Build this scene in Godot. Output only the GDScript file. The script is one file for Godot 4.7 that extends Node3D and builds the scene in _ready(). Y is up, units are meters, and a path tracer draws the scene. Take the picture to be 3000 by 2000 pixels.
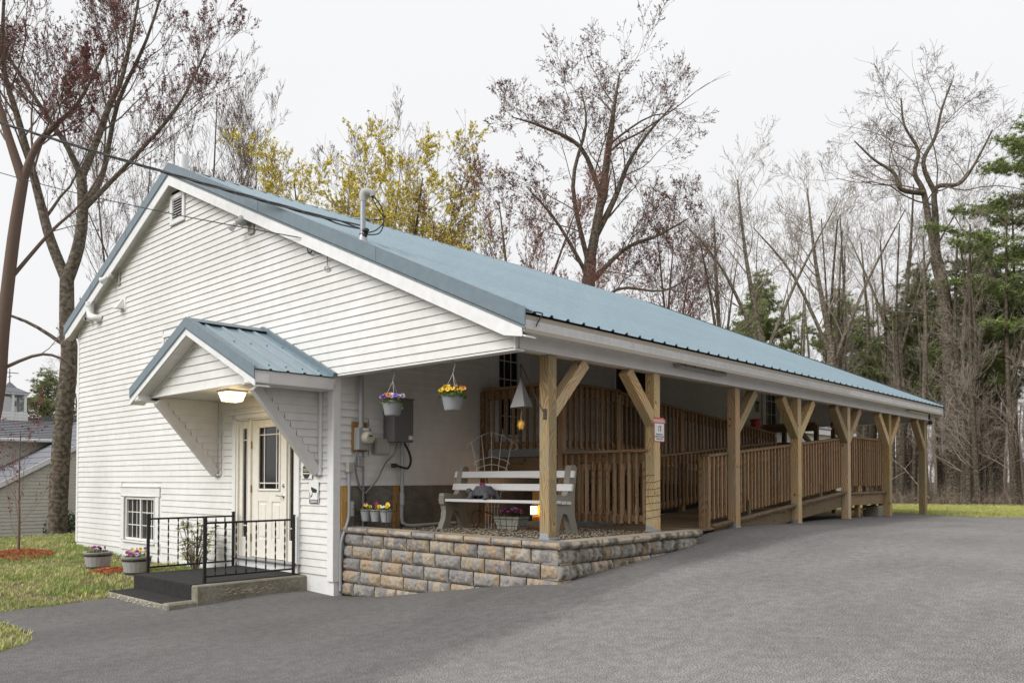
extends Node3D
# A white gabled house with a blue metal roof, a timber carport with a ramp, and spring woods behind it.

var rng := RandomNumberGenerator.new()
var taken := {}
var boxes := {}
var mats := {}

const HP: Array = [[0, 0.3, 0.084785], [-0.6, 0.2, 0.016952], [0.05, -0.1, -0.099093], [0.42, 0, -0.010431], [1.15, 0, -0.0075801], [1.56, 0, 0.011496], [2.5, -0.05, 0.0077706], [2.93, -0.1, -0.034479], [3.2, -0.1, 0.047683], [3.65, -0.3, -0.014217], [3.6, -0.9, 0.011005], [3.6, -1.45, 0.00017518], [3.6, -2.1, 0.0059831], [3.6, -2.7, -0.011959], [3.6, -3.4, 0.0058685], [3.3, -4.9, 0.015796], [3.3, -7.1, -0.0061957], [3.3, -9.4, 0.0020525], [3.3, -11.7, -0.00020689], [3.3, -14.1, -0.0017179], [1, -14.5, 0.0023659], [7, -1, -0.00036139], [7, -4, -0.0059749], [7, -8, -0.00087805], [8, -14, -0.00050545], [14, -4, 0.0011117], [14, -12, -0.00016106], [20, -20, 3.3993e-05], [5, -20, -0.00017875], [-5, -24, -0.00066768], [9, 6, 0.0017489], [6, 2, -0.0025288], [4, 4, -0.0026676], [1.5, 4.5, 0.0065112], [-2, 3, 0.00049795], [1, 2, -0.0048431], [3, 1.5, -0.0079501], [-0.65, 1.6, -0.0067435], [-2.3, 1.8, -0.019567], [-2.7, 1.6, -0.0029754], [-4.7, 1.2, -0.00010096], [-3.3, 1.2, 0.026799], [-6, 0.1, -0.011104], [-9, 0.1, 0.0057612], [-9, 2, -0.0035114], [-8, 1.3, 0.0039939], [-5, 3.5, -0.00017211], [-13, -1, 0.002188], [-13, 4, -0.0011529], [-20, -4, -0.0015729], [-12, -10, -0.0011907], [-25, 10, -1.4633e-05], [-12, -24, 0.00074587], [12, 12, -0.0011188], [0, 10, -0.0007596], [-10, 12, 0.00077045], [25, 5, 0.00051085], [35, -20, -0.00021111], [-40, -30, 6.746e-05], [0, -45, -3.1986e-05], [40, -50, 1.9299e-05], [-60, 20, 7.1234e-05], [60, 0, -2.504e-05], [0, 50, 8.4441e-05]]
const HA: Array = [-0.328032, 0.00293952, -0.00190778]

func ground_y(x: float, z: float) -> float:
	var s: float = HA[0] + HA[1] * x + HA[2] * z
	for p in HP:
		var dx: float = p[0] - x
		var dz: float = p[1] - z
		var r2 := dx * dx + dz * dz
		if r2 > 1e-9:
			s += p[2] * 0.5 * r2 * log(r2)
	return s

# ---------------------------------------------------------------- mesh builder
class MB:
	var v := PackedVector3Array()
	var n := PackedVector3Array()
	var c := PackedColorArray()
	var uv := PackedVector2Array()
	var i := PackedInt32Array()
	var col := Color.WHITE
	var colored := false
	var mapped := false

	func paint(k: Color) -> void:
		col = k
		colored = true

	func vert(p: Vector3, nn: Vector3) -> int:
		v.append(p); n.append(nn); c.append(col)
		return v.size() - 1

	func tri(a: Vector3, b: Vector3, d: Vector3, nn := Vector3.ZERO) -> void:
		var g := (b - a).cross(d - a)
		if nn == Vector3.ZERO:
			nn = g.normalized()
		var k := v.size()
		v.append(a); v.append(b); v.append(d)
		n.append(nn); n.append(nn); n.append(nn)
		c.append(col); c.append(col); c.append(col)
		if g.dot(nn) > 0.0:
			i.append(k); i.append(k + 2); i.append(k + 1)
		else:
			i.append(k); i.append(k + 1); i.append(k + 2)

	# a, b, d, e counter-clockwise seen from outside
	func quad(a: Vector3, b: Vector3, d: Vector3, e: Vector3) -> void:
		var nn := (d - a).cross(e - b).normalized()
		var k := v.size()
		v.append(a); v.append(b); v.append(d); v.append(e)
		for q in 4:
			n.append(nn); c.append(col)
		i.append(k); i.append(k + 2); i.append(k + 1)
		i.append(k); i.append(k + 3); i.append(k + 2)

	func quad_uv(a: Vector3, b: Vector3, d: Vector3, e: Vector3, r := Rect2(0, 0, 1, 1)) -> void:
		mapped = true
		while uv.size() < v.size():
			uv.append(Vector2.ZERO)
		quad(a, b, d, e)
		uv.append(Vector2(r.position.x, r.end.y)); uv.append(Vector2(r.end.x, r.end.y))
		uv.append(Vector2(r.end.x, r.position.y)); uv.append(r.position)

	# eight corners: 0-3 bottom ring, 4-7 top ring, counter-clockwise seen from above
	func hexa(p: Array) -> void:
		quad(p[4], p[5], p[6], p[7])
		quad(p[3], p[2], p[1], p[0])
		for k in 4:
			var m := (k + 1) % 4
			quad(p[k], p[m], p[m + 4], p[k + 4])

	func box(at: Vector3, s: Vector3, b := Basis.IDENTITY) -> void:
		var h := s * 0.5
		var p := []
		for y in [-1, 1]:
			for q in [[-1, 1], [1, 1], [1, -1], [-1, -1]]:
				p.append(at + b * Vector3(q[0] * h.x, y * h.y, q[1] * h.z))
		hexa(p)

	# chamfered box
	func cbox(at: Vector3, s: Vector3, e := 0.004, b := Basis.IDENTITY) -> void:
		e = minf(e, minf(s.x, minf(s.y, s.z)) * 0.3)
		var h := s * 0.5
		var k := h - Vector3.ONE * e
		for ax in 3:
			var u := (ax + 1) % 3
			var w := (ax + 2) % 3
			for sg in [-1.0, 1.0]:
				var q := []
				for m in [[-1, -1], [1, -1], [1, 1], [-1, 1]]:
					var p := Vector3.ZERO
					p[ax] = sg * h[ax]; p[u] = m[0] * k[u]; p[w] = m[1] * k[w]
					q.append(at + b * p)
				if sg > 0: quad(q[0], q[1], q[2], q[3])
				else: quad(q[3], q[2], q[1], q[0])
			# edges along ax
			for m in [[-1, -1], [1, -1], [1, 1], [-1, 1]]:
				var p := []
				for t in [[-1, 0], [1, 0], [1, 1], [-1, 1]]:
					var r := Vector3.ZERO
					r[ax] = t[0] * k[ax]
					r[u] = m[0] * (h[u] if t[1] == 0 else k[u])
					r[w] = m[1] * (k[w] if t[1] == 0 else h[w])
					p.append(at + b * r)
				var out := Vector3.ZERO
				out[u] = m[0]; out[w] = m[1]
				if (p[2] - p[0]).cross(p[3] - p[1]).dot(b * out) > 0: quad(p[0], p[1], p[2], p[3])
				else: quad(p[3], p[2], p[1], p[0])
		for x in [-1, 1]:
			for y in [-1, 1]:
				for z in [-1, 1]:
					tri(at + b * Vector3(x * h.x, y * k.y, z * k.z), at + b * Vector3(x * k.x, y * h.y, z * k.z), at + b * Vector3(x * k.x, y * k.y, z * h.z), b * Vector3(x, y, z).normalized())

	func tube(p: PackedVector3Array, r: PackedFloat32Array, sides := 6, caps := false) -> void:
		var m := p.size()
		if m < 2:
			return
		var t0 := (p[1] - p[0]).normalized()
		var nx := t0.cross(Vector3.UP if absf(t0.y) < 0.9 else Vector3.RIGHT).normalized()
		var base := v.size()
		for k in m:
			var t: Vector3
			if k == 0: t = t0
			elif k == m - 1: t = (p[k] - p[k - 1]).normalized()
			else: t = (p[k + 1] - p[k - 1]).normalized()
			nx = (nx - t * nx.dot(t)).normalized()
			var ny := t.cross(nx)
			for s in sides:
				var a := TAU * s / sides
				var d := nx * cos(a) + ny * sin(a)
				v.append(p[k] + d * r[k]); n.append(d); c.append(col)
		for k in m - 1:
			for s in sides:
				var a := base + k * sides + s
				var b := base + k * sides + (s + 1) % sides
				i.append(a); i.append(a + sides); i.append(b)
				i.append(b); i.append(a + sides); i.append(b + sides)
		if caps:
			for e in [0, m - 1]:
				var t := (p[0] - p[1]).normalized() if e == 0 else (p[m - 1] - p[m - 2]).normalized()
				var ring := []
				for s in sides: ring.append(v[base + e * sides + s])
				for s in sides - 2: tri(ring[0], ring[s + 1], ring[s + 2], t)

	func rod(a: Vector3, b: Vector3, r: float, sides := 6, r2 := -1.0) -> void:
		tube(PackedVector3Array([a, b]), PackedFloat32Array([r, r if r2 < 0 else r2]), sides, true)

	# profile of (radius, height), from bottom to top, about the y axis through at
	func lathe(prof: Array, at := Vector3.ZERO, seg := 20, sx := 1.0, sz := 1.0) -> void:
		for k in prof.size() - 1:
			var a: Vector2 = prof[k]
			var b: Vector2 = prof[k + 1]
			var d := b - a
			var nr := Vector2(d.y, -d.x).normalized()
			for s in seg:
				var q := []
				var nn := []
				for m in 2:
					var an := TAU * (s + m) / seg
					q.append([cos(an) * sx, sin(an) * sz]); nn.append(Vector3(nr.x * cos(an), nr.y, nr.x * sin(an)))
				var k0 := v.size()
				for w in [[a, 0], [a, 1], [b, 1], [b, 0]]:
					var e: Vector2 = w[0]
					v.append(at + Vector3(q[w[1]][0] * e.x, e.y, q[w[1]][1] * e.x)); n.append(nn[w[1]]); c.append(col)
				i.append(k0); i.append(k0 + 1); i.append(k0 + 2)
				i.append(k0); i.append(k0 + 2); i.append(k0 + 3)

	# polygon in local x-y, extruded from z0 to z1
	func slab(poly: PackedVector2Array, z0: float, z1: float, xf := Transform3D.IDENTITY) -> void:
		if Geometry2D.is_polygon_clockwise(poly):
			poly.reverse()
		var t := Geometry2D.triangulate_polygon(poly)
		for k in range(0, t.size(), 3):
			for w in [[z1, xf.basis.z], [z0, -xf.basis.z]]:
				tri(xf * Vector3(poly[t[k]].x, poly[t[k]].y, w[0]), xf * Vector3(poly[t[k + 1]].x, poly[t[k + 1]].y, w[0]), xf * Vector3(poly[t[k + 2]].x, poly[t[k + 2]].y, w[0]), w[1])
		for k in poly.size():
			var a := poly[k]
			var b := poly[(k + 1) % poly.size()]
			quad(xf * Vector3(a.x, a.y, z0), xf * Vector3(b.x, b.y, z0), xf * Vector3(b.x, b.y, z1), xf * Vector3(a.x, a.y, z1))

	func blob(at: Vector3, s: Vector3, seg := 10, rings := 6, b := Basis.IDENTITY) -> void:
		var base := v.size()
		for r in rings + 1:
			var th := PI * r / rings
			for k in seg + 1:
				var a := TAU * k / seg
				var d := Vector3(sin(th) * cos(a), cos(th), sin(th) * sin(a))
				v.append(at + b * (d * s)); n.append(b * (d / s).normalized()); c.append(col)
		for r in rings:
			for k in seg:
				var a := base + r * (seg + 1) + k
				var e := a + seg + 1
				i.append(a); i.append(e); i.append(a + 1)
				i.append(a + 1); i.append(e); i.append(e + 1)

	func mesh() -> ArrayMesh:
		var arr := []
		arr.resize(Mesh.ARRAY_MAX)
		arr[Mesh.ARRAY_VERTEX] = v
		arr[Mesh.ARRAY_NORMAL] = n
		if colored: arr[Mesh.ARRAY_COLOR] = c
		if mapped:
			while uv.size() < v.size(): uv.append(Vector2.ZERO)
			arr[Mesh.ARRAY_TEX_UV] = uv
		arr[Mesh.ARRAY_INDEX] = i
		var m := ArrayMesh.new()
		m.add_surface_from_arrays(Mesh.PRIMITIVE_TRIANGLES, arr)
		return m

# ---------------------------------------------------------------- nodes
func numbered(called: String) -> String:
	var k: int = taken.get(called, 0)
	taken[called] = k + 1
	return called if k == 0 else "%s_%03d" % [called, k]

func tag(o: Node3D, label: String, category: String, group := "", kind := "") -> Node3D:
	if label: o.set_meta("label", label)
	if category: o.set_meta("category", category)
	if group: o.set_meta("group", group)
	if kind: o.set_meta("kind", kind)
	return o

func thing(called: String, label: String, category: String, at := Vector3.ZERO, group := "") -> Node3D:
	var o := Node3D.new()
	o.name = numbered(called)
	add_child(o)
	o.position = at
	return tag(o, label, category, group)

func part(called: String, m: Variant, material: Material, parent: Node3D, xf := Transform3D.IDENTITY) -> MeshInstance3D:
	var o := MeshInstance3D.new()
	o.name = numbered(called) if parent == self else called
	o.mesh = m.mesh() if m is MB else m
	o.material_override = material
	o.transform = xf
	parent.add_child(o, true)
	return o

func hub(called: String, parent: Node3D, at := Vector3.ZERO) -> Node3D:
	var o := Node3D.new()
	o.name = called
	o.position = at
	parent.add_child(o, true)
	return o

func box_mesh(s: Vector3, e := 0.004) -> ArrayMesh:
	var key := "%.3f %.3f %.3f %.3f" % [s.x, s.y, s.z, e]
	if not boxes.has(key):
		var b := MB.new()
		if e > 0: b.cbox(Vector3.ZERO, s, e)
		else: b.box(Vector3.ZERO, s)
		boxes[key] = b.mesh()
	return boxes[key]

func block(called: String, at: Vector3, s: Vector3, material: Material, parent: Node3D, e := 0.004, turn := Basis.IDENTITY) -> MeshInstance3D:
	return part(called, box_mesh(s, e), material, parent, Transform3D(turn, at))

# a bar from a to b; its own y runs along it, w lies across and t along face
func bar(called: String, a: Vector3, b: Vector3, w: float, t: float, material: Material, parent: Node3D, face := Vector3(0, 0, 1), e := 0.004) -> MeshInstance3D:
	var y := (b - a).normalized()
	var z := (face - y * face.dot(y)).normalized()
	var x := y.cross(z)
	return part(called, box_mesh(Vector3(w, (b - a).length(), t), e), material, parent, Transform3D(Basis(x, y, z), (a + b) * 0.5))

func rods(called: String, list: Array, r: float, material: Material, parent: Node3D, sides := 6) -> MeshInstance3D:
	var b := MB.new()
	for l in list:
		var p := PackedVector3Array(l)
		var q := PackedFloat32Array(); q.resize(p.size()); q.fill(r)
		b.tube(p, q, sides, true)
	return part(called, b, material, parent)

func smooth(pts: Array, per := 6) -> PackedVector3Array:
	var cv := Curve3D.new()
	for k in pts.size():
		var t: Vector3 = (pts[mini(k + 1, pts.size() - 1)] - pts[maxi(k - 1, 0)]) / 6.0
		cv.add_point(pts[k], -t, t)
	var out := PackedVector3Array()
	for k in (pts.size() - 1) * per + 1:
		out.append(cv.samplef(float(k) / per))
	return out

func arc(at: Vector3, ux: Vector3, uy: Vector3, a0: float, a1: float, r0: float, r1: float, steps := 10) -> Array:
	var out := []
	for k in steps + 1:
		var t := float(k) / steps
		var a := lerpf(a0, a1, t)
		out.append(at + (ux * cos(a) + uy * sin(a)) * lerpf(r0, r1, t))
	return out

# ---------------------------------------------------------------- materials
func lin(r: float, g: float, b: float) -> Color:
	return Color(r, g, b).linear_to_srgb()

func noise(freq: float, seed_: int, oct := 3, type := FastNoiseLite.TYPE_SIMPLEX_SMOOTH) -> FastNoiseLite:
	var f := FastNoiseLite.new()
	f.noise_type = type
	f.frequency = freq
	f.seed = seed_
	f.fractal_octaves = oct
	return f

func ntex(size: int, freq: float, seed_: int, lo: Color, hi: Color, oct := 3, mid := 0.5, type := FastNoiseLite.TYPE_SIMPLEX_SMOOTH, sharp := 0.0) -> ImageTexture:
	var im := noise(freq, seed_, oct, type).get_seamless_image(size, size)
	im.convert(Image.FORMAT_L8)
	var d := im.get_data()
	var out := PackedByteArray()
	out.resize(size * size * 3)
	var ramp := PackedByteArray(); ramp.resize(768)
	for k in 256:
		var t := k / 255.0
		t = pow(t, log(0.5) / log(mid)) if mid != 0.5 else t
		if sharp > 0.0: t = smoothstep(0.5 - sharp, 0.5 + sharp, t)
		var q := lo.lerp(hi, t)
		ramp[k * 3] = int(clampf(q.r, 0, 1) * 255); ramp[k * 3 + 1] = int(clampf(q.g, 0, 1) * 255); ramp[k * 3 + 2] = int(clampf(q.b, 0, 1) * 255)
	for k in size * size:
		var g := d[k] * 3
		out[k * 3] = ramp[g]; out[k * 3 + 1] = ramp[g + 1]; out[k * 3 + 2] = ramp[g + 2]
	return ImageTexture.create_from_image(Image.create_from_data(size, size, false, Image.FORMAT_RGB8, out))

func flat(c: Color, rough := 0.8, metal := 0.0) -> StandardMaterial3D:
	var m := StandardMaterial3D.new()
	m.albedo_color = c
	m.roughness = rough
	m.metallic = metal
	m.cull_mode = BaseMaterial3D.CULL_DISABLED
	return m

# colour times a fine pattern (and a coarse one laid over it through the second set of planes)
func grained(c: Color, rough: float, tex: Texture2D, scale: float, coarse: Texture2D = null, coarse_scale := 0.3, bump := 0.0) -> StandardMaterial3D:
	var m := flat(c, rough)
	m.albedo_texture = tex
	m.uv1_triplanar = true
	m.uv1_scale = Vector3.ONE * scale
	if coarse:
		m.detail_enabled = true
		m.detail_albedo = coarse
		m.detail_blend_mode = BaseMaterial3D.BLEND_MODE_MUL
		m.detail_uv_layer = BaseMaterial3D.DETAIL_UV_2
		m.uv2_triplanar = true
		m.uv2_world_triplanar = true
		m.uv2_scale = Vector3.ONE * coarse_scale
	if bump > 0.0:
		m.heightmap_enabled = true
		m.heightmap_texture = tex
		m.heightmap_scale = bump
	return m

func wood_picture(seed_: int, light: Color, dark: Color, weather: Color) -> ImageTexture:
	var w := 128
	var h := 768
	var f := noise(1.0, seed_, 2)
	var r := RandomNumberGenerator.new()
	r.seed = seed_
	var knots := []
	for k in 5: knots.append([r.randf_range(0.08, 0.92), r.randf_range(0.05, 0.95), r.randf_range(0.018, 0.034)])
	var out := PackedByteArray()
	out.resize(w * h * 3)
	var at := 0
	for y in h:
		var v := float(y) / h
		var sway := f.get_noise_2d(v * 2.6, 3.0) * 0.22
		for x in w:
			var u := float(x) / w
			var du := u - 0.5 - sway
			var d := sqrt(du * du + pow(0.35 * sin(v * TAU * 1.5 + seed_), 2.0) * 0.28 + 0.0004)
			d += f.get_noise_2d(u * 3.0, v * 5.0) * 0.05
			var kn := 0.0
			for q in knots:
				var a: float = (u - q[0]) * 0.28
				var b: float = (v - q[1]) * 3.0
				var e: float = sqrt(a * a + b * b * 0.30)
				d += exp(-e * e / (q[2] * q[2] * 3.0)) * 0.12
				kn = maxf(kn, clampf(1.0 - e / (q[2] * 0.55), 0.0, 1.0))
			var ring := fposmod(d * 17.0, 1.0)
			ring = pow(ring, 1.5) * (0.85 + 0.35 * f.get_noise_2d(u * 9.0, v * 6.0 + 40.0))
			ring += 0.18 * f.get_noise_2d(u * 60.0, v * 14.0)
			var c := light.lerp(dark, clampf(ring, 0.0, 1.0))
			c = c.lerp(weather, clampf(0.35 + 0.9 * f.get_noise_2d(u * 1.4 + 9.0, v * 4.0 + 20.0), 0.0, 0.75))
			c = c.lerp(dark * 0.55, kn * 0.85)
			out[at] = int(c.r * 255); out[at + 1] = int(c.g * 255); out[at + 2] = int(c.b * 255)
			at += 3
	return ImageTexture.create_from_image(Image.create_from_data(w, h, false, Image.FORMAT_RGB8, out))

func wood(tex: Texture2D, tint: Color, n: int, seed_: int) -> Array:
	var list := []
	var r := RandomNumberGenerator.new()
	r.seed = seed_
	for k in n:
		var g := r.randf_range(0.82, 1.12)
		var m := flat(Color(tint.r * g, tint.g * g * r.randf_range(0.97, 1.03), tint.b * g * r.randf_range(0.93, 1.05)), 0.85)
		m.albedo_texture = tex
		m.uv1_triplanar = true
		m.uv1_scale = Vector3(2.0, 0.34, 2.0)
		m.uv1_offset = Vector3(r.randf(), r.randf(), r.randf())
		m.uv1_triplanar_sharpness = 8.0
		m.heightmap_enabled = true
		m.heightmap_texture = tex
		m.heightmap_scale = 0.12
		list.append(m)
	return list

func any(list: Array) -> Material:
	return list[rng.randi() % list.size()]

func glass(c: Color, a: float, rough := 0.02) -> StandardMaterial3D:
	var m := flat(Color(c.r, c.g, c.b, a), rough)
	m.transparency = BaseMaterial3D.TRANSPARENCY_ALPHA
	return m

func make_materials() -> void:
	var w := Color.WHITE
	var dust := ntex(256, 0.02, 3, Color(0.93, 0.927, 0.92), w, 4, 0.35)
	var fine := ntex(256, 0.12, 5, Color(0.86, 0.86, 0.86), w, 3)
	mats.dust = dust
	mats.fine = fine
	mats.siding = grained(lin(0.80, 0.797, 0.785), 0.45, dust, 0.7, ntex(256, 0.012, 8, Color(0.955, 0.95, 0.935), w, 4), 0.21)
	mats.trim = grained(lin(0.80, 0.80, 0.79), 0.4, dust, 0.9)
	mats.wrap = grained(lin(0.70, 0.685, 0.67), 0.5, dust, 0.6)
	mats.soffit = grained(lin(0.78, 0.77, 0.74), 0.5, dust, 0.8)
	mats.steel_roof = grained(lin(0.245, 0.325, 0.365), 0.22, ntex(256, 0.03, 12, Color(0.92, 0.93, 0.94), w, 4), 0.5, ntex(256, 0.01, 13, Color(0.93, 0.94, 0.95), w, 3), 0.13)
	mats.steel_trim = grained(lin(0.165, 0.215, 0.245), 0.36, ntex(256, 0.03, 14, Color(0.9, 0.92, 0.93), w, 4), 0.7)
	mats.screw = flat(lin(0.20, 0.26, 0.29), 0.4, 0.6)
	mats.plywood = grained(lin(0.50, 0.44, 0.36), 0.9, fine, 1.5)
	mats.dark = flat(lin(0.012, 0.012, 0.012), 0.9)
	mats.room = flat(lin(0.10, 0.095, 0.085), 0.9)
	mats.concrete = grained(lin(0.36, 0.34, 0.29), 0.9, ntex(256, 0.05, 21, Color(0.78, 0.77, 0.74), w, 5), 1.3, ntex(256, 0.02, 22, Color(0.78, 0.76, 0.70), w, 5, 0.4), 0.5, 0.25)
	mats.foundation = grained(lin(0.52, 0.50, 0.44), 0.9, ntex(256, 0.05, 23, Color(0.88, 0.87, 0.84), w, 5), 1.1, ntex(256, 0.02, 24, Color(0.86, 0.84, 0.78), w, 4), 0.5, 0.15)
	mats.block_wall = grained(lin(0.24, 0.225, 0.195), 0.9, ntex(256, 0.06, 25, Color(0.84, 0.83, 0.80), w, 4), 1.5, ntex(256, 0.02, 26, Color(0.8, 0.79, 0.76), w, 4), 0.6, 0.2)
	mats.iron = grained(lin(0.012, 0.012, 0.013), 0.38, fine, 8.0)
	mats.dark_iron = grained(lin(0.05, 0.045, 0.04), 0.6, fine, 8.0)
	mats.carpet = grained(lin(0.05, 0.048, 0.048), 1.0, ntex(256, 0.25, 31, Color(0.55, 0.55, 0.55), w, 2), 6.0, ntex(256, 0.03, 32, Color(0.75, 0.72, 0.66), w, 4), 0.7, 0.3)
	mats.door = grained(lin(0.82, 0.79, 0.71), 0.4, dust, 1.0)
	mats.window_white = grained(lin(0.80, 0.79, 0.77), 0.35, dust, 2.0)
	mats.glass = glass(Color(0.16, 0.18, 0.16), 0.45)
	mats.dark_glass = glass(Color(0.10, 0.09, 0.07), 0.55)
	mats.chrome = flat(lin(0.6, 0.6, 0.59), 0.25, 1.0)
	mats.brass = flat(lin(0.32, 0.20, 0.06), 0.35, 0.9)
	mats.zinc = grained(lin(0.52, 0.54, 0.55), 0.45, ntex(256, 0.06, 41, Color(0.72, 0.73, 0.74), w, 3), 6.0)
	mats.zinc.metallic = 0.45
	mats.grey_steel = grained(lin(0.36, 0.36, 0.35), 0.55, fine, 3.0)
	mats.panel_grey = grained(lin(0.15, 0.145, 0.14), 0.5, fine, 3.0)
	mats.conduit = grained(lin(0.42, 0.425, 0.425), 0.5, fine, 5.0)
	mats.beige_box = grained(lin(0.45, 0.43, 0.38), 0.5, fine, 4.0)
	mats.black_plastic = flat(lin(0.014, 0.014, 0.014), 0.45)
	mats.cable = flat(lin(0.018, 0.018, 0.018), 0.6)
	mats.grey_cable = flat(lin(0.20, 0.20, 0.195), 0.6)
	mats.pot_grey = grained(lin(0.30, 0.31, 0.32), 0.55, fine, 5.0)
	mats.barrel = grained(lin(0.42, 0.41, 0.40), 0.8, ntex(256, 0.05, 51, Color(0.8, 0.8, 0.79), w, 4), 3.0)
	mats.band = flat(lin(0.035, 0.028, 0.025), 0.6)
	mats.white_paint = grained(lin(0.78, 0.77, 0.76), 0.45, fine, 4.0)
	mats.stone_grey = grained(lin(0.145, 0.15, 0.165), 0.75, ntex(256, 0.06, 52, Color(0.6, 0.6, 0.62), w, 4), 5.0)
	mats.bench_cement = grained(lin(0.36, 0.34, 0.29), 0.95, ntex(256, 0.09, 53, Color(0.74, 0.73, 0.7), w, 5), 3.0, null, 0.3, 0.3)
	mats.rust = grained(lin(0.22, 0.105, 0.045), 0.9, ntex(256, 0.09, 54, Color(0.5, 0.45, 0.42), w, 4), 6.0)
	mats.white_wire = flat(lin(0.55, 0.54, 0.51), 0.5)
	mats.soil = grained(lin(0.06, 0.042, 0.028), 1.0, fine, 9.0)
	mats.yellow = flat(lin(0.75, 0.42, 0.05), 0.5)
	mats.red_plastic = flat(lin(0.42, 0.045, 0.03), 0.4)
	mats.lichen = ntex(256, 0.03, 61, Color(0.60, 0.56, 0.52), Color(1, 1, 0.95), 5, 0.5, FastNoiseLite.TYPE_SIMPLEX_SMOOTH, 0.25)
	var bark_fine := ntex(256, 0.09, 62, Color(0.34, 0.31, 0.28), w, 4)
	mats.bark = grained(lin(0.34, 0.29, 0.24), 0.95, bark_fine, 2.2, mats.lichen, 1.1, 1.2)
	mats.bark_grey = grained(lin(0.50, 0.455, 0.39), 0.95, bark_fine, 2.0, mats.lichen, 0.9, 1.2)
	mats.bark_pale = grained(lin(0.72, 0.67, 0.58), 0.95, bark_fine, 2.0, mats.lichen, 0.8, 1.0)
	mats.bark_red = grained(lin(0.34, 0.24, 0.19), 0.95, bark_fine, 2.2)
	mats.twig = flat(lin(0.17, 0.125, 0.095), 0.95)
	mats.twig_grey = flat(lin(0.33, 0.275, 0.22), 0.95)
	mats.twig_red = flat(lin(0.21, 0.125, 0.095), 0.95)
	mats.leaf = flat(Color.WHITE, 0.7)
	mats.leaf.vertex_color_use_as_albedo = true
	mats.leaf.backlight_enabled = true
	mats.leaf.backlight = Color(0.5, 0.5, 0.5)
	mats.petal = flat(Color.WHITE, 0.6)
	mats.petal.vertex_color_use_as_albedo = true
	mats.petal.backlight_enabled = true
	mats.petal.backlight = Color(0.35, 0.35, 0.35)
	var speck := ntex(512, 0.22, 71, Color(0.52, 0.50, 0.48), w, 3, 0.45)
	mats.block_stone = grained(Color.WHITE, 0.95, speck, 2.2, null, 0.3, 0.5)
	mats.block_stone.vertex_color_use_as_albedo = true
	mats.asphalt = grained(Color.WHITE, 0.92, ntex(1024, 0.09, 72, Color(0.16, 0.157, 0.155), w, 3, 0.46), 0.75, ntex(1024, 0.03, 73, Color(0.80, 0.79, 0.785), w, 6, 0.45), 0.23, 0.12)
	mats.asphalt.vertex_color_use_as_albedo = true
	mats.asphalt.uv1_world_triplanar = true
	mats.earth = grained(Color.WHITE, 1.0, ntex(512, 0.10, 74, Color(0.42, 0.40, 0.36), w, 4), 0.8, ntex(256, 0.03, 75, Color(0.6, 0.58, 0.52), w, 4), 0.3, 0.8)
	mats.earth.vertex_color_use_as_albedo = true
	mats.earth.uv1_world_triplanar = true
	mats.mulch = flat(Color.WHITE, 0.95)
	mats.mulch.vertex_color_use_as_albedo = true
	mats.pebble = flat(Color.WHITE, 0.95)
	mats.pebble.vertex_color_use_as_albedo = true
	var pine := wood_picture(4, Color(0.86, 0.77, 0.60), Color(0.54, 0.42, 0.29), Color(0.69, 0.66, 0.56))
	var aged := wood_picture(9, Color(0.64, 0.54, 0.41), Color(0.34, 0.25, 0.17), Color(0.56, 0.50, 0.42))
	mats.post_wood = wood(pine, Color(0.96, 0.93, 0.90), 6, 101)
	mats.rail_wood = wood(aged, Color(1.0, 0.96, 0.90), 8, 102)
	mats.deck_wood = wood(aged, Color(0.86, 0.86, 0.84), 6, 103)
	mats.stud_wood = wood(pine, Color(0.95, 0.78, 0.52), 2, 104)
	mats.shingle = grained(lin(0.30, 0.31, 0.335), 0.95, ntex(256, 0.08, 81, Color(0.6, 0.6, 0.62), w, 4), 1.2)
	mats.beige_siding = grained(lin(0.62, 0.60, 0.52), 0.5, dust, 0.7)
	mats.sign_white = flat(lin(0.75, 0.75, 0.74), 0.5)
	mats.sign_red = flat(lin(0.62, 0.075, 0.045), 0.45)
	mats.sign_black = flat(lin(0.02, 0.02, 0.02), 0.5)
	mats.sign_cream = flat(lin(0.70, 0.66, 0.50), 0.5)
	mats.glow = flat(lin(0.9, 0.85, 0.7), 0.4)
	mats.glow.emission_enabled = true
	mats.glow.emission = Color(1.0, 0.90, 0.70)
	mats.glow.emission_energy_multiplier = 1.5

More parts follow.
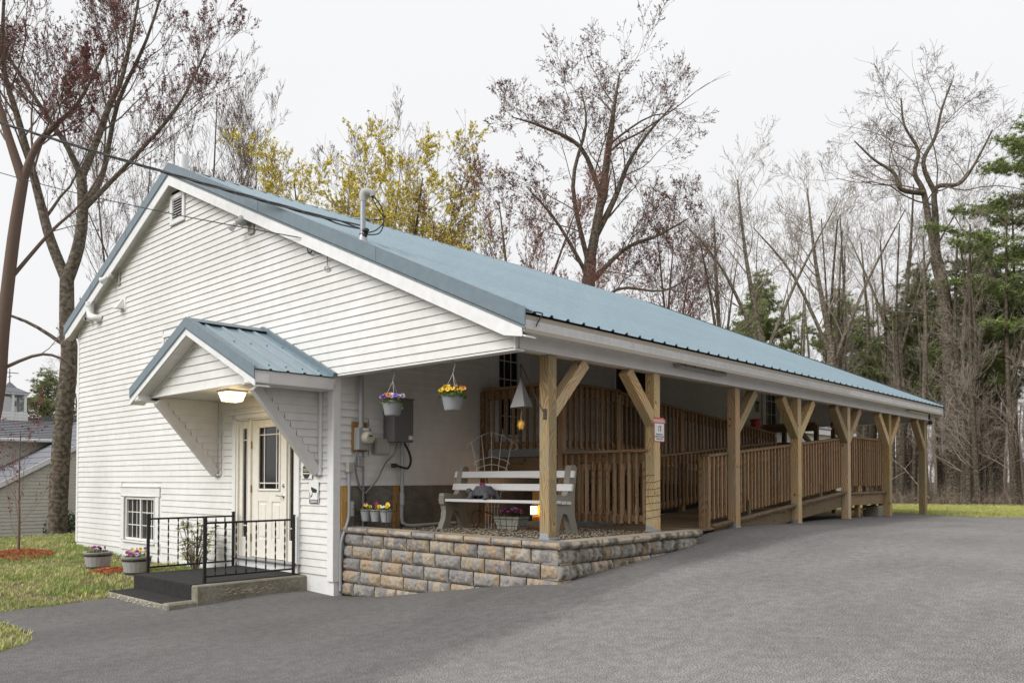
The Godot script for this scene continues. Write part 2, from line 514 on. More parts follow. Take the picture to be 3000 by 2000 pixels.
# ---------------------------------------------------------------- camera, sky, light
func make_view() -> void:
	var cam := Camera3D.new()
	cam.name = "camera"
	add_child(cam)
	cam.position = Vector3(8.9626, 1.6357, 6.2614)
	cam.rotation = Vector3(0.0229, 0.7453, 0.0)
	cam.near = 0.05
	cam.far = 900.0
	var f := 2382.08
	cam.set_frustum(0.05 * 3000.0 * 682.0 / 1024.0 / f, Vector2(0, 0.05 * 349.7 / f), 0.05, 900.0)
	cam.current = true
	var sky_material := ProceduralSkyMaterial.new()
	sky_material.sky_top_color = Color(0.965, 0.968, 0.975)
	sky_material.sky_horizon_color = Color(0.925, 0.925, 0.928)
	sky_material.sky_curve = 0.35
	sky_material.sky_energy_multiplier = 0.775
	sky_material.ground_bottom_color = Color(0.42, 0.41, 0.38)
	sky_material.ground_horizon_color = Color(0.6, 0.6, 0.58)
	sky_material.sun_angle_max = 0.0
	var haze := noise(0.012, 77, 5).get_seamless_image(512, 256)
	haze.convert(Image.FORMAT_RGBA8)
	for hy in 256:
		for hx in 512:
			var hv := haze.get_pixel(hx, hy).r
			haze.set_pixel(hx, hy, Color(0.5, 0.5, 0.52, smoothstep(0.3, 0.75, hv)))
	sky_material.sky_cover = ImageTexture.create_from_image(haze)
	sky_material.sky_cover_modulate = Color(1, 1, 1, 0.09)
	var sky := Sky.new()
	sky.sky_material = sky_material
	var env := Environment.new()
	env.background_mode = Environment.BG_SKY
	env.sky = sky
	env.tonemap_mode = Environment.TONE_MAPPER_LINEAR
	env.tonemap_exposure = 1.85
	env.ambient_light_source = Environment.AMBIENT_SOURCE_SKY
	env.sdfgi_enabled = true
	env.ssao_enabled = true
	env.ssil_enabled = true
	var we := WorldEnvironment.new()
	we.name = "environment"
	we.environment = env
	add_child(we)
	var sun := DirectionalLight3D.new()
	sun.name = "sun"
	add_child(sun)
	sun.look_at_from_position(Vector3(-0.22, 0.9, 1.1) * 20.0, Vector3.ZERO)
	sun.light_energy = 0.5
	sun.light_angular_distance = 40.0
	sun.light_color = Color(1.0, 0.992, 0.98)
	sun.shadow_enabled = true
	sun.sky_mode = DirectionalLight3D.SKY_MODE_LIGHT_ONLY

# ---------------------------------------------------------------- ground
var heights := {}

func gy(x: float, z: float) -> float:
	var k := Vector2i(roundi(x * 100), roundi(z * 100))
	if not heights.has(k):
		heights[k] = ground_y(x, z)
	return heights[k]

# the part of a grid that lies inside a polygon, laid on the ground
func sheet(poly: PackedVector2Array, x0: float, x1: float, z0: float, z1: float, cell: float, lift: float, tone: Callable) -> MB:
	var b := MB.new()
	b.colored = true
	var nx := int(round((x1 - x0) / cell))
	var nz := int(round((z1 - z0) / cell))
	for a in nx:
		for e in nz:
			var p := Vector2(x0 + a * cell, z0 + e * cell)
			var q := PackedVector2Array([p, p + Vector2(cell, 0), p + Vector2(cell, cell), p + Vector2(0, cell)])
			var ins := 0
			for w in q: ins += 1 if Geometry2D.is_point_in_polygon(w, poly) else 0
			var pieces := [q]
			if ins < 4:
				pieces = Geometry2D.intersect_polygons(q, poly)
			for piece in pieces:
				var t := Geometry2D.triangulate_polygon(piece)
				for k in range(0, t.size(), 3):
					var tr := []
					for m in 3:
						var w: Vector2 = piece[t[k + m]]
						tr.append(w)
					var ids := []
					for w in tr:
						var y := gy(w.x, w.y)
						var dx := gy(w.x + 0.2, w.y) - y
						var dz := gy(w.x, w.y + 0.2) - y
						b.col = tone.call(w.x, w.y)
						ids.append(b.vert(Vector3(w.x, y + lift, w.y), Vector3(-dx, 0.2, -dz).normalized()))
					var g: Vector3 = (b.v[ids[1]] - b.v[ids[0]]).cross(b.v[ids[2]] - b.v[ids[0]])
					if g.y > 0: b.i.append_array(PackedInt32Array([ids[0], ids[2], ids[1]]))
					else: b.i.append_array(PackedInt32Array([ids[0], ids[1], ids[2]]))
	return b

var drive_poly := PackedVector2Array([Vector2(-2.15, 3.24), Vector2(-2.22, 2.9), Vector2(-2.18, 2.57), Vector2(-2.24, 2.2), Vector2(-2.22, 1.7), Vector2(-2.0, 1.2), Vector2(-0.8, 0.05), Vector2(0.05, -0.3), Vector2(3.4, -0.6), Vector2(3.4, -3.2), Vector2(2.95, -4.0), Vector2(2.9, -13.6), Vector2(3.7, -13.72), Vector2(4.4, -13.3), Vector2(5.2, -14.1), Vector2(7.0, -14.6), Vector2(12, -16.2), Vector2(30, -17), Vector2(30, 16), Vector2(1.2, 16), Vector2(1.05, 8), Vector2(0.75, 5), Vector2(0.53, 3.96), Vector2(0.31, 3.72), Vector2(0.02, 3.55), Vector2(-0.3, 3.46), Vector2(-0.98, 3.40), Vector2(-1.5, 3.43), Vector2(-3.2, 3.72), Vector2(-5, 4.3), Vector2(-5, 4.1), Vector2(-3.0, 3.55)])

func make_ground() -> void:
	var patch := noise(0.35, 5, 3)
	var straw := noise(0.9, 6, 3)
	var lawn := func(x: float, z: float) -> Color:
		var t := clampf(0.5 + 0.9 * straw.get_noise_2d(x, z), 0.0, 1.0)
		var c := Color(0.26, 0.25, 0.11).lerp(Color(0.52, 0.43, 0.27), t)
		if z < -26.0 or x < -10.0 - 3.0 * patch.get_noise_2d(x, z):
			var f := smoothstep(-29.0, -33.0, z + 2.0 * patch.get_noise_2d(x * 2.0, z * 2.0)) if x > -9 else smoothstep(-11.0, -15.0, x)
			c = c.lerp(Color(0.13, 0.085, 0.05), f)
		return c
	var base := MB.new()
	base.colored = true
	var cell := 0.5
	var x0 := -34.0
	var z0 := -54.0
	var nx := 128
	var nz := 144
	for e in nz + 1:
		for a in nx + 1:
			var x := x0 + a * cell
			var z := z0 + e * cell
			var y := gy(x, z)
			base.col = lawn.call(x, z)
			base.vert(Vector3(x, y - 0.022, z), Vector3(y - gy(x + cell, z), cell, y - gy(x, z + cell)).normalized())
	for e in nz:
		for a in nx:
			var k := e * (nx + 1) + a
			base.i.append_array(PackedInt32Array([k, k + 1, k + nx + 1, k + 1, k + nx + 2, k + nx + 1]))
	# the land around, out to the horizon
	var rim := [Vector2(x0, z0), Vector2(x0 + nx * cell, z0), Vector2(x0 + nx * cell, z0 + nz * cell), Vector2(x0, z0 + nz * cell)]
	for k in 4:
		var p: Vector2 = rim[k]
		var q: Vector2 = rim[(k + 1) % 4]
		for s in 16:
			var pa := p.lerp(q, s / 16.0)
			var pb := p.lerp(q, (s + 1) / 16.0)
			base.paint(Color(0.12, 0.085, 0.05))
			var fa := pa.normalized() * 700.0
			var fb := pb.normalized() * 700.0
			base.quad(Vector3(fa.x, -0.5, fa.y), Vector3(pa.x, gy(pa.x, pa.y) - 0.022, pa.y), Vector3(pb.x, gy(pb.x, pb.y) - 0.022, pb.y), Vector3(fb.x, -0.5, fb.y))
	tag(part("ground", base, mats.earth, self), "mown lawn and woodland floor around the house", "ground", "", "structure")
	# asphalt
	var blot := noise(0.5, 15, 4)
	var streak := noise(0.8, 16, 3)
	# the newer, darker strip laid along the house ends at a ragged joint
	var edge := [Vector2(4.85, 6.0), Vector2(4.6, 3.6), Vector2(4.52, 2.67), Vector2(4.41, 2.09), Vector2(4.51, 1.0), Vector2(4.35, -0.22), Vector2(4.33, -1.4), Vector2(4.49, -2.98), Vector2(4.63, -6.06), Vector2(4.2, -9.86), Vector2(4.04, -11.35), Vector2(3.7, -13.6)]
	var ragged := PackedVector2Array()
	for k in edge.size() - 1:
		for q in 24: ragged.append(edge[k].lerp(edge[k + 1], q / 24.0))
	var rag := noise(1.6, 17, 4)
	var joint := func(z: float) -> float:
		for k in edge.size() - 1:
			if z <= edge[k].y and z >= edge[k + 1].y:
				return lerpf(edge[k].x, edge[k + 1].x, inverse_lerp(edge[k].y, edge[k + 1].y, z))
		return 5.2 if z > 0.0 else 3.5
	var old := func(x: float, z: float) -> Color:
		var t := 1.0 + 0.22 * blot.get_noise_2d(x, z) + 0.12 * streak.get_noise_2d(x * 2.4, z * 0.35)
		var f := smoothstep(-0.16, 0.10, x - joint.call(z) + 0.16 * rag.get_noise_2d(x * 1.5, z))
		return (Color(0.42, 0.404, 0.396).lerp(Color(0.66, 0.636, 0.614), f)) * t
	var drive := sheet(drive_poly, -5.0, 14.0, -17.0, 9.0, 0.2, 0.0, old)
	var far := sheet(drive_poly, 14.0, 30.0, -17.0, 16.0, 1.0, 0.0, old)
	var back := sheet(drive_poly, 0.0, 14.0, 9.0, 16.0, 1.0, 0.0, old)
	for o in [far, back]:
		var k := drive.v.size()
		drive.v.append_array(o.v); drive.n.append_array(o.n); drive.c.append_array(o.c)
		for w in o.i: drive.i.append(w + k)
	tag(part("driveway", drive, mats.asphalt, self), "weathered grey asphalt driveway beside the carport", "driveway", "", "structure")
	# loose stone chips lying on the asphalt, thickest along the joint
	var chips := MB.new()
	chips.colored = true
	for k in 3200:
		var p: Vector2
		if k % 2 == 0:
			p = ragged[rng.randi() % ragged.size()] + Vector2(rng.randfn(0, 0.10), rng.randfn(0, 0.15))
		else:
			p = Vector2(rng.randf_range(0.5, 9.0), rng.randf_range(-5.0, 3.6))
		if not Geometry2D.is_point_in_polygon(p, drive_poly) or (p.x < 3.7 and p.y < 0.1): continue
		chips.col = Color(0.27, 0.25, 0.22) * rng.randf_range(0.5, 1.25)
		var s := rng.randf_range(0.0025, 0.006)
		chips.blob(Vector3(p.x, gy(p.x, p.y) + 0.008 + s * 0.3, p.y), Vector3(s * rng.randf_range(0.8, 1.6), s * 0.6, s), 4, 2)
	tag(part("stone_chips", chips, mats.pebble, self), "pale loose stone chips strewn on the asphalt", "stone chips", "", "stuff")

func grass_tuft(seed_: int, blades: int, tall: float, spread: float) -> ArrayMesh:
	var b := MB.new()
	var r := RandomNumberGenerator.new()
	r.seed = seed_
	for k in blades:
		var a := r.randf() * TAU
		var at := Vector3(cos(a), 0, sin(a)) * r.randf() * spread
		var lean := Vector3(cos(a), 0, sin(a)) * tall * r.randf_range(0.1, 0.9)
		var side := Vector3(-sin(a), 0, cos(a)) * 0.0035
		var h := tall * r.randf_range(0.5, 1.0)
		var mid := at + lean * 0.35 + Vector3(0, h * 0.6, 0)
		var tip := at + lean + Vector3(0, h, 0)
		b.quad(at - side, at + side, mid + side * 0.7, mid - side * 0.7)
		b.tri(mid - side * 0.7, mid + side * 0.7, tip)
	return b.mesh()

func in_lawn(x: float, z: float) -> bool:
	if Geometry2D.is_point_in_polygon(Vector2(x, z), drive_poly): return false
	if x > -9.15 and x < 3.4 and z < 0.02 and z > -14.6: return false
	if x > -2.55 and x < -0.5 and z < 1.75 and z > -0.1: return false
	return true

func make_lawn() -> void:
	var straw := noise(0.9, 6, 3)
	var patch := noise(0.55, 7, 3)
	for kind in 2:
		var mm := MultiMesh.new()
		mm.transform_format = MultiMesh.TRANSFORM_3D
		mm.use_colors = true
		mm.mesh = grass_tuft(31 + kind, 9, 0.075 if kind == 0 else 0.055, 0.05)
		var at := []
		var cs := []
		for k in 60000:
			var x: float
			var z: float
			if kind == 0:
				x = -14.0 + 15.2 * rng.randf()
				z = -3.0 + 11.0 * rng.randf()
				if x < -9.2 and rng.randf() < 0.3: continue
			else:
				x = rng.randf_range(-5.0, 10.0)
				z = -13.3 - 17.5 * pow(rng.randf(), 1.2)
				if x < 3.0 and z > -15.0: continue
			if not in_lawn(x, z): continue
			var dry := clampf(0.5 + 0.95 * straw.get_noise_2d(x, z), 0.0, 1.0)
			if rng.randf() < dry * 0.55: continue
			var b := Basis(Vector3.UP, rng.randf() * TAU).scaled(Vector3.ONE * rng.randf_range(0.55, 1.25) * (1.0 + 0.5 * patch.get_noise_2d(x, z)))
			at.append(Transform3D(b, Vector3(x, gy(snappedf(x, 0.1), snappedf(z, 0.1)) - 0.025, z)))
			var g := Color(0.25, 0.35, 0.075).lerp(Color(0.62, 0.55, 0.26), clampf(dry * 0.9 + rng.randfn(0, 0.18), 0.0, 1.0))
			if kind == 1: g = g.lerp(Color(0.55, 0.55, 0.14), 0.5)
			cs.append(g * rng.randf_range(0.75, 1.2))
		mm.instance_count = at.size()
		for k in at.size():
			mm.set_instance_transform(k, at[k])
			mm.set_instance_color(k, cs[k])
		var o := MultiMeshInstance3D.new()
		o.name = numbered("grass")
		o.multimesh = mm
		o.material_override = mats.leaf
		add_child(o)
		tag(o, ["patchy green and straw grass in front of the white gable", "mown yellow-green grass between the asphalt and the woods"][kind], "grass", "", "stuff")

# ---------------------------------------------------------------- the house
const AX := -4.58      # ridge
const SLOPE := 0.4475
const LEFT := -9.06
const PORCH := 3.25
const BACK := -14.4

func roof_y(x: float, top := 6.953) -> float:
	return top - SLOPE * absf(x - AX)

func wall_top(x: float) -> float:
	return 6.71 - SLOPE * absf(x - AX)

# courses of lapped siding; plane(u, y, out) gives the place on the wall, lo(y) and hi(y) the ends, holes are [u0, y0, u1, y1]
func siding(parent: Node3D, material: Material, y0: float, y1: float, step: float, plane: Callable, lo: Callable, hi: Callable, holes: Array, proud := 0.016) -> void:
	var y := y0
	while y < y1 - 0.01:
		var t := minf(y + step, y1)
		var spans := [[maxf(lo.call(y), lo.call(y)), hi.call(y)]]
		for h in holes:
			if h[3] <= y + 0.012 or h[1] >= t - 0.012: continue
			var next := []
			for s in spans:
				if h[2] <= s[0] or h[0] >= s[1]: next.append(s); continue
				if h[0] > s[0] + 0.02: next.append([s[0], h[0]])
				if h[2] < s[1] - 0.02: next.append([h[2], s[1]])
			spans = next
		for s in spans:
			var cuts := [s[0]]
			var u: float = s[0] + rng.randf_range(1.4, 3.7)
			while u < s[1] - 0.5:
				cuts.append(u)
				u += rng.randf_range(2.6, 3.8)
			cuts.append(s[1])
			for k in cuts.size() - 1:
				var a: float = cuts[k]
				var e: float = cuts[k + 1]
				var lap := proud + (0.0015 if k % 2 == 0 else 0.0)
				if k > 0: a -= 0.015
				var a2 := maxf(a, lo.call(t))
				var e2 := minf(e, hi.call(t))
				if e2 < a2: e2 = a2 + 0.001
				var b := MB.new()
				var q := []
				for w in [[a, y, 0.0], [e, y, 0.0], [e, y, lap], [a, y, lap], [a2, t, 0.0], [e2, t, 0.0], [e2, t, 0.0015], [a2, t, 0.0015]]:
					q.append(plane.call(w[0], w[1], w[2]))
				# bottom ring 0,1,2,3 back-left, back-right, front-right, front-left
				b.hexa([q[3], q[2], q[1], q[0], q[7], q[6], q[5], q[4]])
				if k == 0: b.tri(q[0], q[3], q[4])
				part("siding_board", b, material, parent)
		y += step

func make_house() -> Node3D:
	var house := thing("house", "white gabled house with blue metal roof and a timber carport on its side", "house", Vector3.ZERO)
	# --- core walls behind the siding
	var front := hub("front_wall", house)
	var door := [-2.60, 0.345, -0.765, 2.615]
	var win := [-6.63, 0.52, -5.33, 1.33]
	var small := [-5.04, 3.30, -4.15, 4.10]
	var core := MB.new()
	var xs := [LEFT, win[0], win[2], small[0], small[2], door[0], door[2], 0.0]
	xs.sort()
	var holes := [door, win, small]
	for k in xs.size() - 1:
		var a: float = xs[k]
		var e: float = xs[k + 1]
		var mid := (a + e) * 0.5
		var y := 0.0
		var cuts := []
		for h in holes:
			if mid > h[0] and mid < h[2]: cuts.append([h[1], h[3]])
		cuts.sort()
		for cut in cuts:
			core.box(Vector3(mid, (y + cut[0]) * 0.5, -0.075), Vector3(e - a, cut[0] - y, 0.14))
			y = cut[1]
		core.slab(PackedVector2Array([Vector2(a, y), Vector2(e, y), Vector2(e, wall_top(e)), Vector2(a, wall_top(a))]), -0.145, -0.005)
	core.slab(PackedVector2Array([Vector2(0.0, 3.03), Vector2(PORCH - 0.02, 3.03), Vector2(PORCH - 0.02, wall_top(PORCH - 0.02)), Vector2(0.0, wall_top(0.0))]), -0.145, -0.005)
	part("sheathing", core, mats.trim, front)
	# house shell out of sight: left, right, rear walls, floor
	var shell := MB.new()
	shell.box(Vector3(LEFT + 0.07, 2.35, BACK * 0.5), Vector3(0.14, 4.7, -BACK - 0.3))
	shell.box(Vector3((LEFT - 0.02) * 0.5, 0.1, BACK * 0.5), Vector3(-LEFT - 0.3, 0.1, -BACK - 0.3))
	shell.slab(PackedVector2Array([Vector2(LEFT, 0.0), Vector2(0.0, 0.0), Vector2(0.0, 3.03), Vector2(PORCH, 3.03), Vector2(PORCH, wall_top(PORCH)), Vector2(AX, 6.71), Vector2(LEFT, wall_top(LEFT))]), BACK, BACK + 0.14)
	# party wall between rooms and carport, with openings for a window and two doors
	var sy := [[-2.95, -3.84, 2.3, 3.95], [-6.28, -7.42, 1.80, 3.96], [-12.42, -13.42, 2.86, 3.98]]
	var z := 0.0
	for o in sy:
		shell.box(Vector3(-0.075, 2.45, (z + o[0]) * 0.5 - (0.15 if z == 0.0 else 0.0) * 0.5), Vector3(0.14, 4.3, absf(o[0] - z) - (0.15 if z == 0.0 else 0.0)))
		shell.box(Vector3(-0.075, (0.3 + o[2]) * 0.5, (o[0] + o[1]) * 0.5), Vector3(0.14, o[2] - 0.3, absf(o[1] - o[0])))
		shell.box(Vector3(-0.075, (o[3] + 4.6) * 0.5, (o[0] + o[1]) * 0.5), Vector3(0.14, 4.6 - o[3], absf(o[1] - o[0])))
		z = o[1]
	shell.box(Vector3(-0.075, 2.45, (z + BACK + 0.14) * 0.5), Vector3(0.14, 4.3, absf(BACK + 0.14 - z)))
	part("inner_wall", shell, mats.soffit, house)
	# --- front siding
	var wall := func(u: float, y: float, o: float) -> Vector3: return Vector3(u, y, o)
	var lo := func(y: float) -> float: return maxf(LEFT + 0.09, AX - (6.71 - y) / SLOPE)
	var hi := func(y: float) -> float:
		return minf(-0.12 if y < 2.99 else PORCH - 0.035, AX + (6.71 - y) / SLOPE)
	var side_holes := [[-2.60, 0.2, -0.765, 2.63], [-6.79, 0.32, -5.10, 1.515], [-5.10, 3.2, -4.1, 4.17], [-4.81, 5.99, -4.27, 6.505], [-3.0, 1.69, -2.92, 2.84], [-0.30, 1.69, -0.24, 2.84]]
	siding(front, mats.siding, 0.372, 6.70, 0.1018, wall, lo, hi, side_holes)
	# corner boards and the trims of the gable end
	var cb := hub("corner_board", house)
	cb.name = "corner_trim"
	block("corner_board", Vector3(-0.06, 1.648, 0.012), Vector3(0.115, 2.70, 0.02), mats.trim, cb, 0.003)
	block("corner_board", Vector3(0.0075, 1.648, -0.036), Vector3(0.02, 2.70, 0.114), mats.trim, cb, 0.003)
	block("corner_board", Vector3(LEFT + 0.045, 2.53, 0.010), Vector3(0.09, 4.34, 0.02), mats.trim, cb, 0.003)
	block("corner_board", Vector3(LEFT - 0.006, 2.53, -0.045), Vector3(0.02, 4.34, 0.09), mats.trim, cb, 0.003)
	block("corner_board", Vector3(PORCH - 0.017, 3.105, 0.008), Vector3(0.034, 0.195, 0.018), mats.trim, cb, 0.003)
	block("bottom_trim", Vector3(1.62, 3.0, -0.06), Vector3(3.25, 0.024, 0.14), mats.trim, cb, 0.003)
	# side siding of the left wall (outside the frame to the left) as long courses
	var lw := hub("left_wall", house)
	siding(lw, mats.siding, 0.372, 4.6, 0.1018, func(u: float, y: float, o: float) -> Vector3: return Vector3(LEFT - o, y, -u), func(_y: float) -> float: return 0.09, func(_y: float) -> float: return -BACK, [])
	# --- carport side of the house
	var sw := hub("side_wall", house)
	var sh := [[2.90, 2.2, 3.87, 4.03], [6.22, 1.75, 7.47, 4.02], [12.38, 2.80, 13.48, 4.05], [0.28, 2.02, 0.56, 2.42]]
	siding(sw, mats.siding, 1.556, 4.6, 0.1018, func(u: float, y: float, o: float) -> Vector3: return Vector3(o, y, -u), func(_y: float) -> float: return 0.093, func(_y: float) -> float: return -BACK - 0.15, sh)
	# foundations
	var fn := hub("foundation", house)
	var fb := MB.new()
	fb.box(Vector3(-4.53, 0.12, -0.11), Vector3(9.02, 0.5, 0.16))
	part("foundation_wall", fb, mats.foundation, fn)
	var course := 0
	for y in [1.0, 1.2, 1.4]:
		var u := -0.33 if course % 2 == 0 else -0.53
		while u > -14.0:
			block("concrete_block", Vector3(-0.022, y + 0.05, u), Vector3(0.07, 0.198, 0.398), mats.block_wall, fn, 0.003)
			u -= 0.4
		course += 1
	block("stud", Vector3(0.005, 1.26, -0.155), Vector3(0.05, 0.58, 0.1), mats.stud_wood[0], fn)
	block("stud", Vector3(0.02, 1.26, -1.02), Vector3(0.06, 0.58, 0.11), mats.stud_wood[1], fn)
	block("stud", Vector3(0.02, 1.26, -2.25), Vector3(0.06, 0.58, 0.11), mats.stud_wood[1], fn)
	make_roof(house)
	make_openings(house)
	make_portico(house)
	make_carport(house)
	return house

func make_roof(house: Node3D) -> void:
	var roof := hub("roof", house)
	# ribbed steel panels
	var rib := 0.2745
	var z0 := 0.172
	var z1 := -14.58
	var n := int(round((z0 - z1) / (rib * 3.0)))
	rib = (z0 - z1) / (n * 3.0)
	for side in [1.0, -1.0]:
		var far := 3.525 if side > 0 else -9.40
		var up := Vector3(side * SLOPE, 1, 0).normalized()
		var ridge := Vector3(AX, 6.953, 0)
		var eave := Vector3(far, roof_y(far), 0)
		var b := MB.new()
		var pr := []
		for k in 3:
			var s := -rib * k
			pr.append_array([[s, 0.0], [s - rib * 0.5 + 0.034, 0.0], [s - rib * 0.5 + 0.014, 0.026], [s - rib * 0.5 - 0.014, 0.026], [s - rib * 0.5 - 0.034, 0.0]])
			for mm in [0.30, 0.62, 0.80]:
				pass
		pr.append([-rib * 3.0, 0.0])
		for k in pr.size() - 1:
			var a = up * pr[k][1] + Vector3(0, 0, pr[k][0])
			var e = up * pr[k + 1][1] + Vector3(0, 0, pr[k + 1][0])
			if side > 0: b.quad(eave + a, eave + e, ridge + e, ridge + a)
			else: b.quad(eave + e, eave + a, ridge + a, ridge + e)
		var m := b.mesh()
		for k in n:
			part("roof_panel", m, mats.steel_roof, roof, Transform3D(Basis.IDENTITY, Vector3(0, 0, z0 - k * rib * 3.0)))
		# deck under the steel, so that no light comes through
		var d := MB.new()
		d.hexa([Vector3(AX, 6.76, z0 - 0.02), Vector3(far - side * 0.03, roof_y(far, 6.76), z0 - 0.02), Vector3(far - side * 0.03, roof_y(far, 6.76), z1 + 0.02), Vector3(AX, 6.76, z1 + 0.02), Vector3(AX, 6.935, z0 - 0.02), Vector3(far - side * 0.03, roof_y(far, 6.935), z0 - 0.02), Vector3(far - side * 0.03, roof_y(far, 6.935), z1 + 0.02), Vector3(AX, 6.935, z1 + 0.02)])
		part("roof_deck", d, mats.plywood, roof)
		if side > 0: bar("added_bounce_ceiling", Vector3(0.02, roof_y(0.02, 6.735), -12.0), Vector3(3.2, roof_y(3.2, 6.735), -12.0), 4.9, 0.02, mats.soffit, roof, Vector3.UP)  # added white sheet, bounces light onto the far end of the carport wall
		# rake: blue drip trim, shadow gap, white board
		for end in [[z0 + 0.008, 1.0], [z1 - 0.008, -1.0]]:
			var zz: float = end[0]
			for bd in [["rake_trim", 0.045, -0.135, 0.0, mats.steel_trim], ["rake_trim", -0.150, -0.172, -0.006, mats.steel_trim], ["rake_board", -0.172, -0.335, -0.012, mats.trim]]:
				var q := MB.new()
				var za: float = zz + end[1] * (bd[3] - 0.014)
				var zb: float = zz + end[1] * bd[3]
				var fx = far + (0.0 if bd[0] == "rake_trim" else -side * 0.05)
				var lowered := roof_y(fx, 6.953 + bd[2])
				if bd[0] == "rake_board": lowered = maxf(lowered, roof_y(far, 6.953 - 0.24))
				var p := [Vector2(AX, 6.953 + bd[1]), Vector2(AX, 6.953 + bd[2])]
				if bd[0] == "rake_board":
					var cut = far - side * 0.30
					p.append(Vector2(cut, roof_y(cut, 6.953 + bd[2])))
				p.append_array([Vector2(fx, lowered), Vector2(fx, roof_y(fx, 6.953 + bd[1]))])
				q.slab(PackedVector2Array(p), minf(za, zb), maxf(za, zb))
				part(bd[0], q, bd[4], roof)
			# lap joint and the fold on top of the trim
			var top := MB.new()
			var t0 := Vector3(AX, 6.953 + 0.047, zz)
			var t1 := Vector3(far, roof_y(far, 6.953 + 0.047), zz)
			var back := Vector3(0, 0, -end[1] * 0.11)
			top.quad(t1, t1 + back, t0 + back, t0)
			part("rake_cap", top, mats.steel_trim, roof)
			for fr in [0.36, 0.70]:
				var jp := t0.lerp(t1, fr)
				bar("trim_joint", jp + Vector3(0, 0.002, 0.002 * end[1]), jp + Vector3(0, -0.185, 0.002 * end[1]), 0.02, 0.004, mats.steel_trim, roof)
			# soffit boards under the overhang
			var s0 := 0
			var len := absf(far - AX)
			var cnt := int(len / 0.14)
			for k in cnt:
				var xa = AX + side * (len * k / cnt)
				var xb = AX + side * (len * (k + 1) / cnt - 0.004)
				var so := MB.new()
				var zi := 0.0 if end[1] > 0 else BACK
				var pa := Vector3(xa, roof_y(xa, 6.70), zi)
				var pb := Vector3(xb, roof_y(xb, 6.70), zi)
				var out := Vector3(0, 0, zz - end[1] * 0.02 - zi)
				var th := Vector3(0, 0.012, 0)
				if xa < PORCH + 0.2: so.hexa([pa + out, pb + out, pb, pa, pa + out + th, pb + out + th, pb + th, pa + th])
				if so.v.size() and end[1] > 0: part("soffit_board", so, mats.soffit, roof)
			# trim where the soffit meets the wall
			if end[1] > 0:
				bar("frieze", Vector3(AX, 6.685, 0.012), Vector3(far - side * (0.33 if side < 0 else 0.29), wall_top(far - side * (0.33 if side < 0 else 0.29)) - 0.025, 0.012), 0.03, 0.016, mats.trim, roof)
		# eave fascia, its crown, and the soffit behind
		var fx2 = far - side * 0.045
		var yb := roof_y(far) - 0.155
		block("fascia", Vector3(fx2, yb + 0.045, (z0 + z1) * 0.5), Vector3(0.03, 0.095, z0 - z1 - 0.06), mats.trim, roof, 0.003)
		block("fascia", Vector3(fx2 - side * 0.012, yb + 0.118, (z0 + z1) * 0.5), Vector3(0.022, 0.048, z0 - z1 - 0.06), mats.trim, roof, 0.003)
		block("eave_soffit", Vector3(fx2 - side * 0.15, yb + 0.008, (z1 - 0.0) * 0.5), Vector3(0.27, 0.012, -z1 - 0.08), mats.soffit, roof, 0.002)
	# ridge cap in two folds with screws
	var rc := MB.new()
	for side in [1.0, -1.0]:
		var o := Vector3(side * 0.17, -0.17 * SLOPE, 0)
		var up := Vector3(0, 0.024, 0)
		var a := Vector3(AX, 6.953, z0 + 0.01) + up
		var e := Vector3(AX, 6.953, z1 - 0.01) + up
		if side > 0: rc.quad(a + o, e + o, e, a)
		else: rc.quad(e + o, a + o, a, e)
	part("ridge_cap", rc, mats.steel_trim, roof)
	var sc := MB.new()
	var s := z0 - rib * 0.5
	while s > z1:
		for k in 9:
			var x := AX + 0.4 + k * 0.93
			sc.box(Vector3(x, roof_y(x) + 0.006, s - rib * 0.28), Vector3(0.012, 0.014, 0.012), Basis(Vector3(0, 0, 1), -atan(SLOPE)))
		s -= rib * (2.0 if s > -6 else 3.0)
	tag(part("roof_screws", sc, mats.screw, roof), "", "", "", "stuff")
	# dark closure at the open end of the eave beside the rake
	rods("wire_clip", [smooth([Vector3(3.53, 3.345, 0.03), Vector3(3.545, 3.34, -0.07), Vector3(3.53, 3.29, -0.05), Vector3(3.515, 3.23, -0.02), Vector3(3.515, 3.205, -0.01)])], 0.007, mats.cable, roof)

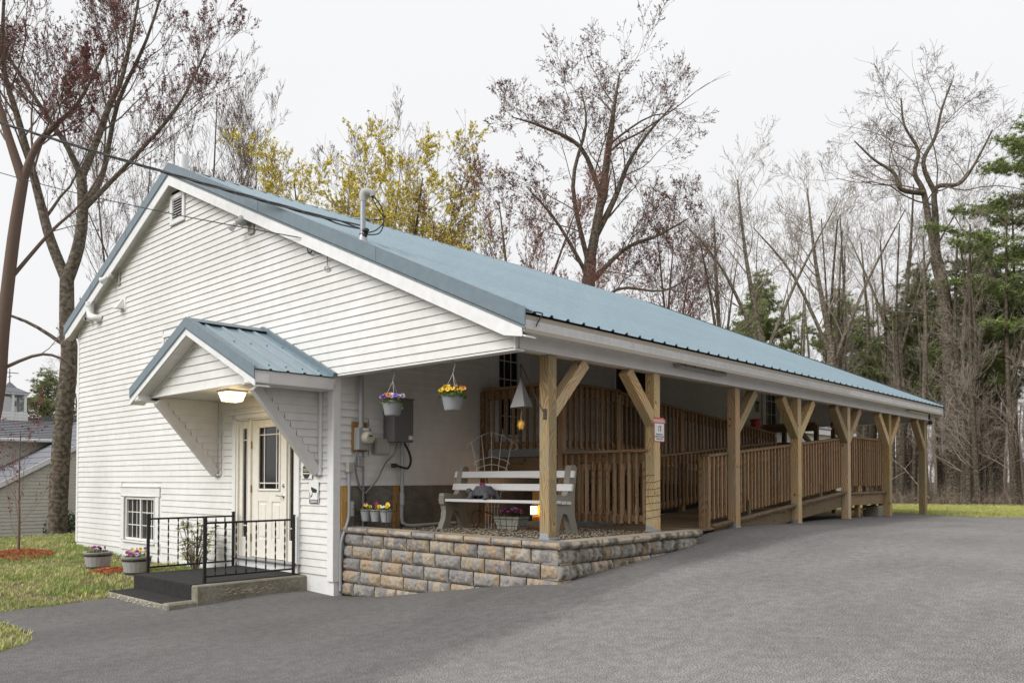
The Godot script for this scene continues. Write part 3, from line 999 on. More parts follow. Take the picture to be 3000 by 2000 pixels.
func window_unit(parent: Node3D, called: String, xf: Transform3D, w: float, h: float, cols: int, rows: int, deep: float, sashes := 1) -> Node3D:
	# local x along the wall, y up, z out; origin at the bottom-left corner of the opening
	var o := hub(called, parent)
	o.transform = xf
	var f := 0.045
	for q in [[0.0, f * 0.5, w, f], [0.0, h - f * 0.5, w, f]]:
		block("sash", Vector3(w * 0.5, q[1], -0.02), Vector3(w, f, 0.06), mats.window_white, o, 0.004)
	for x in [f * 0.5, w - f * 0.5]:
		block("sash", Vector3(x, h * 0.5, -0.02), Vector3(f, h - f * 2.0, 0.06), mats.window_white, o, 0.004)
	for s in sashes:
		var x0 := w * s / sashes + (f if s == 0 else f * 0.5)
		var x1 := w * (s + 1) / sashes - (f if s == sashes - 1 else f * 0.5)
		if s > 0: block("mullion", Vector3(w * s / sashes, h * 0.5, -0.02), Vector3(f, h - f * 2.0, 0.05), mats.window_white, o, 0.004)
		part("pane", box_mesh(Vector3(x1 - x0, h - f * 2.0, 0.006), 0.0), mats.glass, o, Transform3D(Basis.IDENTITY, Vector3((x0 + x1) * 0.5, h * 0.5, -0.035)))
		for k in range(1, cols):
			block("muntin", Vector3(lerpf(x0, x1, float(k) / cols), h * 0.5, -0.028), Vector3(0.016, h - f * 2.0, 0.01), mats.window_white, o, 0.002)
		for k in range(1, rows):
			block("muntin", Vector3((x0 + x1) * 0.5, lerpf(f, h - f, float(k) / rows), -0.0255), Vector3(x1 - x0, 0.016, 0.01), mats.window_white, o, 0.002)
	# the room behind, closed, and its blind
	var r := MB.new()
	var d := deep
	r.quad(Vector3(w, 0, -d), Vector3(0, 0, -d), Vector3(0, h, -d), Vector3(w, h, -d))
	r.quad(Vector3(0, 0, -0.05), Vector3(0, 0, -d), Vector3(0, h, -d), Vector3(0, h, -0.05))
	r.quad(Vector3(w, 0, -d), Vector3(w, 0, -0.05), Vector3(w, h, -0.05), Vector3(w, h, -d))
	r.quad(Vector3(0, 0, -d), Vector3(w, 0, -d), Vector3(w, 0, -0.05), Vector3(0, 0, -0.05))
	r.quad(Vector3(0, h, -0.05), Vector3(w, h, -0.05), Vector3(w, h, -d), Vector3(0, h, -d))
	part("room", r, mats.room, o)
	return o

func make_openings(house: Node3D) -> void:
	# lower window with its wide white surround
	var w := window_unit(house, "window", Transform3D(Basis.IDENTITY, Vector3(-6.62, 0.53, -0.01)), 1.28, 0.79, 3, 3, 0.7, 2)
	for q in [[Vector3(-0.09, 0.395, 0.018), Vector3(0.14, 0.79, 0.03)], [Vector3(1.37, 0.395, 0.018), Vector3(0.14, 0.79, 0.03)], [Vector3(0.645, 0.885, 0.018), Vector3(1.66, 0.17, 0.03)], [Vector3(0.645, -0.095, 0.018), Vector3(1.66, 0.17, 0.03)], [Vector3(0.645, 0.978, 0.03), Vector3(1.67, 0.02, 0.05)], [Vector3(0.64, -0.022, 0.045), Vector3(1.36, 0.03, 0.05)], [Vector3(0.64, 0.81, 0.040), Vector3(1.36, 0.022, 0.014)], [Vector3(-0.012, 0.395, 0.040), Vector3(0.022, 0.79, 0.014)], [Vector3(1.292, 0.395, 0.040), Vector3(0.022, 0.79, 0.014)]]:
		block("casing", q[0], q[1], mats.trim, w, 0.004)
	for k in 15:
		block("blind_slat", Vector3(0.06 + k * 0.083, 0.395, -0.16), Vector3(0.088, 0.74, 0.004), mats.grey_steel, w, 0.0, Basis(Vector3.UP, 0.55 + 0.12 * sin(k * 2.1)))
	# small upper window, mostly hidden by the porch roof
	var u := window_unit(house, "window", Transform3D(Basis.IDENTITY, Vector3(-5.04, 3.3, -0.01)), 0.89, 0.80, 1, 2, 0.6)
	for q in [[Vector3(-0.03, 0.40, 0.016), Vector3(0.07, 0.86, 0.03)], [Vector3(0.92, 0.40, 0.016), Vector3(0.07, 0.86, 0.03)], [Vector3(0.445, 0.83, 0.018), Vector3(0.98, 0.07, 0.034)]]:
		block("casing", q[0], q[1], mats.trim, u, 0.004)
	# gable vent with louvres
	var v := hub("gable_vent", house, Vector3(-4.54, 6.25, 0.0))
	block("vent_backing", Vector3(0, 0, 0.004), Vector3(0.40, 0.40, 0.006), mats.dark, v, 0.0)  # no hole is cut; a near-black sheet paints the shade behind the louvres
	for q in [[Vector3(-0.225, 0, 0.022), Vector3(0.085, 0.51, 0.04)], [Vector3(0.225, 0, 0.022), Vector3(0.085, 0.51, 0.04)], [Vector3(0, 0.215, 0.022), Vector3(0.365, 0.08, 0.04)], [Vector3(0, -0.215, 0.022), Vector3(0.365, 0.08, 0.04)]]:
		block("vent_frame", q[0], q[1], mats.trim, v, 0.006)
	for k in 8:
		block("louvre", Vector3(0, -0.155 + k * 0.045, 0.022), Vector3(0.365, 0.034, 0.004), mats.trim, v, 0.0, Basis(Vector3.RIGHT, -0.75))
	# --- entry door with side lights
	var e := hub("entry_door", house, Vector3(0, 0, 0))
	for q in [[Vector3(-2.55, 1.54, 0.018), Vector3(0.10, 2.14, 0.045)], [Vector3(-0.815, 1.54, 0.018), Vector3(0.10, 2.14, 0.045)], [Vector3(-1.6825, 2.58, 0.018), Vector3(1.835, 0.075, 0.045)], [Vector3(-1.6825, 2.63, 0.03), Vector3(1.86, 0.03, 0.07)]]:
		block("casing", q[0], q[1], mats.trim, e, 0.005)
	block("threshold", Vector3(-1.68, 0.478, 0.03), Vector3(1.72, 0.03, 0.13), mats.grey_steel, e, 0.006)
	block("kick_board", Vector3(-1.68, 0.405, 0.0), Vector3(1.76, 0.116, 0.06), mats.trim, e, 0.004)
	for x in [-2.475, -2.105, -1.125, -0.885]:
		block("jamb", Vector3(x, 1.52, -0.02), Vector3(0.045 if x < -1 else 0.04, 2.06, 0.09), mats.door, e, 0.004)
	block("jamb", Vector3(-1.68, 2.535, -0.02), Vector3(1.63, 0.03, 0.09), mats.door, e, 0.004)
	# side lights
	for s in [[-2.29, 0.325, 0.14], [-1.005, 0.20, 0.13]]:
		var l := hub("side_light", e) if false else e
		var cx: float = s[0]
		var sw: float = s[1]
		var gw: float = s[2]
		for q in [[Vector3(cx, 2.46, -0.03), Vector3(sw, 0.12, 0.05)], [Vector3(cx, 0.635, -0.03), Vector3(sw, 0.29, 0.05)], [Vector3(cx - (sw + gw) * 0.25, 1.59, -0.03), Vector3((sw - gw) * 0.5, 1.62, 0.05)], [Vector3(cx + (sw + gw) * 0.25, 1.59, -0.03), Vector3((sw - gw) * 0.5, 1.62, 0.05)]]:
			block("side_light_frame", q[0], q[1], mats.door, l, 0.004)
		part("pane", box_mesh(Vector3(gw, 1.62, 0.006), 0.0), mats.dark_glass, l, Transform3D(Basis.IDENTITY, Vector3(cx, 1.59, -0.035)))
		block("muntin", Vector3(cx, 2.23, -0.026), Vector3(gw, 0.016, 0.012), mats.window_white, l, 0.002)
		block("muntin", Vector3(cx, 0.95, -0.026), Vector3(gw, 0.016, 0.012), mats.window_white, l, 0.002)
		block("muntin", Vector3(cx + gw * 0.2, 1.59, -0.0255), Vector3(0.014, 1.62, 0.012), mats.window_white, l, 0.002)
	# the leaf: stiles, rails, two raised panels and the light
	var d := MB.new()
	d.cbox(Vector3(-1.995, 1.515, -0.03), Vector3(0.17, 2.03, 0.045), 0.003)
	d.cbox(Vector3(-1.225, 1.515, -0.03), Vector3(0.15, 2.03, 0.045), 0.003)
	d.box(Vector3(-1.605, 2.47, -0.03), Vector3(0.61, 0.12, 0.043))
	d.box(Vector3(-1.605, 1.405, -0.03), Vector3(0.61, 0.17, 0.043))
	d.box(Vector3(-1.605, 0.635, -0.03), Vector3(0.61, 0.27, 0.043))
	d.box(Vector3(-1.60, 1.045, -0.03), Vector3(0.13, 0.55, 0.043))
	part("door_leaf", d, mats.door, e)
	for cx in [-1.79, -1.42]:
		block("door_panel", Vector3(cx, 1.04, -0.036), Vector3(0.25, 0.56, 0.034), mats.door, e, 0.003)
		block("door_panel", Vector3(cx, 1.04, -0.024), Vector3(0.17, 0.48, 0.03), mats.door, e, 0.012)
	for q in [[Vector3(-1.605, 2.41, -0.005), Vector3(0.61, 0.035, 0.03)], [Vector3(-1.605, 1.487, -0.005), Vector3(0.61, 0.035, 0.03)], [Vector3(-1.893, 1.95, -0.005), Vector3(0.035, 0.96, 0.03)], [Vector3(-1.317, 1.95, -0.005), Vector3(0.035, 0.96, 0.03)]]:
		block("glass_frame", q[0], q[1], mats.door, e, 0.008)
	part("pane", box_mesh(Vector3(0.545, 0.90, 0.006), 0.0), mats.dark_glass, e, Transform3D(Basis.IDENTITY, Vector3(-1.605, 1.95, -0.03)))
	for q in [[Vector3(-1.755, 1.95, -0.02), Vector3(0.018, 0.9, 0.012)], [Vector3(-1.425, 1.95, -0.02), Vector3(0.018, 0.9, 0.012)], [Vector3(-1.605, 1.585, -0.0195), Vector3(0.545, 0.018, 0.012)], [Vector3(-1.605, 2.29, -0.0195), Vector3(0.545, 0.018, 0.012)]]:
		block("muntin", q[0], q[1], mats.window_white, e, 0.003)
	var k := MB.new()
	k.lathe([Vector2(0.0, 0.028), Vector2(0.02, 0.026), Vector2(0.03, 0.012), Vector2(0.03, 0.0)], Vector3.ZERO, 16)
	part("deadbolt", k, mats.chrome, e, Transform3D(Basis(Vector3.RIGHT, PI * 0.5), Vector3(-1.205, 1.55, -0.007)))
	var lv := MB.new()
	lv.lathe([Vector2(0.0, 0.03), Vector2(0.016, 0.03), Vector2(0.034, 0.01), Vector2(0.034, 0.0)], Vector3.ZERO, 16)
	lv.tube(smooth([Vector3(0, 0.028, 0), Vector3(0, 0.055, 0), Vector3(-0.03, 0.06, 0), Vector3(-0.12, 0.058, -0.006)]), PackedFloat32Array([0.011, 0.011, 0.011, 0.011, 0.011, 0.011, 0.011, 0.011, 0.01, 0.01, 0.01, 0.01, 0.009, 0.009, 0.009, 0.008, 0.008, 0.008, 0.008]), 8, true)
	part("lever", lv, mats.chrome, e, Transform3D(Basis(Vector3.RIGHT, PI * 0.5), Vector3(-1.205, 1.405, -0.007)))
	for y in [2.15, 1.50, 0.78]:
		block("hinge", Vector3(-2.09, y, 0.008), Vector3(0.03, 0.11, 0.02), mats.brass, e, 0.004)
	# hall behind the door, closed and dim
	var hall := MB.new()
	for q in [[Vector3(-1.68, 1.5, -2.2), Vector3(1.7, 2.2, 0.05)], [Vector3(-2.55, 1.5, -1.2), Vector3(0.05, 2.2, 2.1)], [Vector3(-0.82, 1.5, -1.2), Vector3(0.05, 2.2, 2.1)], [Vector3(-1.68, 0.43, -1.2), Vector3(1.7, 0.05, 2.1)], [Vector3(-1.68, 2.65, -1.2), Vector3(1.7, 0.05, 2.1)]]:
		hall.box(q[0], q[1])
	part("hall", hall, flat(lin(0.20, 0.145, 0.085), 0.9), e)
	# --- side wall: kitchen window, two more openings
	var turn := Basis(Vector3.UP, PI * 0.5)
	var a := window_unit(house, "side_window", Transform3D(turn, Vector3(-0.01, 2.32, -3.11)), 0.55, 1.58, 3, 5, 0.6)
	for q in [[Vector3(-0.10, 0.8, 0.02), Vector3(0.19, 1.62, 0.04)], [Vector3(0.65, 0.8, 0.02), Vector3(0.19, 1.62, 0.04)], [Vector3(0.275, 1.65, 0.02), Vector3(0.94, 0.13, 0.045)], [Vector3(0.275, -0.05, 0.03), Vector3(0.94, 0.07, 0.08)]]:
		block("casing", q[0], q[1], mats.trim, a, 0.004)
	var sd := hub("side_door", house, Vector3(0, 0, -6.85))
	for q in [[Vector3(0.018, 2.88, 0.585), Vector3(0.04, 2.16, 0.09)], [Vector3(0.018, 2.88, -0.585), Vector3(0.04, 2.16, 0.09)], [Vector3(0.018, 4.0, 0), Vector3(0.04, 0.09, 1.26)]]:
		block("casing", q[0], q[1], mats.trim, sd, 0.004)
	block("door_leaf", Vector3(-0.04, 2.87, 0), Vector3(0.04, 2.13, 1.06), flat(lin(0.02, 0.018, 0.016), 0.4), sd, 0.003)
	for y in [2.35, 3.3]:
		block("door_panel", Vector3(-0.018, y, 0), Vector3(0.02, 0.75, 0.8), flat(lin(0.02, 0.018, 0.016), 0.3), sd, 0.01)
	var rd := window_unit(house, "side_window", Transform3D(turn, Vector3(-0.01, 2.88, -12.6)), 0.72, 1.08, 3, 3, 0.6)
	for q in [[Vector3(-0.10, 0.54, 0.03), Vector3(0.17, 1.12, 0.06)], [Vector3(0.82, 0.54, 0.03), Vector3(0.17, 1.12, 0.06)], [Vector3(0.36, 1.14, 0.03), Vector3(1.1, 0.10, 0.06)]]:
		block("casing", q[0], q[1], mats.trim, rd, 0.004)
	for y in 9:
		block("blind_slat", Vector3(0.36, 0.09 + y * 0.11, -0.12), Vector3(0.62, 0.1, 0.004), mats.trim, rd, 0.0, Basis(Vector3.RIGHT, 0.5))

func make_portico(house: Node3D) -> void:
	var p := hub("portico", house)
	var cx := -1.72
	var half := 1.80
	var top := 3.80
	var sl := 0.46
	var zf := 1.20
	var zg := 0.985
	var ry := func(x: float) -> float: return top - sl * absf(x - cx)
	# steel panels: each rib field is one panel
	for side in [1.0, -1.0]:
		var far = cx + side * half
		var up := Vector3(side * sl, 1, 0).normalized()
		var rg := Vector3(cx, top, 0)
		var ev := Vector3(far, ry.call(far), 0)
		var f := 0.24
		for k in 5:
			var b := MB.new()
			var pr := [[0.0, 0.0], [f - 0.05, 0.0], [f - 0.037, 0.018], [f - 0.013, 0.018], [f, 0.0]]
			for m in 4:
				var a = up * pr[m][1] + Vector3(0, 0, -pr[m][0])
				var e = up * pr[m + 1][1] + Vector3(0, 0, -pr[m + 1][0])
				if side > 0: b.quad(ev + a, ev + e, rg + e, rg + a)
				else: b.quad(ev + e, ev + a, rg + a, rg + e)
			part("roof_panel", b, mats.steel_roof, p, Transform3D(Basis.IDENTITY, Vector3(0, 0, zf - k * f)))
		var d := MB.new()
		d.hexa([Vector3(cx, top - 0.10, zf - 0.02), Vector3(far - side * 0.03, ry.call(far) - 0.10, zf - 0.02), Vector3(far - side * 0.03, ry.call(far) - 0.10, 0.016), Vector3(cx, top - 0.10, 0.016), Vector3(cx, top - 0.012, zf - 0.02), Vector3(far - side * 0.03, ry.call(far) - 0.012, zf - 0.02), Vector3(far - side * 0.03, ry.call(far) - 0.012, 0.016), Vector3(cx, top - 0.012, 0.016)])
		part("roof_deck", d, mats.soffit, p)
		for bd in [["rake_trim", 0.035, -0.105, 0.0, mats.steel_trim], ["rake_trim", -0.112, -0.13, -0.006, mats.steel_trim], ["rake_board", -0.13, -0.21, -0.012, mats.trim]]:
			var q := MB.new()
			q.slab(PackedVector2Array([Vector2(cx, top + bd[1]), Vector2(cx, top + bd[2]), Vector2(far, ry.call(far) + bd[2]), Vector2(far, ry.call(far) + bd[1])]), zf + bd[3] - 0.006, zf + bd[3] + 0.008)
			part(bd[0], q, bd[4], p)
		var capq := MB.new()
		var t0 := Vector3(cx, top + 0.036, zf + 0.008)
		var t1 := Vector3(far, ry.call(far) + 0.036, zf + 0.008)
		capq.quad(t1, t1 + Vector3(0, 0, -0.10), t0 + Vector3(0, 0, -0.10), t0)
		part("rake_cap", capq, mats.steel_trim, p)
		# wall flashing
		bar("flashing", Vector3(cx, top + 0.035, 0.045), Vector3(far, ry.call(far) + 0.03, 0.045), 0.06, 0.05, mats.steel_trim, p)
		# soffit boards of the gable overhang
		for k in 13:
			var xa = cx + side * half * k / 13.0
			var xb = cx + side * (half * (k + 1) / 13.0 - 0.004)
			var so := MB.new()
			var y0: float = ry.call(xa) - 0.215
			var y1: float = ry.call(xb) - 0.215
			so.hexa([Vector3(xa, y0, zf - 0.02), Vector3(xb, y1, zf - 0.02), Vector3(xb, y1, zg), Vector3(xa, y0, zg), Vector3(xa, y0 + 0.01, zf - 0.02), Vector3(xb, y1 + 0.01, zf - 0.02), Vector3(xb, y1 + 0.01, zg), Vector3(xa, y0 + 0.01, zg)])
			part("soffit_board", so, mats.soffit, p)
		# eave fascia and end returns
		var fy: float = ry.call(far) - 0.075
		block("fascia", Vector3(far - side * 0.04, fy - 0.02, zf * 0.5 + 0.01), Vector3(0.025, 0.14, zf - 0.06), mats.wrap, p, 0.003)
		block("eave_soffit", Vector3(far - side * 0.19, fy - 0.088, zf * 0.5), Vector3(0.28, 0.012, zf - 0.04), mats.soffit, p, 0.002)
		block("rake_return", Vector3(far - side * 0.145, fy - 0.03, zf - 0.11), Vector3(0.25, 0.105, 0.20), mats.trim, p, 0.004)
		var bx = cx + side * 1.385
		# triangular cheek of siding between the brace, the soffit and the wall
		var cheek := hub("cheek", p) if false else p
		siding(cheek, mats.siding, 1.80, 2.855, 0.1018, func(u: float, y: float, o: float) -> Vector3: return Vector3(bx + 0.012 + o, y, -u), func(y: float) -> float: return -maxf(0.03, (y - 1.80) * 0.885), func(_y: float) -> float: return -0.022, [])
		var cheek_back := MB.new()
		cheek_back.slab(PackedVector2Array([Vector2(0.022, 1.78), Vector2(0.94, 2.855), Vector2(0.022, 2.855)]), -0.012, 0.010, Transform3D(Basis(Vector3(0, 0, 1), Vector3.UP, Vector3(-1, 0, 0)), Vector3(bx, 0, 0)))
		part("cheek_panel", cheek_back, mats.trim, p)
		# brace
		bar("brace", Vector3(bx, 2.80, 0.96), Vector3(bx, 1.735, 0.045), 0.10, 0.12, mats.wrap, p, Vector3(0, 0, 1))
		block("brace_foot", Vector3(bx, 1.712, 0.03), Vector3(0.18, 0.035, 0.05), mats.trim, p, 0.004)
		block("side_trim", Vector3(bx + side * 0.06, 2.27, 0.02), Vector3(0.05, 1.13, 0.045), mats.trim, p, 0.004)
	# gable boards
	var gb := hub("gable", p) if false else p
	var yb := 2.875
	siding(gb, mats.siding, yb, 3.56, 0.115, func(u: float, y: float, o: float) -> Vector3: return Vector3(u, y, zg + o), func(y: float) -> float: return cx - minf(1.47, (top - 0.215 - y) / sl), func(y: float) -> float: return cx + minf(1.47, (top - 0.215 - y) / sl), [])
	for side in [1.0, -1.0]:
		bar("frieze", Vector3(cx, top - 0.235, zg + 0.012), Vector3(cx + side * 1.47, top - 0.235 - sl * 1.47, zg + 0.012), 0.03, 0.016, mats.trim, p)
	var sheath := MB.new()
	sheath.slab(PackedVector2Array([Vector2(cx - 1.45, yb), Vector2(cx + 1.45, yb), Vector2(cx + 1.45, ry.call(cx + 1.45) - 0.12), Vector2(cx, top - 0.12), Vector2(cx - 1.45, ry.call(cx - 1.45) - 0.12)]), zg - 0.06, zg - 0.002)
	part("sheathing", sheath, mats.trim, p)
	block("bottom_trim", Vector3(cx, 2.862, zg - 0.01), Vector3(2.95, 0.024, 0.09), mats.trim, p, 0.003)
	# beadboard ceiling
	for k in 24:
		block("ceiling_board", Vector3(cx, 2.868, 0.03 + k * 0.0385), Vector3(2.92, 0.012, 0.036), mats.soffit, p, 0.003)
	# siding cheeks beside the door seen through the braces are the front wall itself
	var rc := MB.new()
	for side in [1.0, -1.0]:
		var o := Vector3(side * 0.15, -0.15 * sl, 0)
		var a := Vector3(cx, top + 0.037, zf + 0.004)
		var e := Vector3(cx, top + 0.037, 0.02)
		if side > 0: rc.quad(a + o, e + o, e, a)
		else: rc.quad(e + o, a + o, a, e)
		block("ridge_edge", Vector3(cx + side * 0.15, top + 0.026 - 0.15 * sl, zf * 0.5), Vector3(0.006, 0.014, zf - 0.02), mats.dark, p, 0.0)
	part("ridge_cap", rc, mats.steel_trim, p)
	var sc := MB.new()
	for k in 4:
		for t in [0.42, 0.90]:
			var x: float = cx + half * t
			sc.box(Vector3(x, ry.call(x) + 0.006, zf - 0.30 - k * 0.24), Vector3(0.016, 0.014, 0.016))
	tag(part("roof_screws", sc, mats.screw, p), "", "", "", "stuff")

func make_carport(house: Node3D) -> void:
	var c := hub("carport_beam", house)
	block("beam_wrap", Vector3(PORCH - 0.06, 3.11, BACK * 0.5 - 0.02), Vector3(0.12, 0.19, -BACK - 0.06), mats.wrap, c, 0.003)
	block("beam_wrap", Vector3(PORCH - 0.025, 3.11, -0.018), Vector3(0.044, 0.185, 0.02), mats.trim, c, 0.003)
	bar("beam", Vector3(PORCH - 0.125, 3.06, -0.16), Vector3(PORCH - 0.125, 3.06, BACK + 0.05), 0.12, 0.09, mats.post_wood[3], c, Vector3.UP)
	# rear gable infill seen from inside
	siding(c, mats.siding, 3.0, 4.4, 0.1018, func(u: float, y: float, o: float) -> Vector3: return Vector3(u, y, BACK + 0.15 + o), func(_y: float) -> float: return 0.02, func(y: float) -> float: return minf(PORCH - 0.13, AX + (6.66 - y) / SLOPE), [])
	block("bottom_trim", Vector3(1.6, 2.99, BACK + 0.1), Vector3(3.2, 0.03, 0.16), mats.trim, c, 0.003)
	# sloped ceiling sheet of the carport, just under the rafters
	var zs := [-0.58, -2.695, -4.90, -7.12, -9.37, -11.70, -14.14]
	for k in 7:
		var z: float = zs[k] - 0.07
		var x := PORCH - 0.12
		var y0: float = gy(3.3, snappedf(z, 0.1)) - 0.02
		if k == 0: y0 = 0.965
		if k == 1: y0 = 0.955
		var o := hub("carport_post", house, Vector3(x, y0, z))
		var h := 3.015 - y0
		bar("post", Vector3(0, 0.03 if k < 4 else 0.0, 0), Vector3(0, h, 0), 0.14, 0.14, mats.post_wood[k % 6], o, Vector3(0, 0, 1), 0.006)
		if k in [0, 1, 2, 3]:
			block("post_base", Vector3(0, 0.045, 0.0715), Vector3(0.12, 0.07, 0.004), mats.zinc, o, 0.0)
			block("post_base", Vector3(0, 0.018, 0), Vector3(0.15, 0.03, 0.15), mats.zinc, o, 0.003)
		if k == 2:
			block("footing", Vector3(0.02, 0.0, 0), Vector3(0.26, 0.02, 0.22), mats.concrete, o, 0.006)
		var r := 0.585
		if k > 0 and k != 2: bar("brace", Vector3(0, h - r - 0.06, 0.02), Vector3(0, h - 0.02, r + 0.04), 0.136, 0.136, mats.post_wood[(k + 2) % 6], o, Vector3(0, 0.7, 0.7))
		if k < 6 and k != 1: bar("brace", Vector3(0, h - r - 0.06, -0.02), Vector3(0, h - 0.02, -r - 0.04), 0.136, 0.136, mats.post_wood[(k + 4) % 6], o, Vector3(0, 0.7, -0.7))

# ---------------------------------------------------------------- split-face retaining wall
func stone(w: float, h: float, d: float, seed_: int, tones: Array, stain: float, rough := 0.032) -> ArrayMesh:
	# a block whose front (+z) is split rough and rounded at its edges; origin at the middle of the back bottom edge
	var b := MB.new()
	b.colored = true
	var f := noise(9.0, seed_, 3)
	var g := noise(2.2, seed_ + 7, 3)
	var nx := maxi(3, int(w / 0.024))
	var ny := 8
	var pt := []
	for j in ny + 1:
		for i in nx + 1:
			var u := float(i) / nx
			var v := float(j) / ny
			var ex := minf(u, 1.0 - u) * w
			var ey := minf(v, 1.0 - v) * h
			var edge := minf(1.0, ex / 0.045) * minf(1.0, ey / 0.042)
			var bulge := 0.034 * pow(clampf(edge, 0, 1), 0.6) + rough * f.get_noise_2d(u * w * 3.0, v * h * 3.0) * edge
			var inset := 0.004 + 0.006 * (1.0 - minf(1.0, ex / 0.02)) * absf(f.get_noise_2d(v * 3.0, u))
			var x := clampf(u * w, inset, w - inset) - w * 0.5
			pt.append(Vector3(x, clampf(v * h, 0.002, h - 0.002), d - 0.042 + bulge))
	var nrm := []
	for j in ny + 1:
		for i in nx + 1:
			var a: Vector3 = pt[j * (nx + 1) + mini(i + 1, nx)] - pt[j * (nx + 1) + maxi(i - 1, 0)]
			var c: Vector3 = pt[mini(j + 1, ny) * (nx + 1) + i] - pt[maxi(j - 1, 0) * (nx + 1) + i]
			nrm.append(a.cross(c).normalized())
	var ids := []
	for k in pt.size():
		var p: Vector3 = pt[k]
		var t := clampf(0.5 + 2.0 * g.get_noise_2d(p.x * 2.0, p.y * 1.2), 0.0, 1.0)
		var col: Color = tones[0].lerp(tones[1], smoothstep(0.35, 0.65, t))
		col *= 1.0 + 0.35 * f.get_noise_2d(p.x * 3.0 + 5.0, p.y * 3.0)
		if stain > 0.0:
			col = col.lerp(Color(0.70, 0.67, 0.61), stain * smoothstep(0.0, 0.3, g.get_noise_2d(p.x * 4.0 + 30.0, 2.0 + p.y * 0.5)))
		b.col = col
		ids.append(b.vert(p, nrm[k]))
	for j in ny:
		for i in nx:
			var a := j * (nx + 1) + i
			b.i.append_array(PackedInt32Array([a, a + nx + 1, a + 1, a + 1, a + nx + 1, a + nx + 2]))
	b.paint(tones[0])
	var z := d - 0.042
	var hw := w * 0.5 - 0.006
	b.quad(Vector3(-hw, h, z), Vector3(hw, h, z), Vector3(hw, h, 0), Vector3(-hw, h, 0))
	b.quad(Vector3(-hw, 0, 0), Vector3(hw, 0, 0), Vector3(hw, 0, z), Vector3(-hw, 0, z))
	b.quad(Vector3(hw, 0, z), Vector3(hw, 0, 0), Vector3(hw, h, 0), Vector3(hw, h, z))
	b.quad(Vector3(-hw, 0, 0), Vector3(-hw, 0, z), Vector3(-hw, h, z), Vector3(-hw, h, 0))
	b.quad(Vector3(hw, 0, 0), Vector3(-hw, 0, 0), Vector3(-hw, h, 0), Vector3(hw, h, 0))
	return b.mesh()

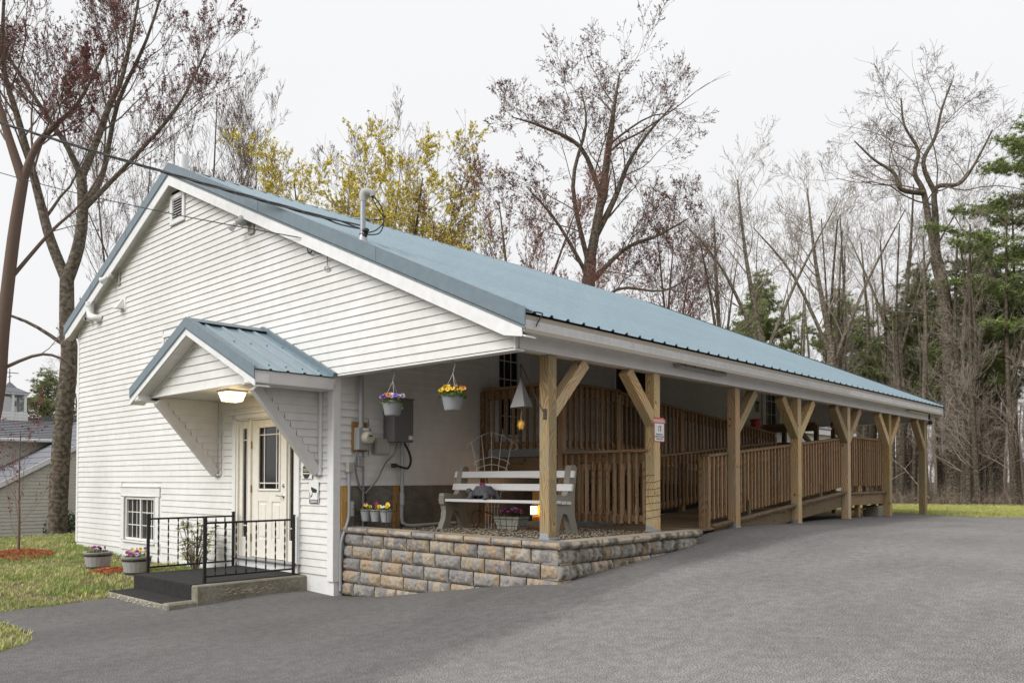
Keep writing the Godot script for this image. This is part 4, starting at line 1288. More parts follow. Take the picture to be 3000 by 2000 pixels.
func make_stone_wall() -> void:
	var wall := thing("retaining_wall", "low tan and grey split-stone retaining wall with flat caps under the bench bed", "wall")
	var tan := Color(0.56, 0.44, 0.31)
	var sand := Color(0.62, 0.53, 0.41)
	var grey := Color(0.36, 0.345, 0.335)
	var pale := Color(0.45, 0.43, 0.40)
	var combos := [[tan, grey], [tan, sand], [grey, tan], [grey, pale], [pale, tan], [sand, grey], [tan, pale]]
	# front run, slightly falling to the right and turned a little
	var c0 := Vector3(0.0, 1.015, -0.13)
	var c1 := Vector3(3.555, 0.975, -0.34)
	var xx := (c1 - c0).normalized()
	var yy := Vector3(0, 1, 0)
	yy = (yy - xx * yy.dot(xx)).normalized()
	var front := Transform3D(Basis(xx, yy, xx.cross(yy)), c0)
	var len := (c1 - c0).length()
	var back := Transform3D(Basis(Vector3(0, 0, -1), Vector3(0, 1, 0), Vector3(1, 0, 0)), c1)
	var sd := 900
	for run in 2:
		var xf: Transform3D = front if run == 0 else back
		var total := len if run == 0 else 2.98
		# caps
		var u := 0.0
		var caps := [0.10, 0.40, 0.40, 0.42, 0.40, 0.46, 0.42, 0.44, 0.52] if run == 0 else [0.75, 0.62, 0.56, 0.55, 0.48]
		for w in caps:
			sd += 1
			var k: float = w
			if u + k > total: k = total - u
			if k < 0.05: break
			var m := stone(k - 0.004, 0.078, 0.27, sd, combos[(sd * 5) % 7] if run == 0 else [sand, Color(0.20, 0.185, 0.165)], 0.25, 0.014)
			part("cap_stone", m, mats.block_stone, wall, xf * Transform3D(Basis.IDENTITY, Vector3(u + k * 0.5, -0.078, -0.27 + 0.035)))
			u += k
		for row in 5:
			var y := -0.078 - 0.162 * (row + 1)
			u = -0.05 if row >= 3 and run == 0 else 0.0
			var first := true
			var end := total - (0.006 if run == 0 else 0.04 + 0.25 * row)
			while u < end - 0.06:
				var k := 0.395 + rng.randf_range(-0.03, 0.03)
				if first: k = [0.385, 0.19, 0.35, 0.42, 0.30][row]; first = false
				if end - u - k < 0.16: k = end - u
				var at := xf * Vector3(u + k * 0.5, y, -0.24 - (0.0 if row < 0 else -0.010 * row))
				# a course that lies wholly under the asphalt is not there to see
				var g := gy(snappedf(at.x, 0.05), snappedf(at.z + (0.3 if run == 0 else 0.0), 0.05))
				if at.y + 0.16 > g - 0.02:
					sd += 1
					var tn: Array = combos[rng.randi() % 7]
					if run == 1: tn = [[pale, Color(0.25, 0.21, 0.16)], [Color(0.27, 0.22, 0.16), tan]][rng.randi() % 2]
					part("stone_block", stone(k - 0.006, 0.158, 0.25, sd, tn, 0.85 if run == 1 else (0.7 if row == 0 and u > 2.6 else 0.0)), mats.block_stone, wall, xf * Transform3D(Basis.IDENTITY, Vector3(u + k * 0.5, y, -0.25 + 0.010 * row)))
				u += k
	# level fill behind the wall
	var bed := MB.new()
	bed.colored = true
	var f := noise(1.5, 44, 3)
	var poly := PackedVector2Array([Vector2(-0.02, -0.34), Vector2(3.33, -0.56), Vector2(3.33, -2.7), Vector2(3.2, -3.25), Vector2(2.9, -2.74), Vector2(-0.02, -2.9)])
	for a in 34:
		for e in 26:
			var q := PackedVector2Array()
			for w in [[0, 0], [1, 0], [1, 1], [0, 1]]: q.append(Vector2((a + w[0]) * 0.1, -0.3 - (e + w[1]) * 0.1))
			for piece in Geometry2D.intersect_polygons(q, poly):
				var t := Geometry2D.triangulate_polygon(piece)
				for k in range(0, t.size(), 3):
					var p := []
					for m in 3:
						var w: Vector2 = piece[t[k + m]]
						p.append(Vector3(w.x, 0.958 + 0.014 * f.get_noise_2d(w.x * 2, w.y * 2), w.y))
					bed.col = Color(0.17, 0.135, 0.095) * (1.0 + 0.4 * f.get_noise_2d(p[0].x, p[0].z))
					bed.tri(p[0], p[1], p[2], Vector3.UP)
	tag(part("gravel_bed", bed, mats.earth, self), "gravel and leaf litter bed behind the stone wall", "ground", "", "structure")
	var gr := MB.new()
	gr.colored = true
	for k in 4200:
		var p := Vector2(rng.randf_range(0.0, 3.3), rng.randf_range(-2.7, -0.36))
		if not Geometry2D.is_point_in_polygon(p, poly): continue
		gr.col = [Color(0.42, 0.37, 0.29), Color(0.30, 0.26, 0.21), Color(0.20, 0.16, 0.11), Color(0.36, 0.28, 0.18)][rng.randi() % 4] * rng.randf_range(0.7, 1.2)
		var s := rng.randf_range(0.004, 0.011)
		gr.blob(Vector3(p.x, 0.960 + s * 0.4, p.y), Vector3(s * rng.randf_range(0.8, 1.8), s * 0.6, s), 5, 3, Basis(Vector3.UP, rng.randf() * 3.0))
	tag(part("gravel", gr, mats.pebble, self), "small tan gravel around the bench and planters", "gravel", "", "stuff")

# ---------------------------------------------------------------- ramp
func railing(root: Node3D, a: Vector3, b: Vector3, high: float, out: Vector3, pitch := 0.125, low := 0.10, cap := true) -> void:
	# a, b on the floor; square balusters nailed to a top and a bottom rail, a flat cap above
	var o := hub("railing", root)
	var flatd := Vector3(b.x - a.x, 0, b.z - a.z)
	if cap:
		bar("cap_rail", a + Vector3(0, high, 0), b + Vector3(0, high, 0), 0.14, 0.038, any(mats.rail_wood), o, Vector3.UP)
	bar("top_rail", a + Vector3(0, high - 0.095, 0), b + Vector3(0, high - 0.095, 0), 0.038, 0.14, any(mats.rail_wood), o, Vector3.UP)
	bar("bottom_rail", a + Vector3(0, low + 0.07, 0), b + Vector3(0, low + 0.07, 0), 0.038, 0.09, any(mats.rail_wood), o, Vector3.UP)
	var n := int(flatd.length() / pitch)
	for k in n:
		var p := a.lerp(b, (k + 0.5) / n) + out * 0.038
		bar("baluster", p + Vector3(0, low, 0), p + Vector3(0, high - 0.022, 0), 0.036, 0.036, any(mats.rail_wood), o, out, 0.002)

func make_ramp() -> void:
	var r := thing("wheelchair_ramp", "brown wooden switchback ramp with baluster railings under the carport", "ramp")
	var X1 := 1.62
	var X2 := 3.02
	# lower run: level pad at the entrance, slope, landing
	var floor_low := func(z: float) -> float: return 0.945 + clampf((-4.2 - z) * 0.0855, 0.0, 0.445)
	var floor_up := func(z: float) -> float: return 1.98 - clampf((-4.1 - z) * 0.0755, 0.0, 0.59)
	var deck := hub("lower_deck", r)
	var z := -2.80
	while z > -11.7:
		var y: float = floor_low.call(z - 0.07)
		var wide := X2 + 0.12 if z < -4.2 else 3.16
		if z < -9.5:
			bar("deck_board", Vector3(0.05, y - 0.018, z - 0.07), Vector3(wide, y - 0.018, z - 0.07), 0.136, 0.035, any(mats.deck_wood), deck, Vector3.UP, 0.003)
		else:
			bar("deck_board", Vector3(X1 - 0.02, y - 0.018, z - 0.07), Vector3(wide, y - 0.018, z - 0.07), 0.136, 0.035, any(mats.deck_wood), deck, Vector3(0, 1, 0.08 if z < -4.2 and z > -9.4 else 0.0), 0.003)
		z -= 0.1415
	bar("skirt_board", Vector3(X2 + 0.04, 0.83, -4.45), Vector3(X2 + 0.04, 1.24, -9.45), 0.04, 0.24, mats.deck_wood[1], deck, Vector3.UP)
	bar("skirt_board", Vector3(X2 + 0.04, 1.25, -9.55), Vector3(X2 + 0.04, 1.25, -11.72), 0.04, 0.235, mats.deck_wood[2], deck, Vector3.UP)
	bar("skirt_board", Vector3(X1, 0.90, -2.76), Vector3(X2 + 0.1, 0.90, -2.76), 0.04, 0.09, mats.deck_wood[3], deck, Vector3.UP)
	bar("curb_board", Vector3(X2 + 0.1, 0.967, -4.3), Vector3(X2 + 0.1, 1.402, -9.4), 0.10, 0.03, mats.deck_wood[4], deck, Vector3.UP)
	# upper run along the house wall and its top landing
	var up := hub("upper_deck", r)
	z = -2.78
	while z > -9.6:
		var y: float = floor_up.call(z - 0.07)
		bar("deck_board", Vector3(0.03, y - 0.018, z - 0.07), Vector3(X1 - 0.06, y - 0.018, z - 0.07), 0.136, 0.035, any(mats.deck_wood), up, Vector3.UP, 0.003)
		z -= 0.1415
	bar("rim_board", Vector3(0.03, 1.845, -2.745), Vector3(X1 + 0.02, 1.845, -2.745), 0.038, 0.235, mats.rail_wood[2], up, Vector3.UP)
	bar("rim_board", Vector3(X1 - 0.05, 1.845, -2.77), Vector3(X1 - 0.05, 1.845, -4.1), 0.038, 0.235, mats.rail_wood[3], up, Vector3.UP)
	bar("rim_board", Vector3(X1 - 0.05, 1.845, -4.1), Vector3(X1 - 0.05, 1.42, -9.6), 0.038, 0.235, mats.rail_wood[4], up, Vector3.UP)
	# newel posts
	var nw := hub("newel_posts", r)
	for p in [[0.06, -2.745, 0.96, 3.0], [X1, -2.745, 0.95, 3.0], [X2 + 0.0, -4.24, 0.90, 1.965], [X2, -9.72, 0.90, 2.43], [X2, -11.68, 0.88, 2.47], [X1, -4.1, 0.95, 2.95], [X1, -6.0, 0.95, 2.80], [X1, -7.9, 0.95, 2.66], [X1, -9.6, 1.2, 2.52], [X2 - 0.01, -10.35, 0.90, 2.45]]:
		bar("newel", Vector3(p[0], p[2], p[1]), Vector3(p[0], p[3], p[1]), 0.09, 0.09, any(mats.rail_wood), nw, Vector3(0, 0, 1))
	bar("newel", Vector3(X2 + 0.03, 0.92, -4.25), Vector3(X2 + 0.03, 1.965, -4.25), 0.14, 0.05, mats.rail_wood[5], nw, Vector3(0, 0, 1))
	# railings
	railing(r, Vector3(0.1, 1.985, -2.74), Vector3(X1, 1.985, -2.74), 1.035, Vector3(0, 0, 1), 0.135)
	railing(r, Vector3(X1, 1.98, -2.80), Vector3(X1, 1.98, -4.1), 1.03, Vector3(1, 0, 0))
	railing(r, Vector3(X1, 1.98, -4.1), Vector3(X1, 1.565, -9.6), 1.0, Vector3(1, 0, 0))
	railing(r, Vector3(X1 + 0.06, 0.955, -2.74), Vector3(X2 + 0.08, 0.955, -2.74), 1.06, Vector3(0, 0, 1), 0.118)
	railing(r, Vector3(X1 + 0.05, 0.95, -2.9), Vector3(X1 + 0.05, 0.95, -4.2), 0.99, Vector3(1, 0, 0), 0.125)
	railing(r, Vector3(X1 + 0.05, 0.95, -4.2), Vector3(X1 + 0.05, 1.39, -9.35), 0.99, Vector3(1, 0, 0), 0.125)
	railing(r, Vector3(X2, 0.945, -4.3), Vector3(X2, 1.39, -9.45), 1.03, Vector3(1, 0, 0), 0.118)
	railing(r, Vector3(X2, 1.39, -9.75), Vector3(X2, 1.39, -11.7), 1.075, Vector3(1, 0, 0), 0.115, 0.12)
	railing(r, Vector3(0.2, 1.39, -11.72), Vector3(X2, 1.39, -11.72), 1.075, Vector3(0, 0, 1), 0.118, 0.12)
	# short steadying blocks under the outer rail
	for zz in [-5.55, -8.35]:
		var y: float = floor_low.call(zz)
		bar("rail_foot", Vector3(X2 + 0.06, y - 0.01, zz), Vector3(X2 + 0.06, y + 0.26, zz), 0.06, 0.04, mats.deck_wood[0], nw, Vector3(1, 0, 0))
	block("pier_block", Vector3(X2 - 0.1, 0.97, -11.55), Vector3(0.34, 0.24, 0.34), mats.concrete, nw, 0.03)
	bar("deck_leg", Vector3(X2 - 0.1, 1.05, -11.55), Vector3(X2 - 0.1, 1.15, -11.55), 0.09, 0.09, mats.deck_wood[2], nw)
	bar("step_tread", Vector3(X2 - 0.25, 1.03, -10.5), Vector3(X2 - 0.25, 1.03, -11.2), 0.24, 0.035, mats.deck_wood[1], nw, Vector3.UP)
	# the far landing before the rear window and the stair rails that leave it
	var fl := hub("rear_landing", r)
	for k in 8:
		bar("deck_board", Vector3(0.05, 1.90, -11.9 - k * 0.14), Vector3(1.55, 1.90, -11.9 - k * 0.14), 0.136, 0.035, any(mats.deck_wood), fl, Vector3.UP)
	bar("cap_rail", Vector3(0.0, 2.90, -11.82), Vector3(1.6, 2.90, -11.82), 0.14, 0.05, mats.rail_wood[0], fl, Vector3.UP)
	bar("top_rail", Vector3(0.0, 2.80, -11.82), Vector3(1.6, 2.80, -11.82), 0.038, 0.14, mats.rail_wood[1], fl, Vector3.UP)
	for k in 3:
		bar("newel", Vector3(0.08 + k * 0.75, 1.4, -11.86), Vector3(0.08 + k * 0.75, 2.87, -11.86), 0.09, 0.09, mats.rail_wood[2], fl)
	for x in [0.75, 1.6]:
		bar("stair_rail", Vector3(x, 2.92, -12.7), Vector3(x, 1.9, -14.9), 0.05, 0.13, mats.rail_wood[3], fl, Vector3.UP)
		for k in 3:
			var zz := -12.8 - k * 1.0
			bar("newel", Vector3(x, 0.85, zz), Vector3(x, 2.80 - k * 0.46, zz), 0.09, 0.09, mats.rail_wood[2], fl)

# ---------------------------------------------------------------- front steps and their iron rails
func make_steps() -> void:
	var s := thing("entry_steps", "concrete stoop with one step and black carpet before the front door", "steps", Vector3(-1.55, 0.0, 0.0))
	var f := noise(3.0, 88, 3)
	block("platform", Vector3(0.0, 0.13, 0.775), Vector3(1.80, 0.40, 1.52), mats.concrete, s, 0.012)
	block("side_curb", Vector3(0.855, 0.125, 0.77), Vector3(0.15, 0.42, 1.565), mats.concrete, s, 0.014)
	block("lower_step", Vector3(-0.05, 0.04, 1.70), Vector3(1.66, 0.20, 0.42), mats.concrete, s, 0.016)
	block("step_curb", Vector3(0.84, 0.055, 1.71), Vector3(0.16, 0.20, 0.40), mats.concrete, s, 0.02)
	block("carpet", Vector3(-0.055, 0.336, 0.775), Vector3(1.68, 0.016, 1.54), mats.carpet, s, 0.006)
	block("carpet", Vector3(-0.055, 0.24, 1.548), Vector3(1.68, 0.20, 0.016), mats.carpet, s, 0.006)
	block("carpet", Vector3(-0.055, 0.146, 1.71), Vector3(1.62, 0.014, 0.36), mats.carpet, s, 0.005)
	# pale chips where the concrete edge has spalled
	var chips := MB.new()
	chips.colored = true
	for k in 90:
		chips.col = Color(0.42, 0.39, 0.33) * rng.randf_range(0.7, 1.25)
		var sz := rng.randf_range(0.006, 0.02)
		chips.blob(Vector3(rng.randf_range(-0.85, 0.88), rng.randf_range(0.035, 0.12), 1.913), Vector3(sz * 1.6, sz * 0.8, 0.006), 5, 3)
	for k in 60:
		chips.col = Color(0.36, 0.31, 0.23) * rng.randf_range(0.7, 1.2)
		var sz := rng.randf_range(0.006, 0.022)
		chips.blob(Vector3(0.932, 0.19 + 0.02 * sin(k) + 0.06 * rng.randf(), rng.randf_range(0.5, 1.2)), Vector3(0.004, sz * 0.7, sz * 1.6), 5, 3)
	tag(part("spalled_chips", chips, mats.pebble, s), "", "", "", "stuff")
	for side in 2:
		var x := -2.43 if side == 0 else -0.79
		var o := thing("handrail", ["black iron handrail with twisted balusters on the window side of the steps", "black iron handrail with twisted balusters on the curb side of the steps"][side], "handrail", Vector3(x, 0.345, 0.0), "iron handrails of the front steps")
		for z in [0.10, 1.37]:
			block("post", Vector3(0, 0.40, z), Vector3(0.036, 0.80, 0.036), mats.iron, o, 0.004)
			block("post_cap", Vector3(0, 0.806, z), Vector3(0.046, 0.012, 0.046), mats.iron, o, 0.004)
		block("top_rail", Vector3(0, 0.745, 0.735), Vector3(0.028, 0.026, 1.236), mats.iron, o, 0.004)
		block("bottom_rail", Vector3(0, 0.075, 0.735), Vector3(0.026, 0.024, 1.236), mats.iron, o, 0.004)
		for k in 8:
			var b := MB.new()
			var z := 0.235 + k * 0.142
			var n := 64
			var prev := []
			for j in n + 1:
				var t := float(j) / n
				var a := t * TAU * 3.0 + k * 0.4
				var u := Vector3(cos(a), 0, sin(a)) * 0.010
				var w := Vector3(-sin(a), 0, cos(a)) * 0.0032
				var y := 0.087 + 0.645 * t
				var ring := [Vector3(0, y, z) - u - w, Vector3(0, y, z) + u - w, Vector3(0, y, z) + u + w, Vector3(0, y, z) - u + w]
				if j > 0:
					for q in 4: b.quad(prev[(q + 1) % 4], prev[q], ring[q], ring[(q + 1) % 4])
				prev = ring
			part("baluster", b, mats.iron, o)

# ---------------------------------------------------------------- flowers
var blossoms := {}

func blossom(a: Color, b: Color) -> ArrayMesh:
	var key := a.to_html() + b.to_html()
	if not blossoms.has(key):
		var m := MB.new()
		m.colored = true
		# two upper petals of one colour, three lower ones of the other, a dark eye
		for k in 5:
			var t := TAU * k / 5.0 + PI * 0.5 + 0.62
			m.col = a if k in [0, 4] else b
			var d := Vector3(cos(t), sin(t), 0)
			var s := Vector3(-d.y, d.x, 0)
			var c := d * 0.012 + Vector3(0, 0, 0.002 if k in [1, 2, 3] else 0.0)
			var ring := []
			for q in 7:
				var w := TAU * q / 7.0
				ring.append(c + d * cos(w) * 0.0125 + s * sin(w) * 0.0135 + Vector3(0, 0, 0.003 * cos(w)))
			for q in 7: m.tri(c, ring[q], ring[(q + 1) % 7])
		m.col = Color(0.05, 0.02, 0.06)
		for q in 5:
			var w := TAU * q / 5.0
			var w2 := TAU * (q + 1) / 5.0
			m.tri(Vector3(0, -0.001, 0.005), Vector3(cos(w), sin(w), 0.8) * 0.006, Vector3(cos(w2), sin(w2), 0.8) * 0.006)
		blossoms[key] = m.mesh()
	return blossoms[key]

# a pansy plant: leaf mass on an ellipse of soil, and single flowers
func pansies(label: String, at: Vector3, rx: float, rz: float, high: float, n: int, pairs: Array, leaves: int, green := Color(0.09, 0.15, 0.035), size := 1.0) -> void:
	var p := thing("pansy_plant", label, "flowers", at)
	var m := MB.new()
	m.colored = true
	for k in leaves:
		var a := rng.randf() * TAU
		var r := sqrt(rng.randf())
		var c := Vector3(cos(a) * r * rx * 1.1, high * 0.62 * rng.randf() * (1.15 - 0.5 * r), sin(a) * r * rz * 1.1)
		m.col = green * rng.randf_range(0.6, 1.5)
		var d := Vector3(cos(a) * 0.8 + rng.randfn(0, 0.6), rng.randf_range(0.1, 1.0), sin(a) * 0.8 + rng.randfn(0, 0.6)).normalized()
		var s := d.cross(Vector3.UP + Vector3(0.1, 0, rng.randfn(0, 0.5))).normalized()
		var l := rng.randf_range(0.014, 0.026) * size
		m.tri(c - d * l, c + s * l * 0.55, c + d * l)
		m.tri(c - d * l, c + d * l, c - s * l * 0.55)
	for k in n:
		var a := rng.randf() * TAU
		var r := sqrt(rng.randf())
		var c := Vector3(cos(a) * r * rx, high * (0.62 + 0.4 * rng.randf()) * (1.1 - 0.35 * r), sin(a) * r * rz)
		m.col = green * 0.9
		m.tri(Vector3(c.x * 0.8 - 0.002, 0, c.z * 0.8), Vector3(c.x * 0.8 + 0.002, 0, c.z * 0.8), c)
		var look := Vector3(0.75 + rng.randfn(0, 0.35) + c.x * 2.0, 0.35 + rng.randfn(0, 0.2), 0.6 + rng.randfn(0, 0.35) + c.z * 2.0).normalized()
		var x := Vector3.UP.cross(look).normalized()
		var b := Basis(x, look.cross(x), look).scaled(Vector3.ONE * rng.randf_range(0.85, 1.25) * size)
		var pr: Array = pairs[rng.randi() % pairs.size()]
		part("flower", blossom(pr[0], pr[1]), mats.petal, p, Transform3D(b, c))
	part("foliage", m, mats.leaf, p)

const YEL := Color(0.80, 0.52, 0.02)
const ORA := Color(0.75, 0.26, 0.02)
const VIO := Color(0.17, 0.06, 0.36)
const DRK := Color(0.05, 0.012, 0.06)
const MAG := Color(0.30, 0.02, 0.13)
const LIL := Color(0.52, 0.30, 0.55)
const WHT := Color(0.72, 0.70, 0.70)

func cut_text(words: String, size: float, material: Material, parent: Node3D, at: Vector3, turn := Basis.IDENTITY, deep := 0.003, called := "lettering") -> void:
	var t := TextMesh.new()
	var f := SystemFont.new()
	f.font_names = PackedStringArray(["Droid Sans"])
	f.font_weight = 700
	t.font = f
	t.text = words
	t.font_size = 32
	t.pixel_size = size / 32.0
	t.depth = deep
	t.curve_step = 2.0
	part(called, t, material, parent, Transform3D(turn, at))

func make_porch_things() -> void:
	# --- hanging baskets
	for k in 2:
		var x: float = [1.105, 2.185][k]
		var o := thing("hanging_basket", ["grey hanging pot of violet and orange pansies in front of the electrical cabinet", "grey hanging pot of yellow pansies nearer the wooden post"][k], "hanging basket", Vector3(x, 2.42, -0.085), "hanging baskets under the gable")
		var pot := MB.new()
		pot.lathe([Vector2(0.0, 0.0), Vector2(0.088, 0.0), Vector2(0.096, 0.012), Vector2(0.124, 0.155), Vector2(0.130, 0.16), Vector2(0.134, 0.182), Vector2(0.126, 0.184), Vector2(0.120, 0.15), Vector2(0.0, 0.15)], Vector3.ZERO, 28)
		part("pot", pot, mats.pot_grey, o)
		block("soil", Vector3(0, 0.152, 0), Vector3(0.15, 0.012, 0.15), mats.soil, o, 0.0)
		var top := Vector3(0.005, 0.425, 0)
		for a in [0.5, 2.6, 4.7]:
			rods("hanger_wire", [[Vector3(cos(a) * 0.124, 0.175, sin(a) * 0.124), top]], 0.0028, mats.white_wire, o, 5)
		rods("hook", [smooth([top, top + Vector3(0.012, 0.045, 0), top + Vector3(0.032, 0.085, 0.0), top + Vector3(0.024, 0.125, 0), top + Vector3(-0.005, 0.138, 0), top + Vector3(-0.028, 0.115, 0)])], 0.0065, mats.grey_steel, o)
		rods("eye_screw", [arc(top + Vector3(0.0, 0.146, 0), Vector3(1, 0, 0), Vector3(0, 1, 0), 0, TAU, 0.014, 0.014, 10), [top + Vector3(0, 0.158, 0), Vector3(0, 0.572, 0.0)]], 0.003, mats.grey_steel, o)
		if k == 0:
			pansies("violet and orange pansies growing in the hanging pot before the cabinet", Vector3(x, 2.575, -0.085), 0.145, 0.14, 0.115, 52, [[VIO, VIO], [VIO, LIL], [VIO, VIO], [ORA, ORA], [VIO, Color(0.32, 0.18, 0.55)], [WHT, LIL]], 560, Color(0.12, 0.19, 0.05), 1.15)
		else:
			pansies("yellow pansies with dark upper petals in the hanging pot near the post", Vector3(x, 2.575, -0.085), 0.15, 0.14, 0.13, 52, [[DRK, YEL], [YEL, YEL], [DRK, YEL], [YEL, YEL], [Color(0.35, 0.10, 0.02), ORA]], 620, Color(0.17, 0.24, 0.06), 1.15)
	# --- bell on a bracket
	var bell := thing("wind_bell", "grey pyramid wind bell with a yellow sun hanging from an iron bracket", "wind bell", Vector3(2.79, 2.458, -0.575))
	var pyr := MB.new()
	var apex := Vector3(-0.003, 0.335, 0.0)
	var b0 := [Vector3(-0.122, 0, 0.045), Vector3(0.122, 0, 0.075), Vector3(0.085, 0, -0.12), Vector3(-0.09, 0, -0.11)]
	for q in 4: pyr.tri(b0[q], b0[(q + 1) % 4], apex)
	part("bell_body", pyr, flat(lin(0.25, 0.24, 0.235), 0.55, 0.1), bell)
	rods("bell_rim", [[b0[0], b0[1], b0[2], b0[3], b0[0]]], 0.003, mats.grey_steel, bell, 5)
	for q in 6:
		rods("chain_link", [arc(Vector3(0.0, 0.345 + q * 0.021, 0), Vector3(1, 0, 0) if q % 2 == 0 else Vector3(0, 0, 1), Vector3(0, 1, 0), 0, TAU, 0.009, 0.009, 8)], 0.0025, mats.dark_iron, bell, 5)
	rods("clapper_cord", [smooth([Vector3(0, 0.1, -0.03), Vector3(0.002, 0.0, -0.02), Vector3(-0.002, -0.08, -0.01), Vector3(0, -0.15, 0)])], 0.004, flat(lin(0.45, 0.22, 0.06), 0.8), bell, 5)
	var sun := MB.new()
	for q in 13:
		var a := TAU * q / 13.0
		var d := Vector3(cos(a), sin(a) * 1.25, 0)
		sun.tube(PackedVector3Array([d * 0.012, d * 0.030, d * (0.042 + 0.008 * (q % 2))]), PackedFloat32Array([0.005, 0.006, 0.003]), 6, true)
	sun.blob(Vector3.ZERO, Vector3(0.022, 0.028, 0.008), 10, 6)
	part("sun_sail", sun, mats.yellow, bell, Transform3D(Basis(Vector3.UP, 0.7), Vector3(0, -0.20, 0)))
	var br := thing("wall_bracket", "black iron bracket arm on the carport post holding the bell", "bracket", Vector3(3.147, 2.36, -0.575))
	block("bracket_plate", Vector3(0, 0, 0), Vector3(0.045, 0.115, 0.012), mats.dark_iron, br, 0.003)
	rods("bracket_arm", [smooth([Vector3(0, 0.035, 0.004), Vector3(-0.035, 0.05, 0.005), Vector3(-0.18, 0.29, 0.005), Vector3(-0.335, 0.555, 0.002), Vector3(-0.36, 0.575, 0.0), Vector3(-0.368, 0.55, 0)])], 0.005, mats.dark_iron, br)
	rods("bracket_stay", [[Vector3(-0.03, -0.045, 0.005), Vector3(0.01, -0.05, 0.004)]], 0.003, mats.dark_iron, br, 5)
	# --- bench
	var bench := thing("garden_bench", "white slatted garden bench with cast cement ends", "bench", Vector3(1.55, 0.958, -1.62))
	bench.rotation.y = 0.073
	var prof := PackedVector2Array([Vector2(0.12, 0), Vector2(0.27, 0), Vector2(0.255, 0.04), Vector2(0.205, 0.14), Vector2(0.19, 0.25), Vector2(0.205, 0.315), Vector2(0.235, 0.345), Vector2(0.24, 0.455), Vector2(0.22, 0.49), Vector2(0.12, 0.49), Vector2(0.0, 0.47), Vector2(-0.06, 0.485), Vector2(-0.09, 0.54), Vector2(-0.15, 0.82), Vector2(-0.175, 0.86), Vector2(-0.25, 0.865), Vector2(-0.285, 0.83), Vector2(-0.265, 0.70), Vector2(-0.235, 0.52), Vector2(-0.225, 0.36), Vector2(-0.24, 0.20), Vector2(-0.31, 0.0), Vector2(-0.17, 0.0), Vector2(-0.115, 0.15), Vector2(-0.06, 0.235), Vector2(0.02, 0.25), Vector2(0.06, 0.20), Vector2(0.095, 0.1)])
	for s in [-0.925, 0.925]:
		var e := MB.new()
		e.slab(prof, -0.045, 0.045, Transform3D(Basis(Vector3(0, 0, 1), Vector3.UP, Vector3(-1, 0, 0)), Vector3.ZERO))
		part("bench_end", e, mats.bench_cement, bench, Transform3D(Basis.IDENTITY, Vector3(s, 0, 0)))
	for q in [[0.165, 0.395, 0.0], [0.05, 0.385, 0.0], [-0.065, 0.38, 0.0]]:
		bar("seat_slat", Vector3(-1.0, q[1], q[0]), Vector3(1.0, q[1], q[0]), 0.098, 0.038, mats.white_paint, bench, Vector3.UP)
	for q in [[-0.142, 0.575], [-0.185, 0.745]]:
		bar("back_slat", Vector3(-1.02, q[1], q[0] + 0.03), Vector3(1.02, q[1], q[0] + 0.03), 0.036, 0.092, mats.white_paint, bench, Vector3(0, 1, -0.24))
	# --- turtle planter on the bench
	var tu := thing("turtle_planter", "dark grey stone turtle planter sitting on the bench seat", "planter", Vector3(1.22, 1.373, -1.545))
	var shell := MB.new()
	shell.lathe([Vector2(0.155, 0.045), Vector2(0.165, 0.06), Vector2(0.16, 0.075), Vector2(0.135, 0.135), Vector2(0.105, 0.175), Vector2(0.095, 0.178), Vector2(0.088, 0.16), Vector2(0.0, 0.155)], Vector3.ZERO, 16, 1.1, 0.85)
	part("shell", shell, mats.stone_grey, tu, Transform3D(Basis.IDENTITY, Vector3(0.02, 0, 0)))
	for q in 9:
		var a := TAU * q / 9.0
		var pl := MB.new()
		pl.cbox(Vector3.ZERO, Vector3(0.07, 0.075, 0.012), 0.005)
		pl.cbox(Vector3(0, 0, 0.008), Vector3(0.03, 0.035, 0.008), 0.003)
		var dd := Vector3(cos(a), 0.55, sin(a)).normalized()
		var xx := Vector3.UP.cross(dd).normalized()
		part("shell_plate", pl, mats.stone_grey, tu, Transform3D(Basis(xx, dd.cross(xx), dd), Vector3(0.02 + cos(a) * 0.148, 0.108, sin(a) * 0.115)))
	var hd := MB.new()
	hd.blob(Vector3(-0.215, 0.105, 0.05), Vector3(0.05, 0.042, 0.042), 12, 8)
	hd.tube(PackedVector3Array([Vector3(-0.10, 0.05, 0.02), Vector3(-0.16, 0.065, 0.035), Vector3(-0.205, 0.09, 0.045)]), PackedFloat32Array([0.05, 0.042, 0.034]), 10)
	hd.blob(Vector3(-0.225, 0.118, 0.083), Vector3(0.011, 0.012, 0.009), 8, 5)
	part("head", hd, mats.stone_grey, tu)
	for q in [[-0.10, 0.10], [0.16, 0.10], [-0.10, -0.09], [0.15, -0.09]]:
		var lg := MB.new()
		lg.tube(PackedVector3Array([Vector3(q[0], 0.08, q[1]), Vector3(q[0] * 1.12, 0.03, q[1] * 1.15), Vector3(q[0] * 1.15, 0.004, q[1] * 1.25)]), PackedFloat32Array([0.04, 0.04, 0.045]), 9, true)
		for w in 3: lg.blob(Vector3(q[0] * 1.15 + (w - 1) * 0.025, 0.012, q[1] * 1.25 + 0.035 * signf(q[1])), Vector3(0.012, 0.012, 0.016), 6, 4)
		part("leg", lg, mats.stone_grey, tu)
	pansies("single dark red pansy growing out of the turtle planter", Vector3(1.24, 1.525, -1.545), 0.05, 0.05, 0.07, 2, [[MAG, MAG]], 16)
	# --- fan trellis
	var fan := thing("wire_trellis", "thin white wire fan trellis standing behind the bench", "trellis", Vector3(1.07, 0.962, -1.87))
	fan.rotation.y = 0.5
	var list := []
